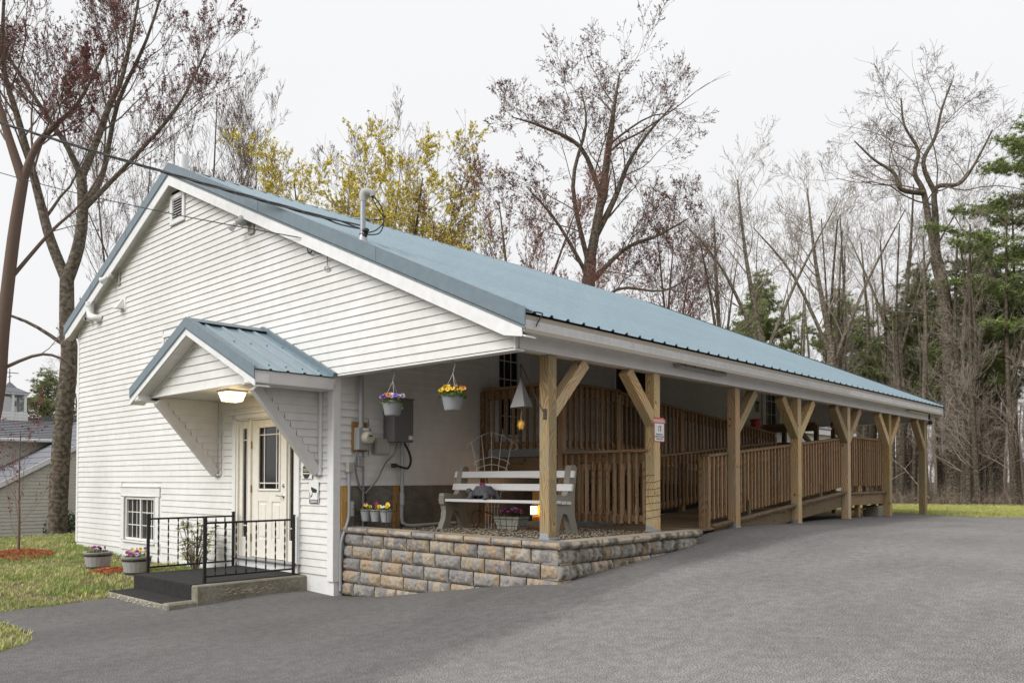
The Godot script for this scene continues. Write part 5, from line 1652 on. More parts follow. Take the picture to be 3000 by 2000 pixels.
	for q in 5:
		var t := (q - 2) / 2.0
		list.append([Vector3(t * 0.085, 0, 0), Vector3(t * 0.085, 0.25, 0), Vector3(t * 0.295, 1.20 + 0.13 * (1.0 - t * t), 0)])
	rods("fan_wire", list, 0.0045, mats.white_wire, fan, 5)
	var bows := [smooth([Vector3(-0.36, 1.12, 0), Vector3(-0.30, 1.20, 0), Vector3(0, 1.33, 0), Vector3(0.30, 1.20, 0), Vector3(0.37, 1.13, 0), Vector3(0.33, 1.08, 0)])]
	for y in [0.18, 0.30]: bows.append([Vector3(-0.09, y, 0), Vector3(0.09, y, 0)])
	for y in [0.55, 0.83, 0.93]:
		var w: float = 0.085 + (y - 0.25) * 0.20
		bows.append(smooth([Vector3(-w - 0.03, y - 0.06, 0), Vector3(-w, y, 0), Vector3(0, y + 0.055, 0), Vector3(w, y, 0), Vector3(w + 0.035, y - 0.05, 0)]))
	rods("fan_bow", bows, 0.0042, mats.white_wire, fan, 5)
	# --- rusty tricycle planter with a tub
	var tri := thing("tricycle_planter", "rusty iron tricycle plant stand behind the bench legs", "plant stand", Vector3(1.19, 0.962, -1.79))
	rods("front_wheel", [arc(Vector3(-0.34, 0.125, -0.02), Vector3(1, 0, 0), Vector3(0, 1, 0), 0, TAU, 0.115, 0.115, 22)], 0.005, mats.rust, tri)
	var sp := []
	for q in 4: sp.append([Vector3(-0.34, 0.125, -0.02) + Vector3(cos(q * PI / 4), sin(q * PI / 4), 0) * 0.115, Vector3(-0.34, 0.125, -0.02) - Vector3(cos(q * PI / 4), sin(q * PI / 4), 0) * 0.115])
	rods("spoke", sp, 0.0025, mats.rust, tri, 5)
	rods("frame", [smooth([Vector3(-0.20, 0.0, 0.02), Vector3(-0.19, 0.16, 0.02), Vector3(-0.155, 0.37, 0.02)]), smooth([Vector3(-0.15, 0.23, 0.02), Vector3(-0.02, 0.20, 0.02), Vector3(0.13, 0.10, 0.0), Vector3(0.2, 0.01, 0.0)]), [Vector3(0.2, 0.01, 0.0), Vector3(0.62, 0.012, 0.0)]], 0.0085, mats.rust, tri)
	rods("handlebar", [smooth([Vector3(-0.20, 0.385, 0.09), Vector3(-0.155, 0.375, 0.02), Vector3(-0.08, 0.36, -0.02), Vector3(-0.03, 0.35, -0.04)])], 0.008, mats.rust, tri)
	for x in [0.22, 0.58]:
		rods("rear_wheel", [arc(Vector3(x, 0.06, 0.16), Vector3(1, 0, 0), Vector3(0, 1, 0), 0, TAU, 0.055, 0.055, 16)], 0.004, mats.rust, tri, 5)
	var tub := thing("planter_tub", "pale green wooden tub of pink pansies under the bench", "planter", Vector3(1.465, 0.968, -1.85))
	var tb := MB.new()
	tb.hexa([Vector3(-0.175, 0, 0.085), Vector3(0.175, 0, 0.085), Vector3(0.175, 0, -0.085), Vector3(-0.175, 0, -0.085), Vector3(-0.235, 0.17, 0.11), Vector3(0.235, 0.17, 0.11), Vector3(0.235, 0.17, -0.11), Vector3(-0.235, 0.17, -0.11)])
	part("tub", tb, grained(lin(0.36, 0.37, 0.32), 0.8, mats.fine, 4.0), tub)
	for y in [0.045, 0.135]:
		var w: float = 0.175 + 0.06 * y / 0.17 + 0.003
		var d: float = 0.085 + 0.025 * y / 0.17 + 0.003
		rods("tub_band", [[Vector3(-w, y, d), Vector3(w, y, d), Vector3(w, y, -d), Vector3(-w, y, -d), Vector3(-w, y, d)]], 0.004, mats.rust, tub, 5)
	for x in [-0.10, 0.0, 0.10]:
		rods("tub_strap", [[Vector3(x * 0.9, 0, 0.089), Vector3(x * 1.2, 0.17, 0.114)]], 0.003, mats.rust, tub, 5)
	pansies("pink and magenta pansies in the pale green tub under the bench", Vector3(1.465, 1.125, -1.85), 0.20, 0.10, 0.12, 30, [[LIL, LIL], [MAG, LIL], [MAG, MAG], [LIL, MAG]], 200, Color(0.08, 0.12, 0.04))
	# --- Welcome rack with three buckets
	var rk := thing("bucket_rack", "black wire rack with Welcome lettering holding three small buckets", "plant rack", Vector3(0.37, 0.962, -0.40))
	var w0 := 0.33
	var hh := 0.265
	rods("rack_leg", [[Vector3(-w0, 0, 0.085), Vector3(-w0, hh, 0.085)], [Vector3(w0, 0, 0.085), Vector3(w0, hh, 0.085)], [Vector3(-w0, 0, -0.085), Vector3(-w0, hh + 0.10, -0.085)], [Vector3(w0, 0, -0.085), Vector3(w0, hh + 0.10, -0.085)]], 0.0055, mats.dark_iron, rk)
	rods("rack_frame", [[Vector3(-w0, hh, 0.085), Vector3(w0, hh, 0.085)], [Vector3(-w0, hh, -0.085), Vector3(w0, hh, -0.085)], [Vector3(-w0, hh, 0.085), Vector3(-w0, hh, -0.085)], [Vector3(w0, hh, 0.085), Vector3(w0, hh, -0.085)], [Vector3(-w0, 0.12, 0.085), Vector3(-w0, 0.12, -0.085)], [Vector3(w0, 0.12, 0.085), Vector3(w0, 0.12, -0.085)], [Vector3(-w0, hh + 0.13, -0.085), Vector3(w0, hh + 0.13, -0.085)]], 0.005, mats.dark_iron, rk)
	var arch := smooth([Vector3(-w0, hh + 0.205, -0.085), Vector3(-0.2, hh + 0.21, -0.085), Vector3(-0.08, hh + 0.27, -0.085), Vector3(0.06, hh + 0.285, -0.085), Vector3(0.2, hh + 0.23, -0.085), Vector3(w0, hh + 0.20, -0.085)])
	rods("rack_arch", [arch, [Vector3(-w0, hh, -0.085), Vector3(-w0, hh + 0.235, -0.085)], [Vector3(w0, hh, -0.085), Vector3(w0, hh + 0.235, -0.085)]], 0.0055, mats.dark_iron, rk)
	var sc := []
	for q in [[-0.10, 0.215, 0.035], [0.10, 0.215, 0.035]]:
		sc.append(arc(Vector3(q[0], hh + q[1], -0.085), Vector3(1, 0, 0), Vector3(0, 1, 0), PI, TAU * 1.1, 0.06, 0.055, 12))
	for x in [-0.22, -0.11, 0.0, 0.11, 0.22]: sc.append([Vector3(x, hh, -0.085), Vector3(x, hh + 0.13, -0.085)])
	for x in [-w0, w0]: sc.append(arc(Vector3(x + 0.03 * signf(x), hh + 0.035, 0.085), Vector3(-signf(x), 0, 0), Vector3(0, 1, 0), -0.6, TAU * 0.95, 0.045, 0.012, 16))
	rods("rack_scroll", sc, 0.0038, mats.dark_iron, rk, 5)
	cut_text("Welcome", 0.075, mats.dark_iron, rk, Vector3(0.02, hh + 0.175, -0.085), Basis.IDENTITY, 0.006)
	for q in 3:
		var x: float = [-0.195, 0.015, 0.225][q]
		var bk := thing("metal_bucket", ["galvanized bucket nearest the house corner in the Welcome rack", "middle galvanized bucket in the Welcome rack", "galvanized bucket nearest the bench in the Welcome rack"][q], "bucket", Vector3(0.37 + x, 1.085, -0.40), "buckets in the Welcome rack")
		var m := MB.new()
		m.lathe([Vector2(0.0, 0.0), Vector2(0.060, 0.0), Vector2(0.062, 0.006), Vector2(0.084, 0.145), Vector2(0.088, 0.15), Vector2(0.083, 0.152), Vector2(0.078, 0.12), Vector2(0.0, 0.12)], Vector3.ZERO, 24)
		part("bucket_body", m, mats.zinc, bk)
		rods("rim", [arc(Vector3(0, 0.15, 0), Vector3(1, 0, 0), Vector3(0, 0, 1), 0, TAU, 0.086, 0.086, 24)], 0.004, mats.zinc, bk, 5)
		pansies(["violet and yellow pansies in the bucket nearest the corner", "dark red pansies in the middle bucket", "white and yellow pansies in the bucket nearest the bench"][q], Vector3(0.37 + x, 1.205, -0.40), 0.075, 0.06, 0.12, 4, [[[VIO, YEL], [YEL, YEL]], [[MAG, MAG], [YEL, YEL]], [[DRK, WHT], [YEL, YEL]]][q], 36, Color(0.09, 0.15, 0.035), 1.15)
	# --- lit lantern under the landing
	var lan := thing("porch_lantern", "small lit lantern glowing behind the bench under the ramp landing", "lantern", Vector3(0.963, 1.18, -2.93))
	block("lantern_back", Vector3(0, 0.05, -0.03), Vector3(0.16, 0.45, 0.03), mats.stud_wood[0], lan, 0.003)
	part("lantern_glass", box_mesh(Vector3(0.085, 0.13, 0.075), 0.01), mats.glow, lan, Transform3D(Basis.IDENTITY, Vector3(0, 0, 0.045)))
	block("lantern_cap", Vector3(0, 0.075, 0.045), Vector3(0.105, 0.02, 0.095), mats.dark_iron, lan, 0.005)
	block("lantern_foot", Vector3(0, -0.072, 0.045), Vector3(0.10, 0.014, 0.09), mats.dark_iron, lan, 0.004)
	var ll := OmniLight3D.new()
	ll.name = "lantern_light"
	lan.add_child(ll)
	ll.position = Vector3(0, 0, 0.045)
	ll.light_energy = 0.06
	ll.light_color = Color(1.0, 0.72, 0.36)
	ll.light_size = 0.05
	ll.omni_range = 6.0
	ll.shadow_enabled = true
	# --- lamp under the portico
	var lamp := thing("ceiling_light", "lit square ceiling lamp with white frame under the entry porch roof", "lamp", Vector3(-1.47, 2.862, 0.65))
	block("lamp_base", Vector3(0, -0.012, 0), Vector3(0.31, 0.028, 0.31), mats.white_paint, lamp, 0.006)
	var gl := MB.new()
	gl.hexa([Vector3(-0.10, -0.15, 0.10), Vector3(0.10, -0.15, 0.10), Vector3(0.10, -0.15, -0.10), Vector3(-0.10, -0.15, -0.10), Vector3(-0.135, -0.028, 0.135), Vector3(0.135, -0.028, 0.135), Vector3(0.135, -0.028, -0.135), Vector3(-0.135, -0.028, -0.135)])
	part("lamp_glass", gl, mats.glow, lamp)
	var fr := []
	for q in [[1, 1], [1, -1], [-1, -1], [-1, 1]]:
		fr.append([Vector3(0.102 * q[0], -0.153, 0.102 * q[1]), Vector3(0.139 * q[0], -0.028, 0.139 * q[1])])
	fr.append([Vector3(-0.102, -0.153, 0.102), Vector3(0.102, -0.153, 0.102), Vector3(0.102, -0.153, -0.102), Vector3(-0.102, -0.153, -0.102), Vector3(-0.102, -0.153, 0.102)])
	rods("lamp_frame", fr, 0.006, mats.white_paint, lamp)
	var pl2 := OmniLight3D.new()
	pl2.name = "ceiling_lamp_light"
	lamp.add_child(pl2)
	pl2.position = Vector3(0, -0.09, 0)
	pl2.light_energy = 0.07
	pl2.light_color = Color(1.0, 0.86, 0.60)
	pl2.light_size = 0.09
	pl2.omni_range = 8.0
	pl2.shadow_enabled = true

func make_utilities() -> void:
	# --- meter
	var m := thing("electric_meter", "grey electric meter box with round glass meter on the carport wall", "meter", Vector3(0.075, 2.18, -0.39))
	block("meter_back", Vector3(-0.05, 0.03, 0), Vector3(0.03, 0.40, 0.25), mats.stud_wood[1], m, 0.003)
	block("meter_box", Vector3(0.02, 0, 0.0), Vector3(0.12, 0.30, 0.21), mats.grey_steel, m, 0.008)
	var dome := MB.new()
	dome.lathe([Vector2(0.088, 0.0), Vector2(0.088, 0.03), Vector2(0.08, 0.075), Vector2(0.065, 0.095), Vector2(0.0, 0.098)], Vector3.ZERO, 26)
	part("meter_dial", dome, grained(lin(0.52, 0.49, 0.38), 0.25, mats.fine, 3.0), m, Transform3D(Basis(Vector3(0, 0, 1), -PI * 0.5), Vector3(0.08, 0.01, -0.02)))
	block("meter_display", Vector3(0.177, 0.035, -0.02), Vector3(0.004, 0.022, 0.06), mats.sign_black, m, 0.0)
	block("meter_tag", Vector3(0.081, 0.125, -0.01), Vector3(0.003, 0.03, 0.09), mats.sign_white, m, 0.0)
	rods("conduit", [[Vector3(0.0, 0.15, 0.01), Vector3(0.0, 2.3, 0.01)]], 0.032, mats.conduit, m, 14)
	rods("coupling", [[Vector3(0.0, 0.15, 0.01), Vector3(0.0, 0.19, 0.01)], [Vector3(0.0, 0.36, 0.01), Vector3(0.0, 0.38, 0.01)]], 0.038, mats.conduit, m, 14)
	# --- boxes
	var j := thing("junction_box", "pale beige plastic box beside the electric meter", "electrical box", Vector3(0.055, 2.09, -0.73))
	block("box_body", Vector3.ZERO, Vector3(0.085, 0.22, 0.24), mats.beige_box, j, 0.01)
	block("box_lid", Vector3(0.045, 0, 0), Vector3(0.012, 0.20, 0.22), mats.beige_box, j, 0.005)
	var cab := thing("electrical_cabinet", "tall dark grey electrical cabinet on the carport wall behind the hanging pot", "electrical cabinet", Vector3(0.135, 2.45, -0.973))
	block("cabinet_body", Vector3.ZERO, Vector3(0.23, 0.595, 0.346), mats.panel_grey, cab, 0.005)
	block("cabinet_door", Vector3(0.118, 0, 0), Vector3(0.008, 0.585, 0.335), mats.panel_grey, cab, 0.003)
	block("cabinet_top", Vector3(0.01, 0.302, 0), Vector3(0.26, 0.012, 0.36), mats.panel_grey, cab, 0.003)
	block("label_plate", Vector3(0.123, -0.235, -0.12), Vector3(0.002, 0.05, 0.07), mats.sign_white, cab, 0.0)
	block("label_plate", Vector3(0.123, -0.203, -0.12), Vector3(0.002, 0.014, 0.07), flat(lin(0.5, 0.16, 0.03), 0.5), cab, 0.0)
	block("label_plate", Vector3(0.123, 0.17, 0.03), Vector3(0.002, 0.03, 0.02), mats.sign_white, cab, 0.0)
	var sm := thing("cable_box", "small grey cable box below the meter", "electrical box", Vector3(0.05, 1.87, -0.385))
	block("box_body", Vector3.ZERO, Vector3(0.06, 0.12, 0.10), mats.grey_steel, sm, 0.006)
	block("box_mount", Vector3(-0.033, -0.02, 0.0), Vector3(0.012, 0.17, 0.13), mats.trim, sm, 0.003)
	var dc := thing("disconnect_box", "small grey disconnect box by the corner board with a white pipe below", "electrical box", Vector3(0.06, 1.80, -0.20))
	block("box_body", Vector3.ZERO, Vector3(0.08, 0.14, 0.075), mats.beige_box, dc, 0.008)
	rods("drain_pipe", [smooth([Vector3(0, -0.07, 0), Vector3(0, -0.4, 0), Vector3(0, -0.66, 0.005), Vector3(-0.008, -0.83, 0.06), Vector3(-0.018, -0.98, 0.105), Vector3(-0.022, -1.2, 0.115), Vector3(-0.022, -1.62, 0.115)])], 0.02, mats.conduit, dc, 12)
	# --- conduits and cables
	var c1 := thing("conduit_pipe", "grey conduit running from the cabinet down and along the ground", "pipe", Vector3(0.06, 0.98, -1.10))
	rods("pipe", [smooth([Vector3(0.03, 1.19, 0.02), Vector3(0.03, 0.6, 0.02), Vector3(0, 0.12, 0), Vector3(0.01, 0.03, -0.04), Vector3(0.03, 0.005, -0.15), Vector3(0.08, 0.012, -0.5), Vector3(0.14, 0.02, -0.9)])], 0.026, mats.conduit, c1, 12)
	rods("coupling", [[Vector3(0.03, 0.30, 0.02), Vector3(0.03, 0.47, 0.02)]], 0.034, mats.conduit, c1, 12)
	var c2 := thing("grey_cable", "grey flexible cable looping from the meter down and up to the cabinet", "cable", Vector3(0.06, 1.44, -0.45))
	rods("cable", [smooth([Vector3(0.0, 0.60, 0.12), Vector3(0.0, 0.40, 0.15), Vector3(0.0, 0.15, 0.10), Vector3(0.0, 0.02, 0.0), Vector3(0.0, 0.05, -0.06), Vector3(0.02, 0.20, -0.2), Vector3(0.02, 0.42, -0.34), Vector3(0.04, 0.55, -0.47), Vector3(0.06, 0.72, -0.52)]), [Vector3(0.0, 0.60, 0.02), Vector3(0.0, 0.02, 0.02), Vector3(0.0, -0.48, 0.02)]], 0.013, mats.grey_cable, c2, 8)
	var c3 := thing("plug_cable", "black coiled cable with a plug hanging beside the conduit", "cable", Vector3(0.08, 1.83, -1.05))
	rods("cable", [smooth([Vector3(0.02, 0.33, -0.05), Vector3(0.03, 0.22, -0.12), Vector3(0.03, 0.08, -0.17), Vector3(0.03, -0.03, -0.12), Vector3(0.03, -0.02, 0.0), Vector3(0.03, 0.0, 0.08)])], 0.017, mats.cable, c3, 8)
	block("plug", Vector3(0.03, 0.0, 0.13), Vector3(0.055, 0.06, 0.09), mats.black_plastic, c3, 0.012)
	rods("ground_wire", [arc(Vector3(0.02, 0.31, -0.10), Vector3(0, 0, 1), Vector3(0, 1, 0), 0, TAU, 0.045, 0.045, 14)], 0.004, flat(lin(0.06, 0.08, 0.05), 0.6), c3, 5)
	# --- service mast on the roof
	var ms := thing("service_mast", "galvanized service mast with grey weatherhead on the blue roof", "mast", Vector3(0.353, 4.72, -0.186))
	rods("mast_pipe", [[Vector3(0, -0.05, 0), Vector3(0, 0.58, 0)]], 0.037, mats.zinc, ms, 16)
	var wh := MB.new()
	wh.tube(smooth([Vector3(0, 0.56, 0), Vector3(0, 0.63, 0), Vector3(0.02, 0.675, -0.02), Vector3(0.07, 0.67, -0.075), Vector3(0.085, 0.625, -0.09)]), PackedFloat32Array([0.042, 0.044, 0.046, 0.047, 0.048, 0.05, 0.052, 0.054, 0.056, 0.056, 0.058, 0.06, 0.06, 0.06, 0.06, 0.058, 0.056, 0.055, 0.054, 0.052, 0.05, 0.048, 0.046, 0.044, 0.04]), 14, true)
	part("weatherhead", wh, grained(lin(0.50, 0.49, 0.47), 0.6, mats.fine, 4.0), ms)
	var boot := MB.new()
	boot.lathe([Vector2(0.12, 0.0), Vector2(0.085, 0.03), Vector2(0.055, 0.10), Vector2(0.045, 0.14)], Vector3(0, -0.03, 0), 18)
	part("roof_boot", boot, mats.zinc, ms)
	block("flashing", Vector3(0.03, 0.008, -0.03), Vector3(0.32, 0.006, 0.30), mats.zinc, ms, 0.0, Basis(Vector3(0, 0, 1), -atan(SLOPE)))
	var cl := MB.new()
	for q in 5: cl.blob(Vector3(rng.randf_range(-0.03, 0.05), 0.10 + q * 0.022, rng.randf_range(-0.05, 0.03)), Vector3(0.05, 0.03, 0.045), 8, 5)
	part("cable_splice", cl, mats.cable, ms)
	rods("strut", [[Vector3(0, 0.34, 0), Vector3(0.05, 0.345, -0.2)], [Vector3(-0.09, 0.335, 0.06), Vector3(0.06, 0.34, -0.05)]], 0.009, mats.zinc, ms)
	rods("drip_loop", [smooth([Vector3(0.085, 0.63, -0.09), Vector3(0.17, 0.5, -0.16), Vector3(0.20, 0.30, -0.19), Vector3(0.15, 0.14, -0.15), Vector3(0.03, 0.12, -0.03)]), smooth([Vector3(0.075, 0.63, -0.08), Vector3(0.12, 0.5, -0.13), Vector3(0.16, 0.33, -0.22), Vector3(0.13, 0.18, -0.12), Vector3(0.02, 0.14, -0.02)]), smooth([Vector3(0.08, 0.33, -0.12), Vector3(0.16, 0.33, -0.2), Vector3(0.22, 0.38, -0.2)])], 0.008, mats.cable, ms)
	var sv := thing("service_cable", "thick black twisted service cable crossing the gable to the mast", "cable", Vector3.ZERO)
	var s0 := Vector3(0.33, 4.93, -0.15)
	var s1 := Vector3(-7.107, 7.706, 2.0)
	var s2 := s1 + (s1 - s0) * 1.1 + Vector3(0, 0.5, 0)
	for q in 3:
		var path := PackedVector3Array()
		for k in 121:
			var t := k / 120.0
			var p: Vector3 = s0.lerp(s2, t)
			# through s1 at its share of the way, with sag
			var sag := -0.10 * 4.0 * t * (1.0 - t)
			var off := Vector3(0, cos(k * 0.45 + q * 2.1), sin(k * 0.45 + q * 2.1)) * (0.016 if t > 0.03 else 0.03)
			path.append(p + Vector3(0, sag, 0) + off)
		var rr := PackedFloat32Array(); rr.resize(path.size()); rr.fill(0.0115)
		var b := MB.new()
		b.tube(path, rr, 6)
		part("strand", b, mats.cable, sv)
	var cx := thing("coax_cable", "thin black cable with a small coil fixed under the rake board", "cable", Vector3.ZERO)
	rods("cable", [smooth([Vector3(-0.55, 4.90, 0.20), Vector3(-3.8, 5.87, 0.85), Vector3(-7.072, 6.96, 2.0), Vector3(-14, 9.6, 4.6)], 10)], 0.008, mats.cable, cx)
	for q in 3: rods("coil", [arc(Vector3(-0.50, 4.80 + q * 0.006, 0.05), Vector3(1, 0, 0.2), Vector3(0, 1, 0), 0.4 * q, TAU + 0.4 * q, 0.105, 0.095, 20)], 0.006, mats.cable, cx, 5)
	rods("tail", [smooth([Vector3(-0.55, 4.90, 0.20), Vector3(-0.5, 4.89, 0.06), Vector3(-0.42, 4.72, 0.04), Vector3(-0.25, 4.66, 0.035), Vector3(-0.05, 4.69, 0.03), Vector3(0.06, 4.58, 0.03)]), [Vector3(-0.13, 4.68, 0.03), Vector3(-0.13, 4.46, 0.03)]], 0.005, mats.cable, cx, 5)
	var ring := thing("cable_hook", "small white screw hook hanging on the gable siding below the coil", "hook", Vector3(-0.13, 4.43, 0.03))
	rods("hook_ring", [arc(Vector3.ZERO, Vector3(1, 0, 0), Vector3(0, 0.7, 0.5), 0, TAU, 0.045, 0.045, 16)], 0.010, mats.white_wire, ring)
	# --- flood lights
	for k in 2:
		var o := thing("flood_light", ["white flood light under the right rake of the gable", "white flood light low under the left rake of the gable"][k], "flood light", Vector3([-2.12, -7.0][k], 5.44, 0.03), "flood lights on the gable")
		block("mount_plate", Vector3(0.02, 0, 0), Vector3(0.15, 0.28, 0.03) * (1.0 if k == 0 else 0.8), mats.beige_box, o, 0.008)
		var sp := MB.new()
		sp.blob(Vector3(-0.03, 0.05, 0.11), Vector3(0.085, 0.085, 0.08) * (1.0 if k == 0 else 0.7), 14, 9)
		part("sensor_head", sp, mats.grey_steel if k == 0 else mats.beige_box, o)
		var hd := MB.new()
		hd.lathe([Vector2(0.0, 0.0), Vector2(0.035, 0.0), Vector2(0.05, 0.06), Vector2(0.075, 0.13), Vector2(0.07, 0.135), Vector2(0.0, 0.11)], Vector3.ZERO, 16)
		part("lamp_head", hd, mats.white_paint, o, Transform3D(Basis(Vector3(0, 0, 1), 2.05) * Basis(Vector3.RIGHT, 0.4), Vector3(-0.13, 0.03, 0.15)))
		rods("lamp_arm", [[Vector3(0, 0, 0.02), Vector3(-0.10, 0.02, 0.13)]], 0.018, mats.beige_box, o, 8)
	# --- vents and pipes on the gable
	var hv := thing("hooded_vent", "small white hooded vent on the upper left siding", "vent", Vector3(-6.80, 4.94, 0.012))
	block("vent_plate", Vector3.ZERO, Vector3(0.26, 0.26, 0.02), mats.trim, hv, 0.004)
	var hm := MB.new()
	hm.hexa([Vector3(-0.09, -0.09, 0.16), Vector3(0.09, -0.09, 0.16), Vector3(0.09, -0.09, 0.01), Vector3(-0.09, -0.09, 0.01), Vector3(-0.05, 0.09, 0.03), Vector3(0.05, 0.09, 0.03), Vector3(0.05, 0.09, 0.01), Vector3(-0.05, 0.09, 0.01)])
	part("vent_hood", hm, mats.trim, hv)
	var el := thing("exhaust_pipe", "white plastic elbow pipe leaving the siding under the left eave", "pipe", Vector3(-7.95, 4.84, 0.0))
	rods("elbow", [smooth([Vector3(0.12, -0.02, 0.0), Vector3(0.05, -0.02, 0.11), Vector3(-0.06, 0.02, 0.14), Vector3(-0.12, 0.12, 0.14), Vector3(-0.13, 0.30, 0.14)])], 0.07, mats.trim, el, 16)
	rods("collar", [[Vector3(-0.13, 0.22, 0.14), Vector3(-0.13, 0.31, 0.14)]], 0.082, mats.trim, el, 16)
	var pv := thing("vent_stack", "white plastic vent pipe rising behind the roof ridge", "pipe", Vector3(-5.55, 6.45, -0.55))
	rods("stack", [[Vector3.ZERO, Vector3(0, 1.15, 0)]], 0.085, mats.trim, pv, 18)
	# --- cameras
	for k in 2:
		var o := thing("security_camera", ["white bullet camera under the left eave of the gable", "black camera at the far end of the carport beam"][k], "camera", [Vector3(-8.33, 4.85, 0.04), Vector3(3.20, 2.965, -14.46)][k])
		var bd := MB.new()
		bd.lathe([Vector2(0.0, 0.0), Vector2(0.04, 0.0), Vector2(0.045, 0.02), Vector2(0.045, 0.13), Vector2(0.0, 0.135)], Vector3.ZERO, 16)
		part("camera_body", bd, mats.white_paint if k == 0 else mats.black_plastic, o, Transform3D(Basis(Vector3.RIGHT, PI * 0.5) * Basis(Vector3(0, 0, 1), [-0.5, -0.6][k]), Vector3(0, 0, 0)))
		var ln := MB.new()
		ln.blob(Vector3.ZERO, Vector3(0.042, 0.042, 0.02), 14, 8)
		part("lens", ln, mats.black_plastic, o, Transform3D(Basis(Vector3.UP, [-0.5, 0.6][k]), [Vector3(0.065, 0, 0.12), Vector3(0.08, 0, 0.115)][k]))
		block("camera_mount", Vector3(0.0, 0.045, -0.02), Vector3(0.07, 0.04, 0.05), mats.white_paint if k == 0 else mats.black_plastic, o, 0.006)
	# --- tube lights on the beam
	for k in 2:
		var o := thing("tube_light", ["grey weatherproof tube light on the beam near the second post", "pale weatherproof tube light at the far end of the beam"][k], "tube light", Vector3(PORCH + 0.05, 3.16, [-3.72, -13.28][k]), "tube lights on the carport beam")
		block("housing", Vector3.ZERO, Vector3(0.09, 0.05, 1.30), mats.grey_steel if k == 0 else mats.beige_box, o, 0.012)
		block("diffuser", Vector3(0.012, -0.03, 0), Vector3(0.10, 0.035, 1.26), grained(lin(0.45, 0.44, 0.41), 0.4, mats.fine, 3.0) if k == 0 else mats.soffit, o, 0.014)
		for q in 5:
			block("clip", Vector3(0.055, -0.005, -0.5 + q * 0.25), Vector3(0.006, 0.035, 0.02), mats.panel_grey, o, 0.001)
	# --- hose bib on the front wall
	var hb := thing("wall_faucet", "outdoor tap with two knobs on the siding behind the handrail", "tap", Vector3(-4.05, 0.92, 0.02))
	block("tap_plate", Vector3.ZERO, Vector3(0.10, 0.06, 0.01), mats.trim, hb, 0.003)
	for x in [-0.085, 0.085]:
		var kn := MB.new()
		kn.blob(Vector3(x, 0, 0.06), Vector3(0.035, 0.05, 0.03), 10, 7)
		part("knob", kn, mats.grey_steel, hb)
	rods("spout", [[Vector3(-0.085, 0, 0.05), Vector3(0.085, 0, 0.05)], [Vector3(0, 0, 0), Vector3(0, 0, 0.05)]], 0.012, mats.brass, hb)

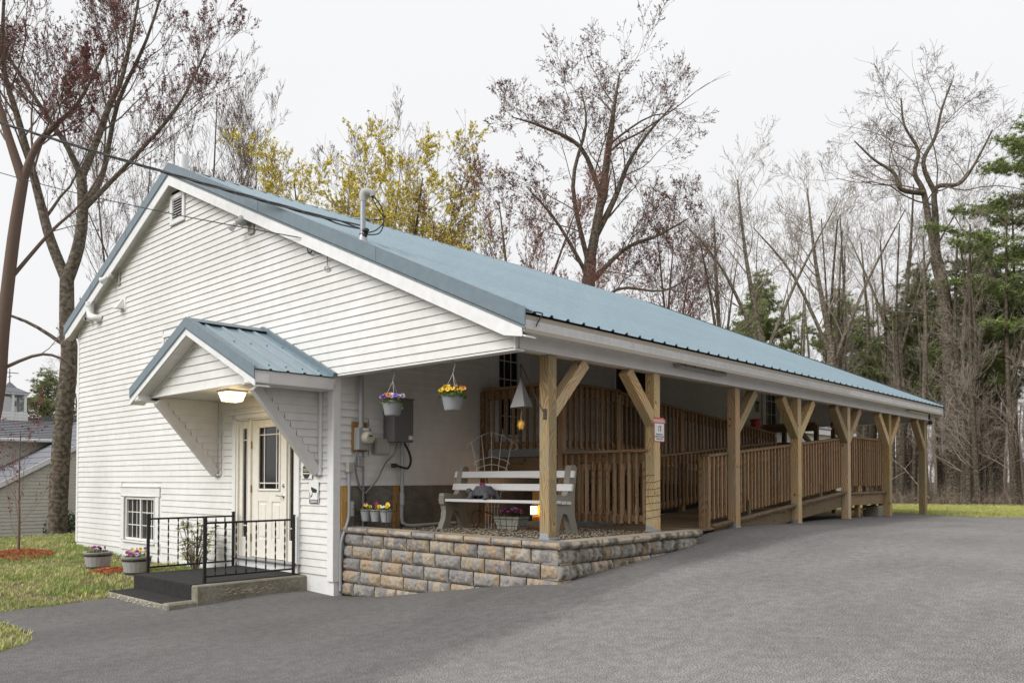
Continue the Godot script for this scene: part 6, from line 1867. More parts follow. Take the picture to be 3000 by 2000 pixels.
func make_signs() -> void:
	# octagon alarm sign
	var a := thing("alarm_sign", "small white plate with a black octagon warning sign beside the door", "sign", Vector3(-0.592, 1.752, 0.028))
	block("plate", Vector3.ZERO, Vector3(0.265, 0.215, 0.006), mats.sign_white, a, 0.002)
	var oc := MB.new()
	oc.slab(PackedVector2Array([Vector2(-0.04, -0.10), Vector2(0.04, -0.10), Vector2(0.085, -0.045), Vector2(0.085, 0.045), Vector2(0.04, 0.10), Vector2(-0.04, 0.10), Vector2(-0.085, 0.045), Vector2(-0.085, -0.045)]), 0.003, 0.006)
	part("octagon", oc, mats.sign_black, a)
	block("band", Vector3(0, 0.016, 0.0072), Vector3(0.168, 0.034, 0.002), mats.sign_cream, a, 0.0)
	block("band", Vector3(0, -0.032, 0.0072), Vector3(0.168, 0.014, 0.002), mats.sign_cream, a, 0.0)
	cut_text("WARNING", 0.033, mats.sign_black, a, Vector3(0, 0.016, 0.0092), Basis.IDENTITY, 0.001)
	for q in [[-0.028, 0.068], [0.028, 0.068]]:
		var d := MB.new()
		d.blob(Vector3(q[0], q[1], 0.007), Vector3(0.018, 0.018, 0.002), 10, 6)
		part("emblem", d, mats.grey_steel, a)
	# video sign
	var v := thing("camera_sign", "white plate with a black camera picture and black lettered band", "sign", Vector3(-0.415, 1.465, 0.028))
	block("plate", Vector3.ZERO, Vector3(0.22, 0.30, 0.006), mats.sign_white, v, 0.002)
	var cam := MB.new()
	cam.slab(PackedVector2Array([Vector2(-0.06, 0.075), Vector2(0.078, 0.035), Vector2(0.065, -0.005), Vector2(0.02, -0.005), Vector2(-0.03, 0.0), Vector2(-0.06, 0.035)]), 0.003, 0.005)
	cam.slab(PackedVector2Array([Vector2(-0.038, 0.0), Vector2(-0.028, 0.0), Vector2(-0.03, -0.04), Vector2(-0.07, -0.075), Vector2(-0.078, -0.05), Vector2(-0.045, -0.035)]), 0.003, 0.005)
	part("camera_picture", cam, mats.sign_black, v)
	block("band", Vector3(0, -0.122, 0.0045), Vector3(0.20, 0.05, 0.003), mats.sign_black, v, 0.0)
	for x in [-0.097, 0.097]: block("border", Vector3(x, -0.05, 0.0045), Vector3(0.006, 0.10, 0.003), mats.sign_black, v, 0.0)
	for y in [-0.113, -0.131]: block("print_line", Vector3(0, y, 0.0065), Vector3(0.165, 0.009, 0.001), mats.sign_white, v, 0.0)
	# snow warning on the post, facing +x
	var turn := Basis(Vector3.UP, PI * 0.5)
	var s := thing("snow_sign", "red and white snow warning sign nailed to the second post", "sign", Vector3(3.206, 2.285, -2.80))
	s.rotation.y = PI * 0.5
	block("plate", Vector3(0, 0, 0), Vector3(0.235, 0.315, 0.004), mats.sign_red, s, 0.001)
	block("field", Vector3(0, -0.035, 0.003), Vector3(0.222, 0.225, 0.002), mats.sign_white, s, 0.0)
	cut_text("WARNING", 0.058, mats.sign_white, s, Vector3(0, 0.112, 0.0035), Basis.IDENTITY, 0.001)
	for q in [["BEWARE OF", -0.062], ["SNOW FALLING", -0.092], ["FROM ROOF", -0.122]]:
		cut_text(q[0], 0.029, mats.sign_black, s, Vector3(0, q[1], 0.0045), Basis.IDENTITY, 0.001)
	var pic := MB.new()
	pic.slab(PackedVector2Array([Vector2(0.02, -0.025), Vector2(0.034, -0.025), Vector2(0.034, 0.055), Vector2(-0.035, 0.035), Vector2(-0.032, 0.025), Vector2(0.02, 0.04)]), 0.004, 0.0055)
	pic.slab(PackedVector2Array([Vector2(-0.028, -0.022), Vector2(-0.016, -0.022), Vector2(-0.014, 0.008), Vector2(-0.02, 0.016), Vector2(-0.028, 0.008)]), 0.004, 0.0055)
	part("pictogram", pic, mats.sign_black, s)
	# notice by the rear window
	var n := thing("wall_notice", "small grey notice on the siding beside the far window", "notice", Vector3(0.03, 3.39, -12.16))
	block("plate", Vector3.ZERO, Vector3(0.008, 0.27, 0.17), flat(lin(0.30, 0.28, 0.25), 0.6), n, 0.002)
	for y in [0.02, -0.03, -0.08]: block("print_line", Vector3(0.005, y, 0), Vector3(0.002, 0.018, 0.11), mats.sign_black, n, 0.0)
	block("header", Vector3(0.005, 0.10, 0), Vector3(0.002, 0.05, 0.16), mats.sign_black, n, 0.0)
	# wire wound on the second post
	var w := thing("wound_wire", "thin dark wire wound around the lower second post", "wire", Vector3(PORCH - 0.12, 1.0, -2.765))
	var pts := []
	var prev := Vector3.ZERO
	for k in 26:
		var a2 := k % 4
		var c := [Vector3(-0.073, 0, 0.073), Vector3(0.073, 0, 0.073), Vector3(0.073, 0, -0.073), Vector3(-0.073, 0, -0.073)]
		pts.append(c[a2] + Vector3(0, 0.12 + k * 0.0235 + 0.012 * sin(k * 1.7), 0))
	rods("wire", [pts], 0.0032, mats.cable, w, 5)
	# red bucket on the upper rail, small solar hook in the bed
	var rb := thing("red_bucket", "red plastic bucket standing on the upper ramp rail", "bucket", Vector3(1.62, 2.64, -8.80))
	var bm := MB.new()
	bm.lathe([Vector2(0.0, 0.0), Vector2(0.085, 0.0), Vector2(0.105, 0.16), Vector2(0.125, 0.17), Vector2(0.12, 0.185), Vector2(0.10, 0.165), Vector2(0.0, 0.03)], Vector3.ZERO, 18)
	part("bucket_body", bm, mats.red_plastic, rb)
	rods("handle", [smooth([Vector3(0.11, 0.15, 0.06), Vector3(0.13, 0.05, 0.02), Vector3(0.11, 0.02, -0.06), Vector3(0.05, 0.14, -0.11)])], 0.004, mats.white_wire, rb, 5)
	var hk := thing("garden_hook", "small black wire hook stuck in the gravel behind the stone wall", "hook", Vector3(3.12, 0.955, -1.95))
	rods("hook_wire", [smooth([Vector3(0, 0, 0), Vector3(0, 0.10, 0), Vector3(0.02, 0.15, 0.01), Vector3(0.05, 0.15, 0.02), Vector3(0.06, 0.10, 0.02)])], 0.004, mats.cable, hk, 5)

# ---------------------------------------------------------------- yard
func mulch(label: String, at: Vector3, r: float, rz: float, high: float, n: int) -> void:
	var m := MB.new()
	m.colored = true
	for k in n:
		var a := rng.randf() * TAU
		var d := sqrt(rng.randf()) * (1.0 + 0.12 * sin(a * 3.0 + r * 9.0))
		var p := Vector3(cos(a) * d * r, 0, sin(a) * d * rz)
		p.y = gy(snappedf(at.x + p.x, 0.05), snappedf(at.z + p.z, 0.05)) - at.y + high * (1.0 - d * d) * rng.randf_range(0.75, 1.05)
		m.col = Color(0.40, 0.115, 0.045) * rng.randf_range(0.45, 1.35)
		m.box(p, Vector3(rng.randf_range(0.02, 0.065), 0.005, rng.randf_range(0.007, 0.014)), Basis.from_euler(Vector3(rng.randfn(0, 0.35), rng.randf() * TAU, rng.randfn(0, 0.35))))
	tag(part("bark_mulch", m, mats.mulch, self, Transform3D(Basis.IDENTITY, at)), label, "mulch", "", "stuff")

func make_yard() -> void:
	# half barrels
	for k in 2:
		var p: Vector3 = [Vector3(-4.88, 0.0, 1.12), Vector3(-3.50, 0.0, 1.08)][k]
		p.y = gy(p.x, p.z) - 0.03
		var o := thing("barrel_planter", ["grey half barrel with dark hoops standing farther from the steps", "grey half barrel with dark hoops beside the steps"][k], "planter", p, "half barrels by the foundation")
		var R := 0.205
		var H := 0.29
		for s in 18:
			var a := TAU * s / 18.0
			var st := MB.new()
			var w := TAU * R / 18.0 * 0.485
			var q := []
			for y in [0.0, H]:
				var rr := R * (0.78 if y == 0.0 else 1.0)
				var ww := w * (0.78 if y == 0.0 else 1.0)
				for c in [[rr, -1], [rr, 1], [rr - 0.02, 1], [rr - 0.02, -1]]:
					q.append(Vector3(c[0] * cos(a) - c[1] * ww * sin(a) * -1.0, y, c[0] * sin(a) + c[1] * ww * cos(a) * -1.0))
			st.hexa(q)
			part("stave", st, mats.barrel, o)
		for y in [0.04, 0.235]:
			var b := MB.new()
			var r0: float = lerpf(R * 0.78, R, y / H) + 0.004
			var r1: float = lerpf(R * 0.78, R, (y + 0.035) / H) + 0.004
			b.lathe([Vector2(r0, y), Vector2(r1, y + 0.035)], Vector3.ZERO, 36)
			part("hoop", b, mats.band, o)
		var rim := MB.new()
		rim.lathe([Vector2(R * 0.99, H - 0.005), Vector2(R + 0.012, H), Vector2(R + 0.012, H + 0.014), Vector2(R - 0.025, H + 0.014), Vector2(R - 0.03, H - 0.03), Vector2(0.0, H - 0.03)], Vector3.ZERO, 36)
		part("rim", rim, mats.barrel, o)
		var lining := MB.new()
		lining.lathe([Vector2(R - 0.03, H - 0.02), Vector2(0.0, H - 0.01)], Vector3.ZERO, 24)
		part("soil", lining, mats.soil, o)
		pansies(["purple pansies in the half barrel farther from the steps", "magenta and white pansies in the half barrel beside the steps"][k], p + Vector3(0, H - 0.02, 0), 0.14, 0.14, 0.12, 7, [[[VIO, MAG], [MAG, VIO], [MAG, MAG]], [[MAG, MAG], [LIL, MAG], [WHT, LIL]]][k], 120, Color(0.10, 0.15, 0.05), 1.25)
	var pp := Vector3(-4.05, 0, 0.82)
	pp.y = gy(pp.x, pp.z) - 0.02
	var pot := thing("clay_pot", "pale square tapered pot between the two half barrels", "pot", pp)
	var pm := MB.new()
	pm.hexa([Vector3(-0.07, 0, 0.07), Vector3(0.07, 0, 0.07), Vector3(0.07, 0, -0.07), Vector3(-0.07, 0, -0.07), Vector3(-0.11, 0.2, 0.11), Vector3(0.11, 0.2, 0.11), Vector3(0.11, 0.2, -0.11), Vector3(-0.11, 0.2, -0.11)])
	part("pot_body", pm, grained(lin(0.55, 0.50, 0.45), 0.8, mats.fine, 4.0), pot, Transform3D(Basis(Vector3.UP, 0.4), Vector3.ZERO))
	block("pot_rim", Vector3(0, 0.205, 0), Vector3(0.235, 0.025, 0.235), grained(lin(0.55, 0.50, 0.45), 0.8, mats.fine, 4.0), pot, 0.006, Basis(Vector3.UP, 0.4))
	pansies("small yellow and violet violas in the pale square pot", pp + Vector3(0, 0.20, 0), 0.16, 0.15, 0.19, 14, [[VIO, YEL], [WHT, YEL], [VIO, LIL], [YEL, YEL]], 240)
	mulch("red bark mulch heaped between the half barrels", Vector3(-4.25, gy(-4.25, 1.15) - 0.02, 1.15), 0.45, 0.34, 0.06, 700)
	mulch("ring of red bark mulch around the young tree", Vector3(-8.05, gy(-8.05, 1.35) - 0.02, 1.35), 0.80, 0.62, 0.09, 1500)
	mulch("strip of red bark mulch behind the front steps", Vector3(-3.05, gy(-3.05, 0.75) - 0.02, 0.75), 0.35, 0.3, 0.03, 260)
	# rhododendron
	var sp := Vector3(-3.0, 0, 0.42)
	sp.y = gy(sp.x, sp.z) - 0.03
	var sh := thing("rhododendron", "sparse yellow-green rhododendron behind the handrail against the siding", "shrub", sp)
	var stems := MB.new()
	var lv := MB.new()
	lv.colored = true
	for k in 24:
		var a := rng.randf() * TAU
		var tip := Vector3(cos(a) * rng.randf_range(0.08, 0.48), rng.randf_range(0.28, 0.80), sin(a) * rng.randf_range(0.08, 0.26))
		var path := smooth([Vector3(cos(a) * 0.03, 0, sin(a) * 0.03), tip * Vector3(0.35, 0.45, 0.35), tip * Vector3(0.8, 0.8, 0.8), tip], 4)
		var rr := PackedFloat32Array()
		for q in path.size(): rr.append(lerpf(0.009, 0.004, float(q) / path.size()))
		stems.tube(path, rr, 5)
		for q in 2:
			var c := path[path.size() - 1 - q * 5]
			for w in 9:
				var b := TAU * w / 9.0 + q
				var d := Vector3(cos(b), rng.randf_range(-0.25, 0.55), sin(b)).normalized()
				var l := rng.randf_range(0.08, 0.13)
				var s := d.cross(Vector3.UP).normalized() * l * 0.17
				lv.col = Color(0.20, 0.215, 0.06).lerp(Color(0.33, 0.31, 0.11), rng.randf()) * rng.randf_range(0.6, 1.15)
				var mid := c + d * l * 0.55 + Vector3(0, 0.008, 0)
				var end := c + d * l - Vector3(0, 0.02, 0)
				lv.tri(c, mid + s, mid - s); lv.tri(mid + s, end, mid - s)
	part("stem", stems, mats.twig_grey, sh)
	part("foliage", lv, mats.leaf, sh)
	# young tree in the mulch ring
	var P := base_params()
	P.merge({"levels": 2, "n": [11, 5, 4], "t0": 0.16, "ratio": [0.62, 0.5], "angle": [0.55, 0.6], "up": 0.10, "gnarl": 0.06, "bud": 3, "bud_size": 0.035, "bud_color": Color(0.14, 0.03, 0.03), "bark": mats.bark_red, "twig": mats.twig_red, "min_r": 0.003}, true)
	make_tree("young_tree", "young purple-leaved tree standing in the mulch ring on the lawn", Vector3(-8.05, gy(-8.05, 1.35), 1.35), [[[Vector3(0, -0.05, 0), Vector3(0.02, 0.6, 0), Vector3(-0.02, 1.4, 0), Vector3(0.02, 2.3, 0)], 0.028, 0.008]], P, 71)
	# shrub and rocks near the neighbour's wall
	var g := Vector3(-17.6, 0, -2.55)
	g.y = gy(g.x, g.z)
	var ev := thing("evergreen_shrub", "small round evergreen shrub beside the big maple trunk", "shrub", g)
	var em := MB.new()
	em.colored = true
	for k in 900:
		var d := Vector3(rng.randfn(), absf(rng.randfn()), rng.randfn()).normalized() * pow(rng.randf(), 0.4)
		var c := d * Vector3(0.50, 0.75, 0.50)
		em.col = Color(0.035, 0.06, 0.02) * rng.randf_range(0.6, 1.6)
		var s := Vector3(rng.randfn(), rng.randfn(), rng.randfn()).normalized() * 0.05
		em.tri(c, c + s + Vector3(0, 0.06, 0), c - s + Vector3(0, 0.05, 0))
	part("foliage", em, mats.leaf, ev)
	rods("stem", [[Vector3.ZERO, Vector3(0, 0.4, 0)]], 0.03, mats.twig, ev)
	var rk := Vector3(-20.5, 0, -1.75)
	rk.y = gy(rk.x, rk.z)
	var ro := thing("boulder", "grey boulder at the edge of the lawn near the neighbouring house", "rock", rk)
	var rm := MB.new()
	rm.blob(Vector3(0, 0.1, 0), Vector3(0.55, 0.28, 0.4), 14, 9)
	var rf := noise(1.8, 3, 3)
	for k in rm.v.size(): rm.v[k] *= 1.0 + 0.3 * rf.get_noise_3dv(rm.v[k] * 2.0)
	part("rock", rm, mats.block_wall, ro)

# ---------------------------------------------------------------- neighbour and rear wing
func make_neighbour() -> void:
	var o := thing("neighbour_house", "beige neighbouring house with grey shingle roof and a white cupola", "house", Vector3.ZERO)
	var gx := -20.0
	# wing gable facing +x: ridge at z = -5.6
	var zr := -5.9
	var yr := 4.0
	var sl := 0.562
	var zl := -1.2
	var top := func(z: float) -> float: return yr - sl * absf(z - zr)
	var w := MB.new()
	w.slab(PackedVector2Array([Vector2(zl, -0.5), Vector2(2.0 * zr - zl, -0.5), Vector2(2.0 * zr - zl, top.call(zl) - 0.05), Vector2(zr, yr - 0.05), Vector2(zl, top.call(zl) - 0.05)]), -0.12, 0.0, Transform3D(Basis(Vector3(0, 0, 1), Vector3.UP, Vector3(-1, 0, 0)), Vector3(gx, 0, 0)))
	w.box(Vector3(gx - 3.0, 0.4, zl - 0.06), Vector3(6.0, 1.8, 0.12))
	part("wing_wall", w, mats.beige_siding, o)
	siding(o, mats.beige_siding, -0.25, 4.0, 0.115, func(u: float, y: float, t: float) -> Vector3: return Vector3(gx + t + 0.121, y, -u), func(y: float) -> float: return maxf(-zl, -zr - (yr - 0.05 - y) / sl), func(y: float) -> float: return minf(-zl + 7.0, -zr + (yr - 0.05 - y) / sl), [])
	# wing roof
	for s in [1.0, -1.0]:
		var z1 = zr + s * (zl - zr + 0.45)
		var y1: float = top.call(zr + (zl - zr + 0.45))
		var n := 14
		for k in n:
			var a := float(k) / n
			var b := float(k + 1) / n
			var m := MB.new()
			var za := lerpf(z1, zr, a)
			var zb := lerpf(z1, zr, b + 0.02)
			var ya := lerpf(y1, yr, a) + 0.03
			var yb := lerpf(y1, yr, b + 0.02) + 0.012
			var q := [Vector3(gx + 0.25, ya, za), Vector3(gx + 0.25, yb, zb), Vector3(gx - 7.0, yb, zb), Vector3(gx - 7.0, ya, za)]
			if s > 0: m.quad(q[3], q[0], q[1], q[2])
			else: m.quad(q[0], q[3], q[2], q[1])
			part("shingle_course", m, mats.shingle, o)
		bar("rake_board", Vector3(gx + 0.26, y1 - 0.06, z1), Vector3(gx + 0.26, yr - 0.06, zr), 0.03, 0.15, mats.trim, o, Vector3.UP)
	# main block: eave at x = -23, ridge at x = -26
	var mw := MB.new()
	mw.box(Vector3(-26.0, 1.3, -6.0), Vector3(5.6, 3.5, 14.0))
	part("main_wall", mw, mats.beige_siding, o)
	siding(o, mats.beige_siding, 0.4, 2.95, 0.115, func(u: float, y: float, t: float) -> Vector3: return Vector3(-23.2 + t, y, -u), func(_y: float) -> float: return -1.0, func(_y: float) -> float: return 9.0, [])
	for k in 12:
		var a := k / 12.0
		var b := (k + 1.15) / 12.0
		var m := MB.new()
		m.quad(Vector3(lerpf(-22.7, -26, a), lerpf(3.08, 3.97, a) + 0.025, 1.6), Vector3(lerpf(-22.7, -26, a), lerpf(3.08, 3.97, a) + 0.025, -14.0), Vector3(lerpf(-22.7, -26, b), lerpf(3.08, 3.97, b), -14.0), Vector3(lerpf(-22.7, -26, b), lerpf(3.08, 3.97, b), 1.6))
		part("shingle_course", m, mats.shingle, o)
	var rr := MB.new()
	rr.quad(Vector3(-26, 3.96, 1.6), Vector3(-26, 3.96, -14), Vector3(-29.3, 3.08, -14), Vector3(-29.3, 3.08, 1.6))
	part("rear_roof", rr, mats.shingle, o)
	block("gutter", Vector3(-22.66, 3.02, -6.2), Vector3(0.10, 0.11, 15.6), mats.trim, o, 0.02)
	block("ridge_vent", Vector3(-26, 4.0, -6.2), Vector3(0.22, 0.05, 15.6), mats.shingle, o, 0.01)
	block("soffit", Vector3(-22.95, 2.96, -6.2), Vector3(0.5, 0.02, 15.4), mats.soffit, o, 0.003)
	# cupola with a weathervane
	var c := hub("cupola", o, Vector3(-26, 3.85, -3.45))
	for k in 3: block("cupola_board", Vector3(0, 0.05 + k * 0.115, 0), Vector3(1.0 - k * 0.012, 0.11, 1.0 - k * 0.012), mats.trim, c, 0.006)
	for q in [[-0.42, -0.42], [0.42, -0.42], [0.42, 0.42], [-0.42, 0.42], [0.42, 0.0]]:
		block("cupola_post", Vector3(q[0], 0.68, q[1]), Vector3(0.09, 0.66, 0.09), mats.trim, c, 0.006)
	block("cupola_glass", Vector3(0, 0.66, 0), Vector3(0.80, 0.62, 0.80), mats.glass, c, 0.0)
	block("cupola_eave", Vector3(0, 1.03, 0), Vector3(1.06, 0.07, 1.06), mats.trim, c, 0.008)
	var cr := MB.new()
	for q in 4:
		var cc := [Vector3(-0.56, 1.065, 0.56), Vector3(0.56, 1.065, 0.56), Vector3(0.56, 1.065, -0.56), Vector3(-0.56, 1.065, -0.56)]
		var md := [Vector3(-0.2, 1.27, 0.2), Vector3(0.2, 1.27, 0.2), Vector3(0.2, 1.27, -0.2), Vector3(-0.2, 1.27, -0.2)]
		cr.quad(cc[q], cc[(q + 1) % 4], md[(q + 1) % 4], md[q])
		cr.tri(md[q], md[(q + 1) % 4], Vector3(0, 1.52, 0))
	part("cupola_roof", cr, mats.shingle, c)
	rods("weathervane", [[Vector3(0, 1.45, 0), Vector3(0, 2.0, 0)], [Vector3(0, 1.85, -0.3), Vector3(0, 1.85, 0.3)], [Vector3(-0.2, 1.7, 0), Vector3(0.2, 1.7, 0)]], 0.015, mats.dark_iron, c, 5)
	block("wall_lamp", Vector3(gx + 0.19, 1.0, -3.25), Vector3(0.12, 0.10, 0.34), mats.trim, o, 0.01)
	# rear wing of the white house, past the carport
	var r := thing("rear_wing", "low beige wing seen past the end of the carport", "building", Vector3(0, 0, 0))
	block("wing_wall", Vector3(-1.0, 1.8, -16.4), Vector3(2.0, 2.2, 3.8), mats.beige_siding, r, 0.01)
	siding(r, mats.beige_siding, 0.75, 2.85, 0.1018, func(u: float, y: float, t: float) -> Vector3: return Vector3(0.002 + t, y, -u), func(_y: float) -> float: return 14.5, func(_y: float) -> float: return 18.3, [])
	block("wing_fascia", Vector3(0.06, 2.93, -16.4), Vector3(0.16, 0.14, 3.9), mats.trim, r, 0.006)
	var wr := MB.new()
	wr.hexa([Vector3(-2.2, 3.0, -14.6), Vector3(0.15, 3.0, -14.6), Vector3(0.15, 3.0, -18.4), Vector3(-2.2, 3.0, -18.4), Vector3(-2.2, 3.5, -14.6), Vector3(0.15, 3.03, -14.6), Vector3(0.15, 3.03, -18.4), Vector3(-2.2, 3.5, -18.4)])
	part("wing_roof", wr, mats.shingle, r)

# ---------------------------------------------------------------- trees
func base_params() -> Dictionary:
	return {"levels": 4, "n": [12, 6, 5, 4], "t0": 0.25, "ratio": [0.5, 0.5, 0.55, 0.55], "angle": [0.75, 0.7, 0.7, 0.7], "up": 0.12, "gnarl": 0.14, "seg": [8, 6, 5, 3, 2], "bud": 0, "bud_size": 0.05, "bud_color": Color(0.16, 0.04, 0.035), "bud_mix": Color(0.16, 0.04, 0.035), "bark": mats.bark, "twig": mats.twig, "min_r": 0.006, "trunk_levels": 1, "taper": 0.40}

func limb(start: Vector3, dir: Vector3, length: float, seg: int, gnarl: float, up: float, r: RandomNumberGenerator) -> PackedVector3Array:
	var p := PackedVector3Array([start])
	var d := dir.normalized()
	var at := start
	for k in seg:
		d = (d + Vector3(r.randfn(), r.randfn() * 0.7, r.randfn()) * gnarl + Vector3(0, up, 0)).normalized()
		at += d * length / seg
		p.append(at)
	return p

func grow(wood_b: MB, twig_b: MB, bud_b: MB, path: PackedVector3Array, r0: float, r1: float, level: int, P: Dictionary, r: RandomNumberGenerator) -> void:
	var m := path.size()
	var rad := PackedFloat32Array()
	for k in m: rad.append(lerpf(r0, r1, float(k) / (m - 1)))
	if r0 > 0.045 or level == 0: wood_b.tube(path, rad, 10 if r0 > 0.1 else 6)
	else: twig_b.tube(path, rad, 4 if r0 > 0.02 else 3)
	var length := 0.0
	for k in m - 1: length += path[k].distance_to(path[k + 1])
	if P.bud > 0 and level >= P.levels - 1:
		var nb: int = int(P.bud) if level == P.levels else int(ceil(P.bud * 0.6))
		for k in nb:
			var t := r.randf_range(0.15, 1.0) * (m - 1)
			var f := mini(int(t), m - 2)
			var c := path[f].lerp(path[f + 1], t - f)
			var s: float = P.bud_size * r.randf_range(0.5, 1.2)
			bud_b.col = P.bud_color.lerp(P.bud_mix, r.randf()) * r.randf_range(0.65, 1.35)
			var a := Vector3(r.randfn(), r.randfn(), r.randfn()).normalized()
			var e := a.cross(Vector3(r.randfn(), r.randfn(), r.randfn()).normalized()).normalized()
			bud_b.tri(c, c + (a + e * 0.5) * s, c + (a - e * 0.5) * s)
			bud_b.tri(c, c - (a * 0.4 + e) * s, c - (e - a * 0.7) * s)
	if level >= P.levels: return
	var n: int = P.n[level]
	var t0: float = P.t0 if level == 0 else 0.2
	for k in n:
		var t := lerpf(t0, 1.0, (k + r.randf()) / n) * (m - 1)
		var f := mini(int(t), m - 2)
		var at := path[f].lerp(path[f + 1], t - f)
		var tan := (path[f + 1] - path[f]).normalized()
		var side := tan.cross(Vector3(r.randfn(), r.randfn(), r.randfn())).normalized()
		var ang: float = P.angle[mini(level, P.angle.size() - 1)] * r.randf_range(0.65, 1.25)
		var d := tan * cos(ang) + side * sin(ang)
		var share := t / (m - 1)
		var ln: float = length * P.ratio[mini(level, P.ratio.size() - 1)] * (1.15 - 0.55 * share) * r.randf_range(0.7, 1.2)
		var rr := lerpf(r0, r1, share)
		var cr := maxf(rr * P.taper * r.randf_range(0.7, 1.0), P.min_r)
		grow(wood_b, twig_b, bud_b, limb(at, d, ln, P.seg[mini(level + 1, P.seg.size() - 1)], P.gnarl, P.up, r), cr, maxf(cr * 0.28, P.min_r * 0.6), level + 1, P, r)
	# the leader ends in twigs
	if level >= 1:
		var tip := path[m - 1]
		var td := (path[m - 1] - path[m - 2]).normalized()
		for k in 2:
			var d := (td + Vector3(r.randfn(), r.randfn(), r.randfn()) * 0.35).normalized()
			grow(wood_b, twig_b, bud_b, limb(tip, d, length * 0.35, 3, P.gnarl, P.up, r), maxf(r1, P.min_r), P.min_r * 0.7, P.levels, P, r)

func make_tree(called: String, label: String, at: Vector3, stems: Array, P: Dictionary, seed_: int, group := "") -> Node3D:
	var r := RandomNumberGenerator.new()
	r.seed = seed_
	var o := thing(called, label, "tree", at, group)
	var a := MB.new()
	var b := MB.new()
	var c := MB.new()
	c.colored = true
	for s in stems:
		grow(a, b, c, smooth(s[0], 4), s[1], s[2], s[3] if s.size() > 3 else 0, P, r)
	part("trunk", a, P.bark, o)
	var crown := part("crown", b, P.twig, o)
	if c.v.size(): part("buds", c, mats.leaf, crown)
	return o

func copy(o: Node3D, called: String, label: String, at: Vector3, turn: float, size: Vector3, group := "") -> Node3D:
	var n: Node3D = o.duplicate()
	n.name = numbered(called)
	add_child(n)
	n.transform = Transform3D(Basis(Vector3.UP, turn).scaled(size), at)
	n.set_meta("label", label)
	if group: n.set_meta("group", group)
	return n

func rel(list: Array, o: Vector3) -> Array:
	var out := []
	for p in list: out.append(p - o)
	return out

func pine(called: String, label: String, at: Vector3, high: float, first: float, wide: float, seed_: int, dense := 1.0, green := Color(0.055, 0.085, 0.03), group := "") -> Node3D:
	var r := RandomNumberGenerator.new()
	r.seed = seed_
	var o := thing(called, label, "tree", at, group)
	var a := MB.new()
	var b := MB.new()
	var c := MB.new()
	c.colored = true
	var lean := Vector3(r.randfn(), 0, r.randfn()) * 0.02 * high
	var path := smooth([Vector3(0, -0.2, 0), lean * 0.3 + Vector3(0, high * 0.35, 0), lean * 0.7 + Vector3(0, high * 0.7, 0), lean + Vector3(0, high, 0)], 4)
	var rad := PackedFloat32Array()
	var rb := 0.012 * high + 0.04
	for k in path.size(): rad.append(lerpf(rb, 0.025, float(k) / (path.size() - 1)))
	a.tube(path, rad, 9)
	var y := high * 0.12
	while y < high * 0.99:
		var t := y / high
		var live := t > first
		var n := 4 + r.randi() % 2
		var ph := r.randf() * TAU
		for k in n:
			var an := ph + TAU * k / n + r.randfn() * 0.25
			var prof := sin(PI * clampf((t - first) / (1.0 - first), 0.0, 1.0) * 0.72 + 0.6) if live else 0.55
			var ln := wide * clampf(prof, 0.15, 1.0) * r.randf_range(0.65, 1.2) * (1.0 - pow(t, 5.0) * 0.75)
			if not live: ln *= r.randf_range(0.2, 0.8)
			var st := lean * t + Vector3(0, y + r.randfn() * 0.15, 0)
			var br := limb(st, Vector3(cos(an), 0.12 if live else -0.05, sin(an)), ln, 5, 0.10, 0.03 if live else -0.02, r)
			var rr := PackedFloat32Array()
			for q in br.size(): rr.append(lerpf(0.05 if live else 0.022, 0.010, float(q) / (br.size() - 1)) * clampf(1.3 - t, 0.3, 1.0))
			b.tube(br, rr, 4)
			if not live:
				for q in 4:
					var tq := limb(br[1 + q % 4], Vector3(r.randfn(), r.randf_range(-0.4, 0.3), r.randfn()), ln * 0.4, 2, 0.1, 0.0, r)
					b.tube(tq, PackedFloat32Array([0.010, 0.008, 0.006]), 3)
				continue
			var m := int(ln * 9.0 * dense) + 3
			for q in m:
				var u := pow(r.randf(), 0.7)
				var f := mini(int(u * 5.0), 4)
				var p := br[f].lerp(br[f + 1], u * 5.0 - f)
				var sd := Vector3(r.randfn(), r.randfn() * 0.35 + 0.12, r.randfn()).normalized() * r.randf_range(0.1, 0.55) * (1.15 - 0.5 * u)
				var e := p + sd
				b.tri(p, p + Vector3(0, 0.012, 0), e)
				# a tuft of needles at the end of the twig
				var tone := r.randf_range(0.65, 1.5)
				for w in 14:
					var nd := (sd.normalized() * 0.8 + Vector3(r.randfn(), r.randfn() * 0.8 + 0.15, r.randfn())).normalized() * r.randf_range(0.12, 0.24)
					var sv := nd.cross(Vector3(r.randfn(), r.randfn(), r.randfn())).normalized() * 0.017
					c.col = green * tone
					c.tri(e - sv, e + sv, e + nd)
		y += high * (0.035 if live else 0.06) * r.randf_range(0.75, 1.25)
	part("trunk", a, mats.bark, o)
	part("branch", b, mats.twig_grey, o)
	part("crown", c, mats.leaf, o)
	return o

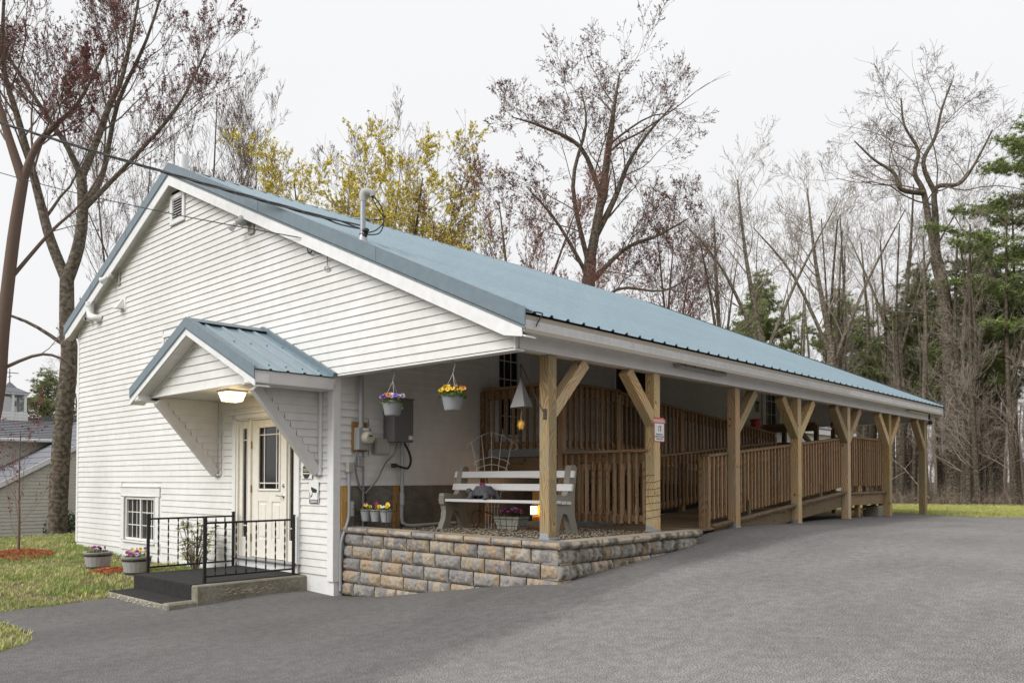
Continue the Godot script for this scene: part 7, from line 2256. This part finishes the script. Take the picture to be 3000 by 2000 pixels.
func make_trees() -> void:
	var P := base_params()
	# --- big red-budded maple beside the house
	var o := Vector3(-15.04, 0.1, -1.57)
	var M: Dictionary = P.duplicate(true)
	M.merge({"n": [12, 6, 5, 3], "t0": 0.18, "up": 0.13, "gnarl": 0.10, "ratio": [0.42, 0.5, 0.5, 0.5], "angle": [0.7, 0.62, 0.6, 0.65], "bud": 1, "bud_size": 0.042, "bud_color": Color(0.24, 0.055, 0.055), "bud_mix": Color(0.19, 0.08, 0.07), "bark": mats.bark_grey, "twig": mats.twig, "min_r": 0.0048, "trunk_levels": 1}, true)
	var stems := [
		[rel([Vector3(-15.04, 0.0, -1.57), Vector3(-14.91, 2.6, -1.63), Vector3(-14.71, 4.91, -1.73), Vector3(-14.75, 5.64, -1.68), Vector3(-14.73, 7.09, -1.65)], o), 0.26, 0.18, 4],
		[rel([Vector3(-14.73, 7.0, -1.65), Vector3(-15.04, 8.12, -1.33), Vector3(-15.24, 9.19, -1.12), Vector3(-15.41, 10.18, -0.93), Vector3(-15.67, 11.58, -0.64), Vector3(-15.85, 12.44, -0.45), Vector3(-15.91, 13.52, -0.36), Vector3(-15.83, 15.6, -0.39)], o), 0.15, 0.03, 0],
		[rel([Vector3(-14.73, 7.0, -1.65), Vector3(-14.53, 7.71, -1.81), Vector3(-14.43, 8.33, -1.89), Vector3(-14.38, 8.99, -1.91), Vector3(-14.39, 9.85, -1.87)], o), 0.17, 0.13, 4],
		[rel([Vector3(-14.39, 9.8, -1.87), Vector3(-14.45, 10.6, -1.5), Vector3(-14.85, 11.7, -0.9), Vector3(-15.5, 13.3, -0.2), Vector3(-15.9, 15.2, 0.2)], o), 0.10, 0.02, 0],
		[rel([Vector3(-14.39, 9.8, -1.87), Vector3(-14.5, 11.0, -2.3), Vector3(-14.41, 12.07, -2.6), Vector3(-14.18, 12.73, -2.8), Vector3(-13.93, 14.06, -2.99), Vector3(-13.6, 16.2, -3.2)], o), 0.11, 0.025, 0],
		[rel([Vector3(-14.40, 9.0, -1.91), Vector3(-14.9, 10.2, -2.6), Vector3(-14.8, 12.3, -2.95), Vector3(-14.2, 14.17, -3.5), Vector3(-13.6, 16.3, -3.9)], o), 0.10, 0.022, 0],
		[rel([Vector3(-14.40, 8.9, -1.91), Vector3(-13.6, 10.4, -2.9), Vector3(-12.9, 11.9, -3.8), Vector3(-12.4, 13.6, -4.4)], o), 0.07, 0.02, 0],
		[rel([Vector3(-14.72, 5.2, -1.7), Vector3(-15.5, 5.9, -0.9), Vector3(-16.2, 6.2, 0.1), Vector3(-17.0, 6.0, 1.0)], o), 0.06, 0.015, 1],
	]
	make_tree("maple_tree", "tall grey-barked maple with red buds forking beside the white gable", o, stems, M, 11)
	# --- second maple at the picture's edge, nearer
	o = Vector3(-13.2, 0.15, 1.05)
	stems = [
		[rel([Vector3(-13.25, 0.1, 1.05), Vector3(-12.78, 3.26, 0.52), Vector3(-12.63, 5.1, 0.42), Vector3(-12.4, 7.25, 0.29), Vector3(-12.22, 8.66, 0.16)], o), 0.17, 0.12, 4],
		[rel([Vector3(-12.22, 8.6, 0.16), Vector3(-11.98, 9.4, -0.03), Vector3(-11.62, 9.92, -0.34), Vector3(-11.23, 10.44, -0.69), Vector3(-10.9, 11.6, -1.1)], o), 0.10, 0.02, 0],
		[rel([Vector3(-12.22, 8.6, 0.16), Vector3(-12.5, 10.0, 0.5), Vector3(-12.9, 12.0, 0.9), Vector3(-13.0, 14.5, 1.0)], o), 0.12, 0.02, 0],
		[rel([Vector3(-12.5, 6.3, 0.33), Vector3(-12.1, 7.5, -0.4), Vector3(-11.9, 8.3, -1.0), Vector3(-11.9, 9.5, -1.6)], o), 0.05, 0.012, 1],
		[rel([Vector3(-12.7, 4.2, 0.45), Vector3(-12.2, 4.6, -0.3), Vector3(-11.9, 4.3, -0.9), Vector3(-11.7, 3.4, -1.3)], o), 0.045, 0.01, 1],
		[rel([Vector3(-12.6, 5.3, 0.42), Vector3(-13.4, 6.6, 0.9), Vector3(-14.2, 7.4, 1.6)], o), 0.05, 0.012, 1],
	]
	var M2 := M.duplicate(true)
	M2.merge({"bark": mats.bark_red, "bud": 1}, true)
	make_tree("maple_tree", "reddish-barked budding maple at the left edge of the lawn", o, stems, M2, 12)
	# --- bare tall trees behind the ridge: upright whips
	var W := P.duplicate(true)
	W.merge({"n": [10, 6, 5, 3], "t0": 0.2, "up": 0.16, "gnarl": 0.09, "angle": [0.6, 0.6, 0.6, 0.6], "ratio": [0.45, 0.5, 0.5, 0.5], "bud": 1, "bud_size": 0.03, "bud_color": Color(0.12, 0.06, 0.05), "bud_mix": Color(0.10, 0.05, 0.04), "bark": mats.bark_grey, "min_r": 0.006}, true)
	var whip := func(high: float) -> Array:
		return [[[Vector3(0, -0.2, 0), Vector3(0.1, high * 0.3, 0.05), Vector3(-0.1, high * 0.42, 0.0)], 0.2, 0.15, 4], [[Vector3(-0.1, high * 0.42, 0), Vector3(-0.9, high * 0.62, 0.3), Vector3(-1.4, high * 0.95, 0.2)], 0.10, 0.015, 0], [[Vector3(-0.1, high * 0.40, 0), Vector3(0.9, high * 0.65, -0.3), Vector3(1.5, high, -0.3)], 0.10, 0.015, 0], [[Vector3(-0.05, high * 0.38, 0), Vector3(0.2, high * 0.6, -0.9), Vector3(2.4, high * 0.85, -1.4)], 0.08, 0.015, 0]]
	var w1: Node3D = make_tree("bare_tree", "bare upright tree rising just right of the white vent pipe", Vector3(-24.6, 0.3, -9.9), whip.call(17.5), W, 21, "bare trees behind the ridge")
	copy(w1, "bare_tree", "bare many-stemmed tree behind the ridge beside the yellow tree", Vector3(-22.2, 0.3, -11.2), 2.2, Vector3(0.95, 0.90, 0.95), "bare trees behind the ridge")
	copy(w1, "bare_tree", "slim bare tree behind the ridge next to the big maple crown", Vector3(-28.6, 0.3, -8.6), 4.1, Vector3(0.8, 0.98, 0.8), "bare trees behind the ridge")
	copy(w1, "bare_tree", "dark bare treetop standing behind the yellow flowering trees", Vector3(-22.8, 0.3, -18.0), 1.0, Vector3(1.0, 0.98, 1.0), "bare trees behind the ridge")
	# --- yellow-green flowering maples
	var Y := P.duplicate(true)
	Y.merge({"n": [12, 7, 5, 3], "t0": 0.12, "up": 0.06, "gnarl": 0.13, "ratio": [0.5, 0.5, 0.5, 0.5], "angle": [0.8, 0.75, 0.7, 0.7], "bud": 3, "bud_size": 0.058, "bud_color": Color(0.66, 0.58, 0.08), "bud_mix": Color(0.80, 0.66, 0.12), "bark": mats.bark, "min_r": 0.006}, true)
	var ys := [[[Vector3(0, -0.2, 0), Vector3(0.1, 3.5, 0), Vector3(0, 5, 0.1)], 0.2, 0.16, 4], [[Vector3(0, 4.5, 0), Vector3(-1.2, 8, 0.5), Vector3(-2.6, 12.0, 0.8)], 0.12, 0.02, 0], [[Vector3(0, 4.8, 0), Vector3(1.0, 8, -0.6), Vector3(2.6, 12.2, -1.2)], 0.12, 0.02, 0], [[Vector3(0, 4.9, 0.1), Vector3(0.1, 9, 1.0), Vector3(0.2, 13.2, 1.6)], 0.12, 0.02, 0]]
	var y1 := make_tree("flowering_tree", "yellow-green flowering tree behind the roof, left of the mast", Vector3(-19.6, 0.3, -13.2), ys, Y, 31, "yellow flowering trees")
	copy(y1, "flowering_tree", "yellow-green flowering tree behind the roof directly behind the mast", Vector3(-17.2, 0.3, -14.4), 1.9, Vector3(1.05, 1.02, 1.05), "yellow flowering trees")
	copy(y1, "flowering_tree", "lower yellow-green flowering tree thinning toward the red trees", Vector3(-15.4, 0.3, -14.8), 3.6, Vector3(0.85, 0.82, 0.85), "yellow flowering trees")
	# --- red multi-stemmed trees
	var R := P.duplicate(true)
	R.merge({"n": [11, 6, 5, 3], "t0": 0.15, "up": 0.10, "gnarl": 0.11, "angle": [0.65, 0.65, 0.65, 0.65], "ratio": [0.45, 0.5, 0.5, 0.5], "bud": 1, "bud_size": 0.055, "bud_color": Color(0.27, 0.085, 0.055), "bud_mix": Color(0.20, 0.085, 0.06), "bark": mats.bark_red, "twig": mats.twig_red, "min_r": 0.006}, true)
	var rs := [[[Vector3(0, -0.2, 0), Vector3(0, 4, 0)], 0.2, 0.17, 4], [[Vector3(0, 3.8, 0), Vector3(-1.2, 8, 0.8), Vector3(-2.4, 11.6, 1.4)], 0.11, 0.02, 0], [[Vector3(0, 3.6, 0), Vector3(0.2, 8, 0.1), Vector3(-0.3, 12.4, 0.2)], 0.13, 0.02, 0], [[Vector3(0, 3.9, 0), Vector3(1.0, 8, -0.8), Vector3(2.2, 12.0, -1.6)], 0.11, 0.02, 0]]
	var r1 := make_tree("red_budding_tree", "rust-red budding tree left of the tallest tree behind the roof", Vector3(-13.0, 0.3, -17.3), rs, R, 41, "rust-red budding trees")
	copy(r1, "red_budding_tree", "small rust-red budding tree low in front of the tallest trunk", Vector3(-11.4, 0.3, -19.4), 2.4, Vector3(0.85, 0.72, 0.85), "rust-red budding trees")
	copy(r1, "red_budding_tree", "rust-red budding tree right of the tallest tree", Vector3(-10.6, 0.3, -25.6), 4.4, Vector3(0.9, 0.97, 0.9), "rust-red budding trees")
	# --- tallest tree
	o = Vector3(-11.75, 0.3, -20.9)
	var T := P.duplicate(true)
	T.merge({"n": [9, 6, 5, 3], "t0": 0.12, "up": 0.05, "gnarl": 0.16, "ratio": [0.5, 0.5, 0.5, 0.5], "angle": [0.85, 0.8, 0.8, 0.8], "bud": 1, "bud_size": 0.048, "bud_color": Color(0.12, 0.05, 0.045), "bud_mix": Color(0.17, 0.06, 0.045), "bark": mats.bark_grey, "min_r": 0.0062, "trunk_levels": 1}, true)
	stems = [
		[rel([Vector3(-11.8, 0.1, -20.9), Vector3(-11.7, 5, -20.8), Vector3(-11.66, 8.83, -20.76), Vector3(-11.55, 10.83, -20.8)], o), 0.36, 0.26, 4],
		[rel([Vector3(-11.55, 10.8, -20.8), Vector3(-11.13, 13.68, -21.09), Vector3(-10.83, 16.25, -21.29), Vector3(-10.7, 17.3, -21.36), Vector3(-10.51, 18.6, -21.47)], o), 0.22, 0.03, 0],
		[rel([Vector3(-11.55, 11.5, -20.9), Vector3(-10.9, 13.4, -21.6), Vector3(-10.5, 15.0, -22.1), Vector3(-9.9, 16.2, -22.6), Vector3(-9.1, 17.4, -23.3)], o), 0.15, 0.025, 0],
		[rel([Vector3(-11.2, 13.6, -21.0), Vector3(-11.6, 15.4, -20.2), Vector3(-12.7, 16.2, -19.0), Vector3(-13.6, 16.6, -18.2)], o), 0.12, 0.02, 0],
		[rel([Vector3(-11.6, 10.5, -20.8), Vector3(-11.6, 13.6, -19.7), Vector3(-11.0, 16.0, -19.8), Vector3(-11.1, 17.4, -19.6)], o), 0.12, 0.02, 0],
		[rel([Vector3(-11.6, 9.8, -20.8), Vector3(-10.6, 11.3, -21.9), Vector3(-9.6, 11.9, -22.9), Vector3(-8.6, 12.6, -23.7)], o), 0.12, 0.02, 0],
		[rel([Vector3(-11.6, 8.5, -20.8), Vector3(-10.7, 9.6, -21.6), Vector3(-9.3, 9.5, -22.8), Vector3(-8.2, 10.2, -23.6)], o), 0.09, 0.02, 0],
		[rel([Vector3(-11.6, 10.0, -20.8), Vector3(-12.3, 12.2, -19.6), Vector3(-13.3, 13.8, -18.7)], o), 0.10, 0.02, 0],
	]
	make_tree("tall_tree", "tallest tree behind the roof with spreading limbs and dark buds", o, stems, T, 51)
	# --- bare trees to the right
	var B := P.duplicate(true)
	B.merge({"n": [10, 6, 4, 3], "t0": 0.2, "up": 0.07, "gnarl": 0.14, "ratio": [0.45, 0.48, 0.5, 0.5], "angle": [0.75, 0.7, 0.7, 0.7], "bark": mats.bark_pale, "twig": mats.twig_grey, "min_r": 0.0062, "trunk_levels": 1}, true)
	var bs := [[[Vector3(0, -0.2, 0), Vector3(0.05, 4, 0), Vector3(0.0, 7.5, 0)], 0.24, 0.18, 4], [[Vector3(0, 7.3, 0), Vector3(-0.5, 11, 0.4), Vector3(-0.8, 14.6, 0.6)], 0.14, 0.025, 0], [[Vector3(0, 6.2, 0), Vector3(1.2, 10, -1.0), Vector3(2.6, 13.5, -2.2)], 0.10, 0.02, 0], [[Vector3(0, 6.8, 0), Vector3(-1.3, 10.5, 1.0), Vector3(-2.7, 12.8, 2.2)], 0.10, 0.02, 0]]
	var b1 := make_tree("bare_maple", "pale-barked bare tree above the middle of the right roof slope", Vector3(-7.4, 0.5, -27.9), bs, B, 61, "bare trees above the right roof slope")
	var B2 := B.duplicate(true)
	B2.merge({"gnarl": 0.18}, true)
	var b2 := make_tree("bare_maple", "bare crooked tree with pale straight trunk above the roof slope", Vector3(-5.5, 0.5, -31.0), bs, B2, 62, "bare trees above the right roof slope")
	copy(b1, "bare_maple", "bare tree standing between the pale trunk and the crooked oak", Vector3(-3.6, 0.5, -34.5), 2.0, Vector3(0.95, 1.02, 0.95), "bare trees above the right roof slope")
	copy(b2, "bare_maple", "bare tree over the middle of the roof next to the red trees", Vector3(-9.0, 0.5, -27.2), 1.1, Vector3(0.9, 0.88, 0.9), "bare trees above the right roof slope")
	copy(b2, "bare_maple", "bare tree rising behind the dark pine at the right edge", Vector3(0.8, 0.5, -40.0), 3.0, Vector3(1.0, 1.05, 1.0), "bare trees above the right roof slope")
	# --- crooked oak
	o = Vector3(-1.09, 0.6, -33.45)
	var K := P.duplicate(true)
	K.merge({"n": [8, 6, 5, 3], "t0": 0.2, "up": 0.02, "gnarl": 0.22, "ratio": [0.55, 0.5, 0.5, 0.5], "angle": [1.0, 0.85, 0.8, 0.8], "bark": mats.bark_grey, "twig": mats.twig, "min_r": 0.0066, "trunk_levels": 1}, true)
	stems = [
		[rel([Vector3(-1.09, 0.4, -33.49), Vector3(-1.09, 3.96, -33.38), Vector3(-1.23, 9.25, -33.09), Vector3(-1.53, 11.52, -32.74)], o), 0.34, 0.24, 4],
		[rel([Vector3(-1.5, 11.4, -32.74), Vector3(-1.73, 13.18, -32.51), Vector3(-1.88, 14.39, -32.34), Vector3(-2.15, 15.2, -32.07), Vector3(-2.02, 16.2, -32.16), Vector3(-2.45, 17.3, -31.73), Vector3(-2.54, 18.5, -31.61)], o), 0.16, 0.03, 0],
		[rel([Vector3(-1.5, 11.4, -32.9), Vector3(-1.63, 13.4, -33.2), Vector3(-1.6, 14.7, -33.22), Vector3(-0.85, 14.9, -33.97), Vector3(-0.3, 15.8, -34.4), Vector3(0.3, 17.3, -34.9)], o), 0.16, 0.03, 0],
		[rel([Vector3(-1.88, 14.3, -32.3), Vector3(-2.44, 14.3, -31.15), Vector3(-2.65, 15.0, -30.93), Vector3(-3.3, 15.6, -30.32), Vector3(-3.9, 16.4, -29.7)], o), 0.12, 0.025, 0],
		[rel([Vector3(-1.6, 14.4, -33.2), Vector3(-2.0, 15.8, -32.8), Vector3(-1.6, 17.0, -33.2), Vector3(-1.35, 18.3, -33.39), Vector3(-0.99, 19.5, -33.67)], o), 0.12, 0.025, 0],
		[rel([Vector3(-1.2, 8.2, -33.1), Vector3(-1.9, 8.9, -32.2), Vector3(-2.8, 9.0, -31.5)], o), 0.06, 0.02, 1],
	]
	make_tree("oak_tree", "crooked bare oak with wide dark limbs near the right edge", o, stems, K, 66)
	# --- pines
	var p1 := pine("white_pine", "big dark green white pine at the right edge", Vector3(2.3, 0.7, -32.6), 17.0, 0.36, 4.2, 81, 5.0, Color(0.21, 0.265, 0.085), "white pines")
	copy(p1, "white_pine", "dark green white pine partly behind the crooked oak", Vector3(0.1, 0.6, -35.6), 2.1, Vector3(0.85, 0.72, 0.85), "white pines")
	var p2 := pine("white_pine", "thin green pine in the woods just above the carport end", Vector3(-3.3, 0.6, -36.5), 11.5, 0.35, 3.0, 82, 4.0, Color(0.22, 0.26, 0.09), "white pines")
	var lab := ["slender olive pine above the roof between pale trunks", "short green pine behind the roof's far end", "brownish pine low above the roof near the red trees", "ragged pine standing deep in the woods at right", "green pine beyond the last carport post"]
	var at := [Vector3(-7.6, 0.5, -38.0), Vector3(-5.2, 0.5, -41.0), Vector3(-12.5, 0.4, -39.0), Vector3(3.6, 0.7, -38.0), Vector3(-1.6, 0.6, -40.0)]
	var sz := [0.98, 0.9, 1.15, 1.15, 1.05]
	for k in 5: copy(p2, "white_pine", lab[k], at[k], k * 1.3, Vector3(1, sz[k], 1), "white pines")
	copy(p2, "white_pine", "distant pine behind the neighbour's cupola", Vector3(-44.0, -0.2, -10.4), 0.7, Vector3(0.9, 0.72, 0.9), "white pines")
	# --- woods: trunks one can tell apart
	var S := P.duplicate(true)
	S.merge({"n": [20, 5, 4, 3], "levels": 3, "t0": 0.16, "up": 0.06, "gnarl": 0.12, "ratio": [0.15, 0.6, 0.6], "angle": [0.85, 0.8, 0.8], "bark": mats.bark_grey, "twig": mats.twig_grey, "min_r": 0.006, "trunk_levels": 0, "taper": 0.17}, true)
	var protos := []
	for k in 4:
		var q := 0.35 if k % 2 == 0 else -0.3
		var S2 := S.duplicate(true)
		S2.merge({"bark": [mats.bark_grey, mats.bark, mats.bark_pale, mats.bark][k]}, true)
		protos.append(make_tree("woodland_tree", ["lichened grey trunk beside the last carport post", "dark straight trunk at the wood's edge near the carport", "pale lichen-covered trunk at the wood's edge right of the carport", "dark leaning trunk at the wood's edge near the pine"][k], [Vector3(-1.9, 0.7, -31.6), Vector3(0.4, 0.7, -31.2), Vector3(2.9, 0.7, -31.0), Vector3(1.6, 0.7, -31.8)][k], [[[Vector3(0, -0.2, 0), Vector3(q * 0.4, 3, 0.1), Vector3(q, 7, q), Vector3(q * 0.6, 11.5, 0)], [0.19, 0.13, 0.22, 0.15][k], 0.03, 0]], S2, 300 + k, "trees in the woods behind the carport"))
	var n := 0
	var tries := 0
	while n < 80 and tries < 500:
		tries += 1
		var z := rng.randf_range(-52.0, -31.0)
		var x := rng.randf_range(-7.0, 5.5) if z > -38 else rng.randf_range(-16.0, 4.0)
		if Vector2(x + 1.1, z + 33.4).length() < 0.8: continue
		var k := rng.randi() % 4
		copy(protos[k], "woodland_tree", "one of the slender bare trees crowded in the woods behind the carport", Vector3(x, gy(snappedf(x, 0.5), snappedf(z, 0.5)), z), rng.randf() * TAU, Vector3(1, 1, 1) * Vector3(rng.randf_range(0.6, 1.1), rng.randf_range(0.75, 1.2), rng.randf_range(0.6, 1.1)), "trees in the woods behind the carport")
		n += 1
	# left: a few bare trees behind the neighbour
	for k in 5:
		copy(protos[(k + 1) % 4], "woodland_tree", "one of the bare trees behind the neighbouring house", Vector3(-38.0 - k * 2.1, -0.2, -4.0 - k * 3.4 + 2.0 * (k % 2)), k * 1.1, Vector3(1.0, 0.62 + 0.06 * (k % 3), 1.0), "trees behind the neighbouring house")
	# --- the far wood as a mass
	for kind in 2:
		var src: Node3D = protos[kind]
		var bb := MB.new()
		for child in src.get_children():
			var ar: Array = child.mesh.surface_get_arrays(0)
			var k0 := bb.v.size()
			bb.v.append_array(ar[Mesh.ARRAY_VERTEX]); bb.n.append_array(ar[Mesh.ARRAY_NORMAL])
			for w in ar[Mesh.ARRAY_INDEX]: bb.i.append(w + k0)
		var mm := MultiMesh.new()
		mm.transform_format = MultiMesh.TRANSFORM_3D
		mm.mesh = bb.mesh()
		var list := []
		for k in 130:
			var z := rng.randf_range(-90.0, -52.0)
			var x := rng.randf_range(-48.0, 9.0)
			if x < -20: z = rng.randf_range(-85.0, -44.0 - (x + 20.0) * 0.1)
			list.append(Transform3D(Basis(Vector3.UP, rng.randf() * TAU).scaled(Vector3(1.0, rng.randf_range(0.6, 0.85), 1.0)), Vector3(x, 0.3, z)))
		for k in 30:
			list.append(Transform3D(Basis(Vector3.UP, rng.randf() * TAU).scaled(Vector3(1.2, rng.randf_range(0.35, 0.5), 1.2)), Vector3(rng.randf_range(-70, -44), -0.2, rng.randf_range(-34, 2))))
		for k in 60:  # bare trees unseen behind the camera, for the window and door glass to mirror
			var an := rng.randf_range(-0.25, 1.75)
			var ds := rng.randf_range(30.0, 52.0)
			list.append(Transform3D(Basis(Vector3.UP, rng.randf() * TAU).scaled(Vector3(1.3, rng.randf_range(0.8, 1.3), 1.3)), Vector3(cos(an) * ds, 0.1, sin(an) * ds + 4.0)))
		mm.instance_count = list.size()
		for k in list.size(): mm.set_instance_transform(k, list[k])
		var mi := MultiMeshInstance3D.new()
		mi.name = numbered("far_woods")
		mi.multimesh = mm
		mi.material_override = mats.twig_grey if kind == 0 else mats.twig
		add_child(mi)
		tag(mi, ["far mass of grey bare woods on the horizon and unseen behind the camera", "far mass of brown bare woods on the horizon and unseen behind the camera"][kind], "woods", "", "stuff")
	# --- undergrowth at the edge of the wood
	var ub := MB.new()
	ub.colored = true
	for k in 5200:
		var z := -30.5 - 14.0 * pow(rng.randf(), 1.3)
		var x := rng.randf_range(-9.0, 6.0)
		var p := Vector3(x, gy(snappedf(x, 0.5), snappedf(z, 0.5)) - 0.05, z)
		var hgt := rng.randf_range(0.3, 1.5) * (1.0 if rng.randf() < 0.4 else 0.5)
		var d := Vector3(rng.randfn(0, 0.35), 1, rng.randfn(0, 0.35)) * hgt
		ub.col = Color(0.30, 0.24, 0.18) * rng.randf_range(0.55, 1.3)
		var sd := Vector3(rng.randfn(), 0, rng.randfn()).normalized() * 0.005
		ub.tri(p - sd, p + sd, p + d)
		ub.tri(p + d * 0.4, p + d * 0.4 + Vector3(0, 0.012, 0), p + d * 0.75 + Vector3(rng.randfn(0, 0.25), 0.1, rng.randfn(0, 0.25)))
	tag(part("undergrowth", ub, mats.pebble, self), "thin brown brush at the edge of the woods", "undergrowth", "", "stuff")
	var lf := MB.new()
	lf.colored = true
	for k in 9000:
		var z := -29.0 - 18.0 * pow(rng.randf(), 1.2)
		var x := rng.randf_range(-9.0, 7.0)
		var p := Vector3(x, gy(snappedf(x, 0.5), snappedf(z, 0.5)) + 0.01, z)
		lf.col = Color(0.24, 0.15, 0.085) * rng.randf_range(0.5, 1.4)
		var a := Vector3(rng.randfn(), rng.randfn() * 0.4, rng.randfn()).normalized() * 0.06
		var e := Vector3(rng.randfn(), rng.randfn() * 0.4, rng.randfn()).normalized() * 0.05
		lf.tri(p, p + a, p + e)
	tag(part("leaf_litter", lf, mats.pebble, self), "brown fallen leaves on the floor of the woods", "leaf litter", "", "stuff")
	var fb := thing("fallen_branch", "pale fallen branch leaning in the woods behind the carport posts", "branch", Vector3(-2.6, 0.2, -30.4))
	rods("stick", [[Vector3(-0.25, 2.45, 0), Vector3(0.4, 1.9, 0.0), Vector3(0.95, 1.2, 0.05), Vector3(1.4, 0.66, 0.1)], [Vector3(0.5, 1.8, 0), Vector3(0.1, 1.55, 0.1), Vector3(-0.3, 1.3, 0.1)]], 0.022, mats.bark_pale, fb)

func _ready() -> void:
	rng.seed = 20240419
	make_view()
	make_materials()
	make_ground()
	make_house()
	make_stone_wall()
	make_ramp()
	make_steps()
	make_neighbour()
	make_trees()
	make_lawn()
	make_yard()
	make_utilities()
	make_signs()
	make_porch_things()
